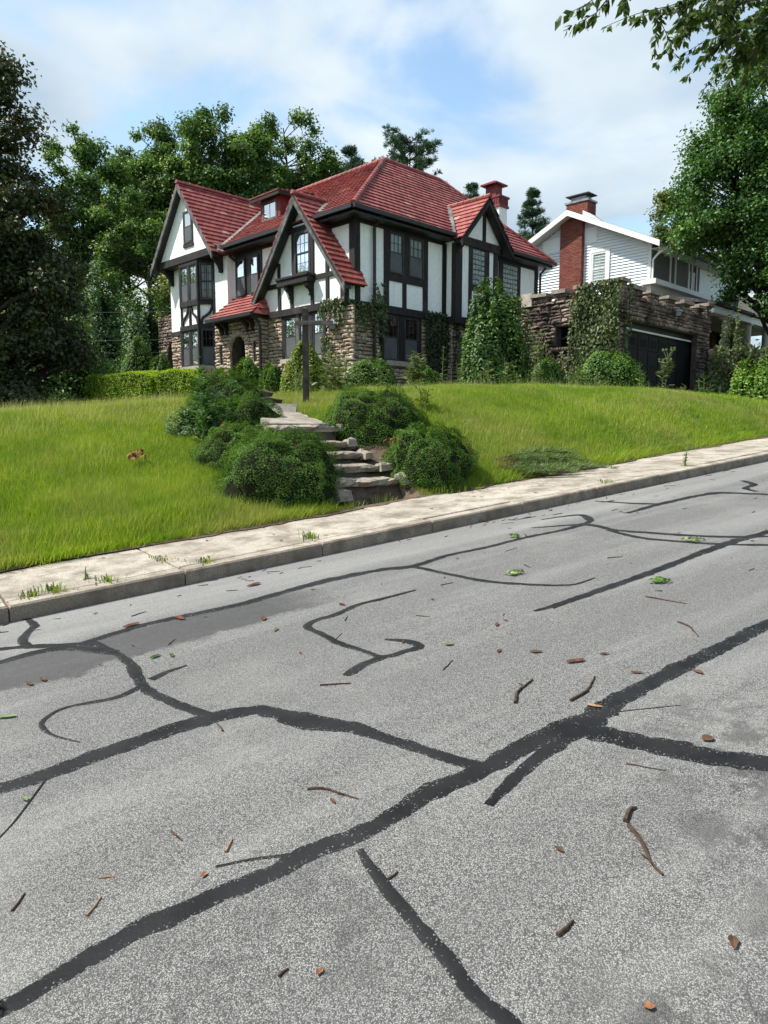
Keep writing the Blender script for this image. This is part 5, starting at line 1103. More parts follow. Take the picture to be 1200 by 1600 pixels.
def mound(name, label, cat, x, y, ztop, rx, ry, lm, n, leaf=.07, width=.4, group=None, zb=None, power=2.3, lump=.08, along=True, tmean=.42, core=COREG, zsq=None, cone=0.0, stem=False, rag=.10, fine=0.0, freq=42):
    """a dense clipped or mounded shrub: foliage all over an uneven dome that sits on the ground"""
    zg = GZ(x, y) if zb is None else zb; t = thing(name, label, cat, (x, y, zg), 0, group); H = ztop - zg + .12; q = rng.uniform(0, 6, 6); waves = [(unit(rng.normal(size=3)) * freq * rng.uniform(.6, 1.3), rng.uniform(0, 6)) for _ in range(7)]
    def surf(d):
        a = np.arctan2(d[:, 1], d[:, 0]); e = d[:, 2]
        w = 1 + lump * (np.sin(3 * a + q[0] + 3 * e) + .7 * np.sin(5 * a + q[1] - 4 * e) + .6 * np.sin(9 * e + q[2] + 2 * a) + .5 * np.sin(11 * a + 7 * e + q[3]))
        if fine: Q = np.stack([d[:, 0] * rx, d[:, 1] * ry, e * H], 1); w = w + fine * sum(np.sin(Q @ kv + ph) for kv, ph in waves)
        k = (np.abs(d[:, 0]) ** power + np.abs(d[:, 1]) ** power + np.abs(e) ** power) ** (-1 / power)
        tp = 1 - cone * np.clip(e * k, 0, 1); return np.stack([d[:, 0] * k * rx * w * tp, d[:, 1] * k * ry * w * tp, e * k * np.where(e > 0, H, rx * .9) * w], 1)
    d = sphere_dirs(int(n * 1.6)); d[:, 2] = np.where(d[:, 2] < -.75, -d[:, 2], d[:, 2]); d = unit(d); P = surf(d)
    P = P * (1 - rag * np.abs(rng.normal(size=len(P))) + rag * .35)[:, None]
    gz = TZ(*UV(x + P[:, 0], y + P[:, 1])) if zb is None else np.full(len(P), zg); Pw = P + np.array([x, y, zg - .12]); ok = Pw[:, 2] > gz + .01; Pw = Pw[ok]; dn = unit(d[ok] * np.array([1 / rx, 1 / ry, 1 / H]))
    tint = tmean + rng.normal(0, .2, len(Pw)) + .10 * np.sin(Pw[:, 0] * 9 + q[4]) * np.sin(Pw[:, 2] * 11 + q[5])
    nr = dn * .9 + rng.normal(size=(len(Pw), 3)) * .5 + np.array([0, 0, .45])
    add_foliage('foliage', [leaves(Pw, nr, leaf, leaf * width, tint, along=(dn * 1.3 + np.array([0, 0, .35])) * 1.2 if along else None)], lm, t)
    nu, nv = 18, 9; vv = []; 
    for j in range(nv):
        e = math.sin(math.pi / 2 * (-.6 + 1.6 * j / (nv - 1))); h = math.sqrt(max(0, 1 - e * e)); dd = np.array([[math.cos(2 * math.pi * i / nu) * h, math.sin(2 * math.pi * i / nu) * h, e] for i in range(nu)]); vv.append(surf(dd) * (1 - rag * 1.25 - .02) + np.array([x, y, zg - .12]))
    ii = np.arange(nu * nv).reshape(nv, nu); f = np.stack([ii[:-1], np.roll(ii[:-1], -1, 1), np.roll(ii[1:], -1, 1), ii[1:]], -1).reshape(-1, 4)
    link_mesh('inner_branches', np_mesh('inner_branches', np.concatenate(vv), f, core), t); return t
def box_hedge(name, label, p, q, depth, h, lm, n, leaf=.06):
    p, q = np.array(p, float), np.array(q, float); L = np.linalg.norm(q - p); s = (q - p) / L; nn = np.array([s[1], -s[0]]); c = (p + q) / 2
    t = thing(name, label, 'hedge', (c[0], c[1], GZ(c[0], c[1]))); A = [L * depth, L * h, L * h, depth * h, depth * h]; k = rng.choice(5, n, p=np.array(A) / sum(A)); a, b, r = rng.uniform(0, 1, (3, n))
    aa = np.where(k == 3, 0, np.where(k == 4, 1, a)) * L; bb = np.where(k == 1, -.5, np.where(k == 2, .5, b - .5)) * depth; zz = np.where(k == 0, 1, r) * h
    rnd = np.clip(1 - np.minimum.reduce([aa, L - aa]) / .35, 0, 1) ** 2; zz = zz * (1 - .18 * rnd) + .035 * np.sin(aa * 3.1) + .03 * np.sin(aa * 7.3 + bb * 5); bb = bb * (1 - .1 * (zz / h) ** 4) + .03 * np.sin(aa * 5 + zz * 6)
    X = p[0] + s[0] * aa + nn[0] * bb + rng.normal(0, .025, n); Y = p[1] + s[1] * aa + nn[1] * bb + rng.normal(0, .025, n); g = TZ(*UV(X, Y)); P = np.stack([X, Y, g + zz + rng.normal(0, .025, n)], 1)
    N3 = np.stack([np.where(k == 1, -nn[0], np.where(k == 2, nn[0], 0)), np.where(k == 1, -nn[1], np.where(k == 2, nn[1], 0)), np.where(k == 0, 1., .3)], 1)
    add_foliage('foliage', [leaves(P, N3 + rng.normal(size=(n, 3)) * .6, leaf, leaf * .6, .45 + rng.normal(0, .22, n), along=N3 * 1.5 + np.array([0, 0, .6]))], lm, t)
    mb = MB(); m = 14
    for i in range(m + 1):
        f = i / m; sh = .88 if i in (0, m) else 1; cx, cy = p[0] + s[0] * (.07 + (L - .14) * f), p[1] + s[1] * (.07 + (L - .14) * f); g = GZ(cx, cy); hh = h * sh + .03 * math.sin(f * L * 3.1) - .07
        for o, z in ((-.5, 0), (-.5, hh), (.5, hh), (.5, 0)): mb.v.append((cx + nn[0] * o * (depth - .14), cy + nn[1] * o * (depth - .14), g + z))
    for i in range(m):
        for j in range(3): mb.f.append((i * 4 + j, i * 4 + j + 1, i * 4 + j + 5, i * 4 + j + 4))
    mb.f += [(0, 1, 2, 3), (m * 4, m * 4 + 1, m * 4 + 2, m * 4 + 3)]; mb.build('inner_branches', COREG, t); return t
def ivy(name, label, patches, lm, n_m2=420, leaf=.10, kind=None):
    """patches: (Facet, s0, s1, z0, z1, density function (s,z)->0..1, n0)"""
    F0 = patches[0][0]; b = HF @ Vector(F0.p(patches[0][1], .1, patches[0][3])); t = thing(name, label, 'ivy', b); lst = []; H3 = np.array(HF.to_3x3()); mb = MB()
    for F, s0, s1, z0, z1, den, n0 in patches:
        n = int((s1 - s0) * (z1 - z0) * n_m2); s, z = rng.uniform(s0, s1, n), rng.uniform(z0, z1, n); k = den(s, z) + .22 * np.sin(s * 9 + 3 * np.sin(z * 5)) * np.sin(z * 8 + 2 * np.sin(s * 6)) > rng.uniform(.15, .85, n); s, z = s[k], z[k]; n = len(s)
        if n == 0: continue
        th = n0 + rng.uniform(0, .09, n) + .05 * (1 + np.sin(s * 4.1 + z * 2.7)); P = F.o + F.d * s[:, None] + F.n * th[:, None]; P[:, 2] = z
        Pw = P @ H3.T + np.array(HF.translation); N3 = F.n @ H3.T + rng.normal(size=(n, 3)) * .45 + np.array([0, 0, .35]); lst.append(leaves(Pw, N3, leaf, leaf * .8, .42 + rng.normal(0, .24, n), along=np.tile(np.array([0, 0, -1.]), (n, 1))))
        for _ in range(max(2, int((s1 - s0) * 3))):
            a = rng.uniform(s0, s1); pts = []; zz = z0 - .6
            while zz < z1 - .1 and den(np.array([a]), np.array([zz + .3]))[0] > .1 or zz < z0: pts.append(np.array(HF @ Vector(F.p(a, n0 + .03, zz)))); a = min(max(a + rng.normal() * .12, s0), s1); zz += .25
            if len(pts) > 2: mb.tube(pts, .014, 4)
    if mb.v: mb.build('stem', BARKD, t)
    add_foliage('foliage', lst, lm, t); return t
def weed(name, label, x, y, h, lm, style='stalk', group=None, n=1, leaf=.16, spread=.10, cat='weed', zb=None):
    z0 = GZ(x, y) if zb is None else zb; t = thing(name, label, cat, (x, y, z0), 0, group); mb = MB(); lst = []
    for k in range(n):
        bx, by = x + rng.normal() * spread * (n > 1), y + rng.normal() * spread * (n > 1); hh = h * (1 if k == 0 else rng.uniform(.5, .9)); lx, ly = rng.normal() * .07 * hh, rng.normal() * .07 * hh; b0 = GZ(bx, by) if zb is None else zb
        pts = [np.array([bx + lx * f ** 2, by + ly * f ** 2, b0 - .05 + hh * f]) for f in np.linspace(0, 1, 5)]; mb.tube(pts, [.012, .010, .008, .006, .003], 5, False)
        m = int(hh * (34 if style == 'stalk' else 52)); f = rng.uniform(.05, 1, m) ** .9; an = rng.uniform(0, 6.28, m); base = np.array([[np.interp(q, np.linspace(0, 1, 5), [p[i] for p in pts]) for i in range(3)] for q in f])
        prof = {'stalk': 1 - .65 * f, 'bush': .55 + .6 * np.sin(f * 3.0), 'thistle': .45 + .55 * np.abs(np.sin(f * 6)), 'column': .9 - .5 * f ** 3}[style]
        L = leaf * prof; d = np.stack([np.cos(an), np.sin(an), rng.uniform(-.25, .6, m)], 1); P = base + d * L[:, None] * .55
        v, fc, tn = leaves(P, np.stack([-d[:, 0] * .5, -d[:, 1] * .5, np.ones(m)], 1) + rng.normal(size=(m, 3)) * .25, 1.0, .0, .45 + rng.normal(0, .2, m), along=d * 5)
        c = np.repeat(P, 4, 0); v = c + (v - c) * np.repeat(L, 4)[:, None]; w = v.reshape(-1, 4, 3); bb = unit(np.cross(w[:, 2] - w[:, 0], rng.normal(size=(m, 3)) * .3 + np.array([0, 0, 1.]))); w[:, 1] += bb * (L * .17)[:, None]; w[:, 3] -= bb * (L * .17)[:, None]; lst.append((w.reshape(-1, 3), fc, tn))
        if style == 'thistle':
            for a in np.linspace(0, 6.28, 9): e = pts[-1] + np.array([math.cos(a) * .16, math.sin(a) * .16, .10 + .12 * rng.random()]); mb.tube([pts[-2] + (pts[-1] - pts[-2]) * rng.uniform(.2, 1), e], [.006, .003], 4, False); d = sphere_dirs(14); lst.append(leaves(e + d * .03, d, .05, .02, .7 + rng.normal(0, .2, 14)))
    mb.build('stem', simple_cache('weed_stem', (.10, .14, .05), (.17, .19, .09)), t); add_foliage('foliage', lst, lm, t); return t
_sc = {}
def simple_cache(n, a, b):
    if n not in _sc: _sc[n] = simple(n, a, b, 8, .8, .2)
    return _sc[n]
def tuft(name, label, x, y, h, lm, n=40, zb=None, group=None, cat='weed', spread=.07, wide=.006):
    z0 = GZ(x, y) if zb is None else zb; o = np.array([x, y, z0]); a = rng.uniform(0, 6.28, n); r = np.abs(rng.normal(0, spread, n)); b = o + np.stack([np.cos(a) * r, np.sin(a) * r, 0 * a], 1); hh = h * rng.uniform(.4, 1, n); d = np.stack([np.cos(a) * rng.uniform(.1, .8, n), np.sin(a) * rng.uniform(.1, .8, n), np.ones(n)], 1); d = unit(d)
    s = np.stack([-np.sin(a), np.cos(a), 0 * a], 1) * wide; tip = b + d * hh[:, None]; mid = b + d * hh[:, None] * .55 + np.array([0, 0, .02]); v = np.stack([b - s, b + s, mid + s * .8, mid - s * .8, tip], 1) - o; f = np.arange(n * 5).reshape(n, 5); tr = np.concatenate([f[:, [0, 1, 2]], f[:, [0, 2, 3]], f[:, [3, 2, 4]]])
    ob = link_mesh(name, np_mesh(name, v.reshape(-1, 3), tr, lm, np.repeat(np.clip(.45 + rng.normal(0, .22, n), 0, 1), 5))); ob.location = o; tag(ob, label, cat, group); return ob

# --- trees behind and beside the house
GB_ = 'broadleaf trees rising behind the house'
tree('broadleaf_tree', 'tall broadleaf tree next to the dark bronze tree, first of the row behind the house', -18.6, 46, [(.2, 0, 13.8, 3.2, 3, 4.6), (-1.7, 0, 10.2, 2.8, 2.6, 3.0), (2.0, 0, 10.8, 2.8, 2.2, 3.2)], .28, LF_TREE, BARKD, 80, 420, .21, (.55, 1.15), GB_)
tree('broadleaf_tree', 'tall broadleaf tree with a thin open crown left of the gable peak', -14.3, 50, [(0, 0, 16.0, 3.7, 3.2, 4.8), (-2.2, 0, 12.0, 2.9, 2.6, 3.0), (2.0, 0, 12.0, 2.8, 2.5, 3.2)], .30, LF_TREE, BARKD, 84, 400, .22, (.6, 1.2), GB_)
tree('broadleaf_tree', 'tallest broadleaf tree standing right behind the left gable', -10.9, 48, [(0, 0, 16.4, 3.3, 3, 4.4), (-2.4, 0, 13.2, 2.6, 2.2, 3.4), (2.6, 0, 15.6, 2.8, 2.4, 3.6), (0, 0, 10.5, 3.0, 2.4, 2.0)], .32, LF_TREE, BARKD, 100, 420, .22, (.6, 1.2), GB_, lean=(.8, 0))
tree('broadleaf_tree', 'broadleaf tree seen over the dormer, right end of the row behind the house', -6.7, 52, [(-.2, 0, 18.2, 3.3, 3, 3.9), (2.1, 0, 16.6, 2.4, 2, 3.0), (-1.8, 0, 14.8, 3.0, 2.6, 3.2), (1.5, 0, 13.5, 3, 2.4, 2)], .30, LF_TREE, BARKD, 76, 400, .22, (.6, 1.15), GB_)
tree('broadleaf_tree', 'broadleaf tree filling the gap between the tallest one and the one over the dormer', -8.6, 50, [(0, 0, 16.2, 2.6, 2.4, 3.6), (.3, 0, 12.8, 3.0, 2.4, 2.4)], .26, LF_TREE, BARKD, 48, 400, .22, (.6, 1.15), GB_)
tree('broadleaf_tree', 'broadleaf tree between the first tall one and the thin open crown', -17.6, 51, [(0, 0, 15.2, 2.8, 2.4, 3.8), (.3, 0, 11.5, 3.0, 2.4, 2.6)], .26, LF_TREE, BARKD, 50, 400, .22, (.6, 1.15), GB_)
tree('forked_tree', 'dark forked tree with sky gaps behind the left end of the house', -13.6, 43, [(-1.5, 0, 11.2, 2.6, 2.2, 2.8), (1.7, 0, 10.2, 2.6, 2.2, 2.8), (3.3, 0, 8.0, 1.8, 1.8, 2.0), (-2.8, 0, 8, 2, 1.8, 1.8)], .26, LF_TREE, BARKD, 42, 380, .19, (.5, 1.0), None, fork=.2)
tree('bronze_tree', 'big dark bronze leaved tree at the left edge of the lawn', -11.25, 20.5, [(.45, 0, 8.5, 1.55, 1.6, 2.3), (-.2, 0, 5.65, 2.8, 2.5, 2.75), (.5, 0, 2.95, 3.1, 2.7, 2.5)], .30, LF_DARK, BARKD, 130, 420, .13, (.45, .9), None, fork=.1, tmean=.45, width=.7)
mound('dark_shrub', 'tall dark green shrub between the bronze tree and the clipped hedge', 'shrub', -11.9, 27, 4.4, 1.5, 1.4, LF_TREE, 9000, .13, .6, lump=.16, along=False, tmean=.28, rag=.2)
mound('dark_shrub', 'low dark shrub at the foot of the bronze tree', 'shrub', -10.6, 19.3, 1.65, 1.45, 1.0, LF_DARK, 7000, .12, .65, lump=.15, along=False, tmean=.42, rag=.2)
mound('cedar', 'low dark cedar behind the conical yew by the arched wall', 'tree', -11.9, 36, 5.6, 1.5, 1.2, LF_SAP, 9000, .16, .45, lump=.2, cone=.25, tmean=.4, rag=.2)
mound('cedar', 'broad dark cedar under the forked tree', 'tree', -14.6, 38, 7.0, 1.9, 1.6, LF_SAP, 10000, .16, .45, lump=.16, cone=.45, tmean=.34, rag=.2)
tree('young_tree', 'small bright green tree just left of the half timbered house', -11.2, 38, [(0, 0, 6.2, 1.0, 1.0, 2.2)], .08, LF_YEL, BARKD, 16, 260, .16, (.4, .7), None, tmean=.35)
tree('understory_tree', 'dark leafy understory tree low behind the dark shrub', -19.5, 42, [(0, 0, 5.5, 3.0, 2.4, 3.6)], .12, LF_TREE, BARKD, 36, 330, .19, (.6, 1.1), None, tmean=.30)
tree('understory_tree', 'leafy understory tree left of the bright young tree', -16.6, 40, [(0, 0, 6.0, 2.6, 2.4, 3.0)], .12, LF_TREE, BARKD, 30, 330, .19, (.6, 1.1), None, tmean=.33)
pine('pine_tree', 'slim pine peeping over the roof beside the broadleaf row', -2.4, 55, 20.3, 13.5, 2.0, LF_PINE, 'pines behind the houses', 9, 60)
pine('pine_tree', 'broad pine behind the highest red ridge', 2.0, 58, 22.2, 14.5, 3.6, LF_PINE, 'pines behind the houses', 13, 85, tip=.45)
pine('pine_tree', 'small pine tip right of the main red ridge', 7.0, 60, 19.4, 14.5, 1.2, LF_PINE, 'pines behind the houses', 7, 45)
pine('pine_tree', 'pointed pine between the red chimney and the neighbour roof', 12.0, 60, 18.9, 9.5, 2.6, LF_PINE, 'pines behind the houses', 13, 60, tip=.08)
tree('yellow_green_tree', 'yellow green tree behind the neighbour roof left of the big maple', 17.3, 44, [(0, 0, 12.0, 1.7, 1.7, 2.8), (1.5, 0, 10.5, 2, 2, 2.6)], .2, LF_YEL, BARKD, 34, 380, .19, (.5, .95))
tree('maple_tree', 'big dense maple covering the right end of the neighbour house', 15.6, 28.6, [(-.8, 0, 11.3, 3.2, 2.9, 3.6), (-1.2, 0, 8.6, 3.4, 3.2, 3.2), (1.8, 0, 8.7, 3.6, 3.2, 3.4), (-.2, -.8, 6.0, 3.2, 2.6, 2.0), (1.6, -1.4, 5.0, 3.0, 2, 1.8), (.9, -1.6, 4.4, 2.8, 1.6, .9)], .33, LF_RIGHT, BARKD, 290, 420, .145, (.5, 1.0), None, fork=.6, shell=.55)
# far woods seen through the trunks, and an unseen row on the left
fw_ = []
for _ in range(130):
    x = rng.uniform(-36, 0); y = rng.uniform(56, 66); zc = rng.uniform(1.5, 11.5); n = 260; d = sphere_dirs(n); fw_.append(leaves(np.array([x, y, zc]) + d * rng.uniform(.5, 1, n)[:, None] ** .5 * np.array([2.2, 1.5, 1.7]), d + np.array([0, 0, .6]) + rng.normal(size=(n, 3)) * .5, .34, .22, .3 + rng.normal(0, .2, n)))
for _ in range(16):
    x = rng.uniform(24, 46); y = rng.uniform(52, 60); zc = rng.uniform(2.5, 11); n = 260; d = sphere_dirs(n); fw_.append(leaves(np.array([x, y, zc]) + d * rng.uniform(.5, 1, n)[:, None] ** .5 * np.array([2.2, 1.5, 1.7]), d + np.array([0, 0, .6]) + rng.normal(size=(n, 3)) * .5, .34, .22, .35 + rng.normal(0, .2, n)))
for _ in range(150):  # trees out of view on the left, added to dim window reflections
    x = rng.uniform(-62, -44); y = rng.uniform(10, 60); zc = rng.uniform(-2, 16); n = 200; d = sphere_dirs(n); fw_.append(leaves(np.array([x, y, zc]) + d * rng.uniform(.5, 1, n)[:, None] ** .5 * np.array([2.6, 2.6, 2.2]), d + np.array([0, 0, .6]) + rng.normal(size=(n, 3)) * .5, .5, .36, .35 + rng.normal(0, .2, n)))
add_foliage('far_woods', fw_, LF_TREE, None, 'stuff')

# --- garden shrubs
JG = 'mounded junipers beside the stone steps'
mound('juniper_shrub', 'largest low juniper mound on the left of the lowest steps', 'shrub', -1.42, 9.75, -.08, .86, .80, LF_JUN, 28500, .030, .36, JG, rag=.05, fine=.024, freq=30, lump=.06)
mound('juniper_shrub', 'left middle juniper mound overlapping the biggest one from behind', 'shrub', -2.12, 10.9, .02, .80, .70, LF_JUN, 24700, .030, .36, JG, rag=.05, fine=.024, freq=30, lump=.06)
mound('juniper_shrub', 'left juniper mound level with the top step', 'shrub', -2.40, 12.35, .50, .72, .7, LF_JUN, 20900, .030, .36, JG, rag=.05, fine=.024, freq=30, lump=.07)
mound('juniper_shrub', 'uppermost left juniper mound at the end of the hedge', 'shrub', -3.05, 13.9, .98, .74, .7, LF_JUN, 19000, .030, .36, JG, rag=.05, fine=.024, freq=30, lump=.08)
mound('juniper_shrub', 'paler loose juniper at the lawn side of the left mounds', 'shrub', -3.15, 12.3, .30, .50, .45, LF_SAP, 8000, .06, .30, JG, lump=.12, rag=.2, tmean=.6)
mound('juniper_shrub', 'upper right juniper mound beside the top steps', 'shrub', -.18, 12.1, .60, .86, .8, LF_JUN, 26600, .030, .36, JG, rag=.05, fine=.024, freq=30, lump=.07)
mound('juniper_shrub', 'lower right juniper mound reaching the sidewalk edge', 'shrub', .64, 10.78, -.03, .70, .68, LF_JUN, 24700, .030, .36, JG, rag=.05, fine=.024, freq=30, lump=.08)
weed('tall_sapling', 'thin dark sapling standing against the left juniper mounds', -2.86, 11.5, 1.45, LF_SAP, 'column', None, 5, .24, .09, 'plant')
for i, (dx, dy) in enumerate([(-2.36, 10.55), (-2.02, 10.6)]):
    n = 30; d = sphere_dirs(n); o = link_mesh('brown_sprig', np_mesh('brown_sprig', *(lambda q: (q[0], q[1]))(leaves(d * .05, d, .05, .02, np.zeros(n))), ORANGEL)); o.location = (dx, dy, (-.02, -.12)[i] + .02); tag(o, ('browned sprig on top of the left middle juniper', 'smaller browned sprig right of the first on the juniper')[i], 'sprig')
box_hedge('clipped_hedge', 'long low bright green clipped hedge left of the house', (-11.1, 26.9), (-7.95, 25.6), .9, 1.0, LF_HEDGE, 18000)
box_hedge('clipped_hedge', 'shorter bright green hedge block in front of the bay window', (-7.9, 25.6), (-6.45, 25.1), .8, .98, LF_HEDGE, 9000)
mound('conical_yew', 'dome shaped clipped yew behind the long hedge', 'shrub', -10.1, 30, 3.55, 1.0, .95, LF_BOX, 9000, .09, .4, lump=.05, cone=.45, tmean=.4)
mound('conical_yew', 'small green shrub in front of the arched wall', 'shrub', -8.95, 29.2, 2.75, .6, .55, LF_BOX, 4500, .09, .45, lump=.08, cone=.3)
mound('round_shrub', 'rounded green shrub in front of the porch door', 'shrub', -3.78, 20, 1.80, .48, .46, LF_JUN, 5500, .075, .42, lump=.07, tmean=.6)
mound('round_shrub', 'small rounded shrub right of the porch shrub', 'shrub', -3.0, 19.4, 1.58, .36, .34, LF_JUN, 4000, .07, .42, lump=.08, tmean=.5)
mound('round_shrub', 'low shrub left of the porch door beside the juniper', 'shrub', -4.55, 20.6, 1.52, .40, .36, LF_HEDGE, 3000, .08, .45, lump=.14, rag=.2)
mound('golden_yew', 'golden green cone shaped yew behind the wooden post', 'shrub', -2.0, 18.5, 2.07, .66, .62, LF_YEW, 9000, .08, .40, lump=.06, cone=.35)
BX = 'boxwoods along the house wall'
mound('boxwood', 'wide dark boxwood under the ivy covered house corner', 'shrub', -.42, 21.5, 1.92, .78, .5, LF_BOX, 7500, .065, .55, BX, lump=.05, power=2.8, tmean=.42)
mound('boxwood', 'small low boxwood under the street windows', 'shrub', 1.25, 21.3, 1.68, .5, .4, LF_BOX, 4000, .065, .55, BX, lump=.07, tmean=.38)
mound('boxwood', 'small boxwood against the garage side wall', 'shrub', 4.62, 20.6, 1.86, .48, .42, LF_BOX, 4500, .065, .55, BX, lump=.06)
mound('boxwood', 'large trimmed boxwood at the garage corner', 'shrub', 6.5, 21, 2.06, .98, .6, LF_BOX, 9500, .07, .6, BX, lump=.05, power=2.7, tmean=.46)
mound('vine_bush', 'big vine covered bush hiding the joint of house and garage', 'shrub', 3.55, 23.6, 4.0, 1.15, .95, LF_VINE, 16000, .12, .6, lump=.09, along=False, power=2.7, rag=.16, cone=.20, tmean=.42)
mound('bright_shrub', 'bright green shrub at the right end of the lawn', 'shrub', 11.6, 22.6, 1.72, .75, .6, LF_BOX, 6000, .11, .55, lump=.14, along=False, rag=.2, tmean=.75)
mound('bright_shrub', 'darker tangled shrub beside the garage right pillar', 'shrub', 12.95, 26.9, 3.3, .5, .45, LF_IVY, 4000, .11, .6, lump=.2, along=False, rag=.25, tmean=.55)
# vine tips standing up out of the big bush
for i, (x, y, h) in enumerate([(3.25, 23.5, 3.3), (3.65, 23.5, 3.6), (4.0, 23.6, 3.15)]): weed('vine_shoot', ('left', 'middle', 'right')[i] + ' upright vine shoot on top of the big vine bush', x, y, h, LF_VINE, 'bush', None, 3, .26, .14, 'plant')
# --- ivy
fr0 = FB(0.0)
ivy('ivy', 'ivy covering the stone corner of the half timbered house', [(FA(-.45), -.15, 1.0, 1.4, 4.15, lambda s, z: np.clip((z - 3.0) * .9, 0, 1) + np.where((s > .45) & (z < 3.0), .62, 0), .10), (fr0, -.45, 1.3, 1.4, 4.1, lambda s, z: np.clip((z - 2.9) * .55 + .2 * s, .05, .8), .10), (fr0, .55, 1.3, 4.0, 4.9, lambda s, z: .75 - (z - 4.0) * .75, .10)], LF_IVY, 430, .11)
ivy('ivy', 'dark ivy curtain on the stone right of the lower street windows', [(fr0, 3.3, 4.6, 1.3, 4.15, lambda s, z: .85 - .0 * z, .10), (FB(-.3), 4.5, 5.3, 1.3, 3.9, lambda s, z: .5 - (s - 4.5) * .45, .12)], LF_IVYD, 430, .11)
ivy('ivy', 'thick ivy blanket on the front corner of the stone garage', [(FA(5.25), -6.7, -5.15, 1.1, 4.62, lambda s, z: .98 - .0 * z, .10), (FA(5.25), -5.15, -4.9, 2.2, 4.35, lambda s, z: .6 + 0 * z, .1), (FB(-6.66), 5.2, 5.55, 1.3, 4.5, lambda s, z: .45 + 0 * z, .10), (FA(5.25), -5.2, -3.0, 1.0, 2.5, lambda s, z: .72 - (z - 1.0) * .25, .10), (FA(5.25), -4.2, -3.2, 2.2, 3.5, lambda s, z: .45 - .1 * z, .10)], LF_IVY, 520, .11)
rw = thing('garden_wall', 'low stone garden wall under ivy at the far right', 'wall', (12.7, 26.2, 1.0)); b = MB(); b.bar((11.7, 26.3, 1.7), (17.5, 25.2, 1.7), .4, 2.1); b.build('wall_core', MORTAR, rw)
n = 5200; s_ = rng.uniform(0, 1, n); z_ = rng.uniform(.8, 2.82, n); P = np.stack([11.65 + 5.9 * s_ + rng.normal(0, .04, n), 26.08 - 1.1 * s_ - rng.uniform(0, .22, n) - .1 * np.sin(s_ * 30 + z_ * 5), z_ + .08 * np.sin(s_ * 40)], 1)
iv = thing('ivy', 'dense ivy hanging over the low garden wall at the far right', 'ivy', (13.5, 26, 1.0)); add_foliage('foliage', [leaves(P, rng.normal(size=(n, 3)) * .5 + np.array([0, -1, .5]), .13, .10, .5 + rng.normal(0, .24, n), along=np.tile(np.array([0, 0, -1.]), (n, 1)))], LF_IVY, iv)
# --- weeds along the house and garage
WG = 'tall weeds along the lawn edge'
weed('tall_weed', 'pale grey green bushy weed beside the wooden post', -1.15, 16.5, 1.0, LF_GREY, 'bush', None, 9, .20, .22)
weed('tall_weed', 'slim pale weed left of the wooden post in front of the golden yew', -2.05, 17.2, .95, LF_WEED, 'stalk', None, 3, .16, .08)
weed('tall_weed', 'tall column shaped weed in front of the black downpipe', -.18, 20.7, 1.35, LF_WEED, 'column', None, 1, .17)
weed('tall_weed', 'bushy grey weed in front of the lower street windows', .72, 20.6, 1.25, LF_GREY, 'bush', None, 6, .22, .18)
weed('tall_weed', 'tall weed between the street windows and the dark ivy', 1.7, 20.4, 1.35, LF_GREY, 'stalk', None, 2, .18, .1)
weed('tall_weed', 'slim weed left of the big vine bush', 2.15, 20.4, 1.3, LF_GREY, 'stalk', None, 2, .17, .08)
weed('tall_thistle', 'tall flowering thistle in front of the garage door', 7.9, 20.3, 1.28, LF_GREY, 'thistle', None, 2, .22, .12, 'thistle')
weed('tall_weed', 'leggy branched weed against the garage side wall', 4.3, 20.2, 1.5, LF_WEED, 'thistle', None, 1, .2)
xs = sorted([2.75, 3.1, 3.45, 3.9, 4.15, 4.95, 5.2, 5.45, 5.75, 6.9, 7.3, 8.25, 8.7, 3.25, 3.65, 5.05, 2.45, 6.1])
for i, x in enumerate(xs): weed('edge_weed', ORD[i] + ' weed from the left in the row along the right lawn crest', x, 19.9 + rng.uniform(-.4, .4), rng.uniform(.45, 1.0), (LF_WEED, LF_GREY, LF_VINE)[i % 3], ('stalk', 'bush', 'column')[i % 3], WG, 1 + i % 3, .17, .1)
for i, x in enumerate([-10.3, -9.9, -9.5, -9.1, -8.8, -8.5, -8.1, -7.7]): weed('edge_weed', ORD[i] + ' weed from the left at the lawn edge under the bronze tree', x - .8, 19.0 + rng.uniform(-.6, .8), rng.uniform(.5, .95), (LF_WEED, LF_HEDGE, LF_GREY)[i % 3], ('stalk', 'column', 'bush')[i % 3], 'weeds at the edge of the left lawn', 2, .15, .1)
for i, x in enumerate([-6.9, -6.2, -8.3]): weed('hedge_weed', ('middle', 'right', 'left')[i] + ' of three weeds growing in front of the clipped hedges', x, 24.6 - .2 * i, .7, LF_HEDGE, 'column', 'weeds in front of the hedge', 1, .15)
for i in range(9): weed('dry_weed', 'dry stalk in front of the garage door', 8.4 + i * .25 + rng.uniform(-.1, .1), 20.6 + rng.uniform(-.2, .4), rng.uniform(.35, .7), LF_GREY, 'stalk', 'dry stalks in front of the garage door', 1, .07)
weed('bright_weed', 'yellow green leafy weed behind the upper right juniper', .72, 12.9, .55, LF_TUFT, 'bush', None, 4, .13, .1)
weed('bright_weed', 'pale leafy weed between the two right junipers', .45, 11.1, .48, LF_VINE, 'bush', None, 4, .10, .08)
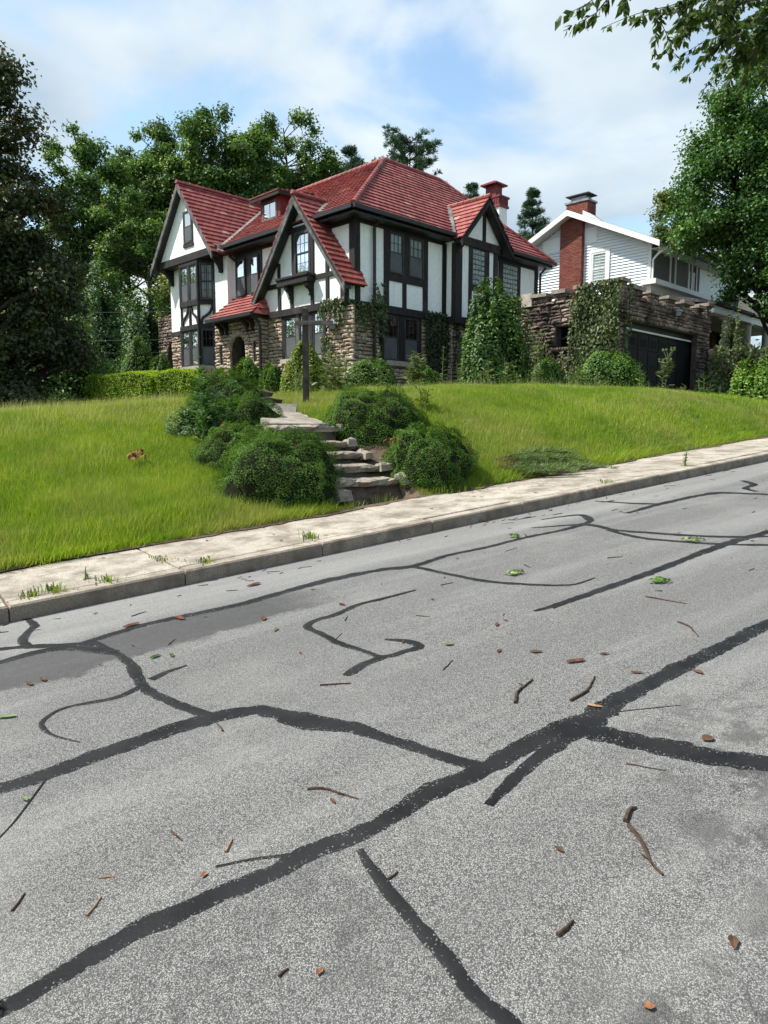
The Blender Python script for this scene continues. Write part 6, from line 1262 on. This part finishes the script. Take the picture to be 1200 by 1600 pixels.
# --- fallen pine bough at the lawn edge
pbt = thing('fallen_pine_bough', 'fallen pine bough lying over the sidewalk edge on the right', 'branch', (2.5, 11.4, GZ(2.5, 11.4))); mb = MB(); lst = []
for k in range(16):
    x0, y0 = 1.75 + rng.uniform(0, .25), 11.2 + rng.uniform(-.12, .15); an = rng.uniform(-.25, .55); L = rng.uniform(.7, 1.65); pts = []
    for f in np.linspace(0, 1, 6): x, y = x0 + math.cos(an) * L * f, y0 + math.sin(an) * L * f - .05 * f; z = max(GZ(x, y), float(road_z(UV(x, y)[0])) + .13); pts.append(np.array([x, y, z + .03 + .12 * math.sin(math.pi * f * .8) * rng.uniform(.3, 1)]))
    mb.tube(pts, list(np.linspace(.014, .004, 6)), 4, False); pts = np.array(pts)
    for f in np.linspace(.2, 1, 11): c = np.array([np.interp(f, np.linspace(0, 1, 6), pts[:, i]) for i in range(3)]); n = 26; d = sphere_dirs(n); d[:, 0] += .8; d[:, 2] = np.abs(d[:, 2]) * .6; lst.append(leaves(c + unit(d) * .07, np.cross(d, rng.normal(size=(n, 3))), .15, .008, .6 + rng.normal(0, .2, n), along=unit(d) * 3, fold=.02))
mb.build('twig', TWIG, pbt); add_foliage('needles', lst, LF_WEED, pbt)

# --- the branch hanging in from a street tree on the right, out of the picture
ot = thing('overhanging_tree', 'street tree on the right whose leafy branch hangs into the top corner', 'tree', tuple(R(7.5, -4.6, .06))); tb = R(7.5, -4.6, .06); mb = MB()
mb.tube([tb - np.array([0, 0, .3]), tb + np.array([0, .1, 2]), tb + np.array([-.2, .3, 4.2]), tb + np.array([0, .2, 6.5])], [.36, .28, .24, .15], 9)
lst = []; l1 = [tb + np.array([-.1, .2, 3.9]), np.array([7.0, 2.6, 4.6]), np.array([5.2, 4.6, 4.7]), np.array([3.9, 5.9, 4.45]), np.array([3.2, 6.6, 4.2])]; mb.tube(l1, [.14, .11, .08, .05, .03], 7, False)
l2 = [np.array([5.2, 4.6, 4.7]), np.array([3.6, 5.3, 4.7]), np.array([2.4, 5.75, 4.45]), np.array([1.9, 5.9, 4.15])]; mb.tube(l2, [.06, .045, .025, .012], 6, False)
for k, q in enumerate(([(9.0, -1.0, 8.0), (10.5, -2, 9.0)], [(6.5, -2.0, 8.5), (5.0, -3.5, 9.5)], [(8.5, 2.5, 8.0), (9.0, 4.0, 9.0)])): mb.tube([tb + np.array([0, .2, 5.5])] + [np.array(p) for p in q], [.12, .07, .03], 6, False)
for _ in range(46): c = np.array([8.6, .2, 8.5]) + rng.normal(size=3) * np.array([2.2, 2.2, 1.1]); n = 130; d = sphere_dirs(n); lst.append(leaves(c + d * rng.uniform(.2, .8, n)[:, None], d + np.array([0, 0, .8]), .10, .055, .4 + rng.normal(0, .2, n)))
def twigline(pts, n, r0=.01, dens=1.0, leaf=.10):
    pts = np.array(pts, float); c = catmull(pts, .05); mb.tube(list(c[::2]), list(np.linspace(r0, .002, len(c[::2]))), 4, False); k = rng.uniform(0, 1, n) ** .9 * (len(c) - 1.01); i = k.astype(int); P = c[i] + (c[i + 1] - c[i]) * (k - i)[:, None]
    t = unit(c[np.minimum(i + 1, len(c) - 1)] - c[i] + 1e-6); sd_ = unit(np.cross(t, rng.normal(size=(n, 3)) * .4 + np.array([0, 0, 1.]))) * np.where(rng.random(n) < .5, 1, -1)[:, None]
    al = unit(sd_ * .8 + t * .6 + np.array([0, 0, -.75]) + rng.normal(size=(n, 3)) * .2); P = P + al * leaf * .55; lst.append(leaves(P, np.cross(al, rng.normal(size=(n, 3))) + np.array([0, -.2, .25]), leaf, leaf * .5, .45 + rng.normal(0, .22, n), along=al * 6, fold=.08))
TWIGS = [[[1.78, 5.6, 3.35], [1.63, 5.6, 3.18], [1.47, 5.6, 3.06], [1.29, 5.6, 2.98]], [[1.78, 5.6, 3.35], [1.68, 5.6, 3.16], [1.56, 5.65, 3.03], [1.38, 5.7, 2.96]], [[1.93, 5.7, 3.45], [1.85, 5.7, 3.28], [1.78, 5.7, 3.09]], [[3.08, 6.2, 3.71], [2.59, 6.0, 3.41], [2.26, 5.9, 3.24], [1.89, 5.8, 3.06]], [[3.29, 6.3, 3.67], [2.84, 6.2, 3.42], [2.5, 6.1, 3.23], [2.35, 6.1, 3.09]], [[3.46, 6.5, 3.69], [3.1, 6.4, 3.43], [2.8, 6.3, 3.19], [2.61, 6.3, 2.99]], [[3.57, 6.6, 3.64], [3.26, 6.5, 3.39], [3.05, 6.5, 3.21], [2.99, 6.5, 3.04]], [[3.4, 6.2, 3.52], [3.1, 6.1, 3.27], [2.99, 6.1, 3.13], [3.05, 6.1, 2.96]], [[3.23, 6.0, 3.59], [2.79, 5.9, 3.35], [2.51, 5.9, 3.19], [2.25, 5.8, 3.07]], [[3.89, 6.8, 3.91], [3.51, 6.7, 3.7], [3.14, 6.6, 3.49], [2.82, 6.5, 3.39]], [[2.87, 6.3, 3.77], [2.72, 6.3, 3.53], [2.63, 6.3, 3.38], [2.52, 6.3, 3.38]], [[3.69, 6.5, 3.49], [3.48, 6.5, 3.29], [3.21, 6.5, 3.24], [3.02, 6.5, 3.28]]]
for i, l in enumerate(TWIGS): twigline(l, 40 if i < 3 else 160, .008, leaf=.085 if i < 3 else .08)
for l in TWIGS[:3]: twigline([[2.4, 5.75, 4.45], [1.95, 5.65, 3.75], l[0]], 14, .012, leaf=.085)
for l in TWIGS[3:]: twigline([[3.5, 6.3, 4.3], [(3.5 + l[0][0]) / 2 + .1, (6.3 + l[0][1]) / 2, 4.05], l[0]], 90, .012, leaf=.08)
for l in TWIGS[3:]:   # short side twigs off each hanging twig
    l = np.array(l)
    for _ in range(7):
        k = rng.uniform(.1, .9) * (len(l) - 1); i = int(k); c = l[i] + (l[i + 1] - l[i]) * (k - i); e = c + np.array([rng.normal() * .22, rng.normal() * .25, -rng.uniform(.02, .26)]); twigline([c, (c + e) / 2 + np.array([0, 0, .02]), e], 24, .004, leaf=.075)
mb.build('trunk', BARK, ot); add_foliage('crown', lst, LF_OVER, ot)

# ---------------------------------------------------------------- wooden post with its arm, wires
pz = GZ(-1.6, 14.85)
p = thing('wooden_post', 'dark wooden post with a crossarm standing in the lawn above the steps', 'post', (-1.6, 14.85, pz)); b = MB()
b.box(-1.66, -1.54, 14.79, 14.91, pz - .3, 2.39); b.add([(-1.66, 14.79, 2.39), (-1.54, 14.79, 2.39), (-1.54, 14.91, 2.39), (-1.66, 14.91, 2.39), (-1.6, 14.85, 2.42)], [(0, 1, 4), (1, 2, 4), (2, 3, 4), (3, 0, 4)]); b.build('post_shaft', WOODPOST, p)
b = MB(); b.bar((-1.79, 14.80, 2.105), (-1.03, 14.66, 2.085), .055, .085); b.build('crossarm', GREYARM, p)
b = MB()
for dx in (-.03, .03): b.tube([(-1.6 + dx, 14.76, 2.1), (-1.6 + dx, 14.70, 2.1)], .012, 6)
b.build('bolt', METAL, p)
for i, (za, zb_) in enumerate(((5.9, 5.75), (4.55, 4.5), (3.9, 3.95))):
    b = MB(); b.tube([(-30 + 28 * f, 33 + 2 * f, za + (zb_ - za) * f - .5 * math.sin(math.pi * f)) for f in np.linspace(0, 1, 12)], .011, 5); tag(b.build('power_cable', WIRE), ('highest', 'middle', 'lowest')[i] + ' of three power cables stretched in front of the dark trees on the left', 'cable')

# ---------------------------------------------------------------- things lying on the street
def twig(pts, r, label, m=TWIG, cat='twig', group=None, name='twig', forks=0):
    mb = MB(); k = len(pts); n = 3 * (k - 1) + 1; c = catmull([(a, b, 0) for a, b in pts], .03); n = len(c); rr = r * np.interp(np.linspace(0, 1, n), [0, .5, 1], [1, .85, .5]); o = R(*pts[0], 0)
    P = [R(q[0] + rng.normal() * .0015, q[1] + rng.normal() * .0015, rr[i] * .75 + abs(math.sin(i * .5)) * r * .3) - o for i, q in enumerate(c)]; mb.tube(P, list(rr), 6)
    for _ in range(forks): i = rng.integers(1, n - 1); an = rng.uniform(0, 6.28); mb.tube([P[i], P[i] + np.array([math.cos(an) * .04, math.sin(an) * .04, .008])], [r * .5, r * .2], 4)
    ob = mb.build(name, m); ob.location = o; return tag(ob, label, cat, group)
TW_ = [
([(1.35,2.47),(1.4,2.43),(1.43,2.36),(1.47,2.27)], .0055, 'long thin bent twig on the road between the two wide tar seams', TWIG, 1),
([(2.54,2.46),(2.66,2.55),(2.82,2.6)], .009, 'dark crooked twig above the main seam, left of its neighbour', TWIG, 1),
([(2.76,2.29),(2.88,2.3),(2.99,2.35),(3.08,2.4)], .008, 'dark curved twig just right of the crooked twig by the main seam', TWIG, 0),
([(2.12,1.49),(2.18,1.52),(2.22,1.52)], .010, 'short thick dark twig lying end to end with a longer one on the right', TWIG, 0),
([(2.11,1.47),(2.06,1.38),(2.0,1.31),(1.97,1.24)], .0085, 'long brown stick with a reddish broken end on the right of the road', TWIG, 2),
([(1.52,1.28),(1.6,1.29)], .0075, 'short stick right of the branching lower seam', TWIG, 0),
([(0.25,2.48),(0.3,2.55)], .005, 'short dark straight twig at the left edge below the wide seam', TWIG, 0),
([(0.44,2.29),(0.5,2.35)], .005, 'pale tan straight stick near the lower left', TWIGT, 0),
([(0.92,2.3),(0.97,2.36)], .006, 'stubby greyish stick above the diagonal main seam', TWIGT, 0),
([(0.81,2.56),(0.82,2.48)], .0045, 'tiny dark stick left of the stubby greyish one', TWIG, 0),
([(2.46,1.74),(2.49,1.67),(2.53,1.6)], .003, 'hair thin twig below the thick right hand seam', TWIG, 0),
([(1.28,1.8),(1.33,1.81)], .005, 'small twig beside the top of the seam that runs out at the bottom', TWIG, 0),
([(4.16,2.6),(4.12,2.49),(4.0,2.36)], .006, 'curved thin twig left of the upper part of the main seam', TWIG, 0),
([(4.49,3.07),(4.53,2.77)], .005, 'long straight thin twig below the clump of green leaves', TWIG, 0),
([(3.84,3.37),(4.07,3.39)], .005, 'straight thin twig left of the start of the far seam', TWIG, 0),
([(1.93,3.37),(2.0,3.32),(2.07,3.27)], .005, 'tangled little twig under the hook shaped seam', TWIG, 3),
([(0.52,2.46),(0.57,2.43)], .003, 'faint short twig above the pale tan stick', TWIGT, 0),
([(2.56,3.05),(2.7,3.13)], .004, 'thin slanting twig right of the hook shaped seam', TWIG, 0),
([(0.81,1.67),(0.85,1.68)], .005, 'short dark twig near the bottom edge left of the orange leaf', TWIG, 0)]
for pts, r, lab, m, fk in TW_: twig(pts, r, lab, m, forks=fk)
def flake(u, v, s, label, m=FLAKE, cat='bark flake', name='bark_flake', group=None, an=None, asp=.4):
    s = s * .8
    an = rng.uniform(0, 6.28) if an is None else an; n = 6; o = R(u, v, .002); d = np.array([math.cos(an), math.sin(an), 0]); e = np.array([-d[1], d[0], 0]); mb = MB()
    for i in range(n):
        f = i / (n - 1) - .5; w = s * asp * (1 - (2 * f) ** 2 * .7) * rng.uniform(.75, 1.2); zc = .004 + .12 * s * abs(f) ** 2
        for q, zz in ((-1, w * .12), (0, -.002), (1, w * .16)): mb.v.append(tuple(d * f * s + e * q * w * .5 + np.array([0, 0, zc + zz + rng.uniform(0, .002)]) + np.array([0, 0, GR * (d * f * s + e * q * w * .5) @ U])))
    for i in range(n - 1):
        for k in range(2): mb.f.append((i * 3 + k, i * 3 + k + 1, i * 3 + k + 4, i * 3 + k + 3))
    ob = mb.build(name, m); ob.location = o; return tag(ob, label, cat, group)
for u, v, s, lab, m in [
(3.18,2.61,.14,'biggest reddish bark flake, right of the two dark twigs', FLAKE),(2.61,5.71,.17,'long reddish bark flake close under the kerb', FLAKE),(1.78,5.25,.15,'reddish flake lying on the long upper seam', FLAKE),(1.45,5.36,.16,'reddish flake on the seam left of the other flake on it', FLAKE),
(2.84,4.61,.10,'curled reddish flake above the hook shaped seam', FLAKE),(2.24,4.74,.11,'small reddish flake at the edge of the dark patch', FLAKE),(3.32,3.4,.09,'dark red flake right above the tip of the hook shaped seam', FLAKE),(2.99,3.04,.07,'small red chip below the dark red flake', FLAKE),
(3.13,2.87,.09,'pale brown curled chip between small chips in the middle of the road', DEADL),(3.38,2.57,.07,'small dark flake right of the biggest reddish flake', DEADL),(3.28,2.28,.08,'brown curled leaf above the main seam, right of the two twigs', DEADL),(3.51,2.06,.085,'brown leaf lying just below the upper part of the main seam', DEADL),
(2.79,2.17,.10,'tan splinter lying on the junction of the wide seams', TWIGT),(1.82,1.54,.05,'small dark leaf left of the long brown stick', DEADL),(0.64,4.65,.10,'dark crumpled leaf at the left end of the dark patch', DEADL),(0.72,4.66,.10,'red brown flake touching the dark crumpled leaf', FLAKE),(1.38,2.32,.05,'tiny red flake beside the long thin bent twig', FLAKE)]: flake(u, v, s, lab, m)
flake(2.88,1.63,.07,'crumpled brown leaf lump on the right arm of the wide seam', DEADL, 'dead leaf', 'dead_leaf', None, .4, .8); flake(1.87,.95,.06,'curled brown leaf at the lower right', DEADL, 'dead leaf', 'dead_leaf', None, 1.2, .6)
for u, v, s, lab, m, a in [(0.46,4.21,.13,'large pale green leaf at the left edge of the road', LF_FRESH, .35),(0.4,3.21,.05,'small yellow green leaf below the left wide seam', LF_FRESH, .6),(1.37,4.54,.10,'left of two green leaves lying together on the dark patch', LF_BOX, .4),(1.46,4.48,.09,'right of two green leaves lying together on the dark patch', LF_BOX, .45),
(2.19,4.44,.09,'pale green leaf at the right edge of the dark patch', LF_FRESH, .4),(2.85,3.34,.07,'pale round leaf right of the hook shaped seam', LF_FRESH, .7),(0.81,2.23,.035,'little yellow leaf chip above the main seam', ORANGEL, .6),(0.91,1.61,.03,'tiny orange leaf chip at the bottom left of the road', ORANGEL, .7),(1.51,.97,.035,'orange leaf chip at the bottom right of the road', ORANGEL, .8)]: flake(u, v, s, lab, m, 'leaf', 'fallen_leaf', None, None, a)
for u, v, s, lab, m in [(5.4,5.29,.16,'dark green leaf sprig near the kerb in the distance', LF_BOX),(4.88,3.22,.13,'green leaf cluster between the two far seams', LF_BOX),(4.33,4.23,.12,'yellow green leaf cluster right of the middle of the road', LF_FRESH),(6.27,3.82,.15,'pale leaf cluster beside the far crossing seams', LF_FRESH)]:
    n = 26; d = sphere_dirs(n); d[:, 2] = np.abs(d[:, 2]) * .35; v_, f_, t_ = leaves(d * s * rng.uniform(.2, .8, n)[:, None] * np.array([1, .7, .5]) + np.array([0, 0, .012]), d + np.array([0, 0, 1.]), .055, .026, .5 + rng.normal(0, .25, n)); ob = link_mesh('leaf_sprig', np_mesh('leaf_sprig', v_, f_, m, np.clip(t_, 0, 1))); ob.location = R(u, v, .01); tag(ob, lab, 'leaf sprig')
LT = 'small twigs and bark bits scattered over the road'
for _ in range(120):
    u = rng.uniform(.6, 11); v = 6.18 - abs(rng.normal(0, .18)) if rng.random() < .4 else 6.1 - abs(rng.normal(0, 2.0)); 
    if v < 1.2: v = rng.uniform(3.6, 6.1)
    an = rng.normal(0, .7) + (math.pi if rng.random() < .5 else 0); L = rng.uniform(.03, .13) * (1.5 if u > 4.5 else 1)
    if rng.random() < .72: twig([(u, v), (u + math.cos(an) * L, v + math.sin(an) * L)], rng.uniform(.0025, .0055), 'tiny dry twig lying on the asphalt', TWIG, 'twig', LT, 'small_twig')
    else: flake(u, v, rng.uniform(.025, .06), 'tiny dry bark bit lying on the asphalt', FLAKE if rng.random() < .5 else DEADL, 'bark bit', 'small_bark_bit', LT)
for _ in range(16):
    u = rng.uniform(1.2, 8); v = rng.uniform(6.5, 7.6); o = flake(u, v, rng.uniform(.03, .08), 'small dry leaf bit lying on the sidewalk', DEADL, 'leaf bit', 'leaf_bit', 'dry leaf bits on the sidewalk'); o.location.z += .135
# weeds in the pavement joints
for i, (u, v, h, lab) in enumerate([(1.45,6.67,.16,'upright seedling in the sidewalk near the left edge'),(10.41,6.54,.42,'tall seedling growing from the far sidewalk')]): weed('seedling', lab, *R(u, v)[:2], h, LF_TUFT, 'column', None, 2, .07, .02, 'weed', float(road_z(u)) + .13)
for u, v, h, n, lab in [(1.12,6.43,.09,60,'grass tuft in the kerb joint at the left edge'),(1.55,6.42,.06,50,'thin grass line in the kerb joint right of the left tuft'),(3.66,6.56,.10,46,'bright grass tuft in the sidewalk joint in the middle'),(8.36,6.42,.08,40,'grass tuft on the kerb edge under the fallen pine bough'),(2.45,6.42,.05,60,'low grass along the kerb joint below the long slab'),(2.2,6.9,.04,30,'moss line in the first slab joint'),(0.95,6.42,.07,50,'yellowish grass at the very left kerb joint')]:
    tuft('grass_tuft', lab, *R(u, v)[:2], h, LF_TUFT, n, float(road_z(u)) + .125, None, 'grass tuft', .09)
for u, v, h, n, lab in [(5.62,8.0,.22,60,'bright green weed at the foot of the lowest step'),(6.45,7.85,.14,120,'low green weeds in front of the lower right juniper'),(6.9,7.8,.12,120,'low weeds along the sidewalk right of the steps'),(5.0,7.9,.15,90,'grass tuft between the big juniper and the steps')]: tuft('weed_clump', lab, *R(u, v)[:2], h, LF_TUFT, n, None, None, 'weed', .16, .006)
n = 26; d = sphere_dirs(n); d[:, 2] = np.abs(d[:, 2]); x, y = -3.62, 10.6
for x, y, zz, s, lab in [(-3.55, 10.35, .10, .17, 'clump of dead orange leaves lying in the left lawn')]:
    v_, f_, t_ = leaves(d * s * rng.uniform(.3, 1, n)[:, None] + np.array([0, 0, .02]), d + rng.normal(size=(n, 3)) * .6, .10, .05, .5 + 0 * d[:, 0]); ob = link_mesh('dead_leaf_clump', np_mesh('dead_leaf_clump', v_, f_, ORANGEL)); ob.location = (x, y, GZ(x, y) + zz); tag(ob, lab, 'leaf clump')
d = sphere_dirs(30); d[:, 2] = np.abs(d[:, 2]); v_, f_, t_ = leaves(d * .10 * np.array([1.3, 1, .8]), d + rng.normal(size=(30, 3)) * .5, .06, .035, .5 + 0 * d[:, 0]); ob = link_mesh('orange_leaf_sprig', np_mesh('orange_leaf_sprig', v_, f_, ORANGEL)); ob.location = (.12, 10.35, -.22); tag(ob, 'orange dead sprig between the two right junipers', 'sprig')

# soil and clippings washed onto the back edge of the pavement
sb = MB(); us_ = np.arange(-3, 18, .12)
for i, u in enumerate(us_):
    w_ = .035 + .06 * math.sin(u * 2.1 + 2 * math.sin(u * .9)) + .03 * math.sin(u * 7.3) + rng.uniform(-.02, .05); w_ = max(w_, -.06)
    for v in (7.80, 7.72 - w_ * .5, 7.72 - w_): sb.v.append(tuple(R(u, v, .146 if v < 7.72 else .15)))
    if i:
        for k in range(2): sb.f.append(((i - 1) * 3 + k, (i - 1) * 3 + k + 1, i * 3 + k + 1, i * 3 + k))
sb.build('soil_edge', SOIL, None, 'structure')

# ---------------------------------------------------------------- grass
def grass(u0, u1, v0, v1, den, h, w, tmean=.42, over=0.0):
    n = int((u1 - u0) * (v1 - v0) * den); u = rng.uniform(u0, u1, n); v = rng.uniform(v0, v1, n)
    ok = ~((u > 5.98) & (u < 6.6) & (v > 8.0) & (v < 10.3)) & ~((np.abs(u - 5.4) < .72) & (v < 9.8) & (v > 7.9)) & ~((u > 4.85 + .2 * (v - 9.7)) & (u < 6.0 + .28 * (v - 9.9)) & (v > 9.5) & (v < 13.2)); u, v = u[ok], v[ok]; n = len(u)
    ok = v > 7.66 + .05 * np.sin(u * 2.3 + 1.5 * np.sin(u * 4.1)) + .035 * np.sin(u * 9.7); u, v = u[ok], v[ok]; n = len(u)
    z = TZ(u, v); a = rng.uniform(0, 6.28, n); pat = .5 + .5 * np.sin(u * 1.3 + 2 * np.sin(v * .9)) * np.sin(v * 1.7 + u * .6); hh = h * rng.uniform(.45, 1.15, n) * (.75 + .5 * pat); ln = rng.uniform(.1, .75, n) * hh
    if v0 < 7.8: ln = ln * 1.0
    x, y = u * U[0] + v * V[0], u * U[1] + v * V[1]; c, s = np.cos(a), np.sin(a); an2 = a + math.pi / 2 + rng.normal(0, .6, n); wx, wy = np.cos(an2) * w, np.sin(an2) * w
    p0 = np.stack([x - wx, y - wy, z - .02], 1); p1 = np.stack([x + wx, y + wy, z - .02], 1); tp = np.stack([x + c * ln, y + s * ln, z + hh], 1) - V * (over * hh * rng.uniform(.2, 1.1, n))[:, None] - np.array([0, 0, 1.]) * (over * hh * .35)[:, None]
    V_ = np.stack([p0, p1, tp], 1).reshape(-1, 3); F_ = np.arange(n * 3).reshape(n, 3); t = np.clip(tmean - .02 + rng.normal(0, .22, n) + .2 * (pat - .5), 0, 1)
    return V_, F_, np.repeat(t, 3)
gl = [grass(-2.5, 5.0, 7.70, 10.2, 9000, .10, .0033), grass(-2.5, 5.0, 10.2, 13.5, 5600, .105, .0040), grass(-3, 7.5, 13.5, 19, 1900, .115, .0058, .52), grass(-4, 8, 19, 27, 600, .13, .010, .55),
      grass(6.1, 11, 7.70, 11.8, 6000, .10, .0040), grass(5.4, 12, 11.8, 14.5, 2800, .11, .0058, .52), grass(6.9, 15, 14.5, 18.5, 850, .12, .009, .55), grass(11, 16.5, 7.7, 12.2, 3400, .12, .0062), grass(16.5, 25, 7.7, 12.5, 1400, .15, .0095), grass(12, 21, 12.2, 14.5, 1000, .14, .0095, .55)]
v_, f_, t_ = join_leaves(gl); lawn = link_mesh('lawn_grass', np_mesh('lawn_grass', v_, f_, GRASS, t_), None, 'stuff')
tag(lawn, 'uncut sunlit green grass covering the bank above the sidewalk', 'grass')
# pale seed heads over the crest and longer tufts hanging over the pavement
gs = [grass(-3, 6, 12.5, 19, 190, .27, .0035, .97), grass(-3, 5, 10.5, 13, 50, .22, .003, .95), grass(5.5, 17, 11.2, 15, 150, .22, .0035, .95), grass(-2.5, 16, 8.5, 13, 10, .32, .003, .93)]
v_, f_, t_ = join_leaves(gs); o = link_mesh('seed_heads', np_mesh('seed_heads', v_, f_, GRASS, t_), None, 'stuff'); tag(o, 'pale dry seed stalks standing above the lawn crest', 'grass')
ge = [grass(-2.5, 4.7, 7.60, 7.95, 5600, .22, .005, .36, .75), grass(-2.5, 4.7, 7.95, 8.6, 2800, .19, .0045, .38, .3), grass(7.4, 16, 7.66, 7.95, 3000, .16, .006, .45, .7)]
v_, f_, t_ = join_leaves(ge); o = link_mesh('edge_grass', np_mesh('edge_grass', v_, f_, GRASS, t_), None, 'stuff'); tag(o, 'longer grass hanging over the sidewalk edge', 'grass')
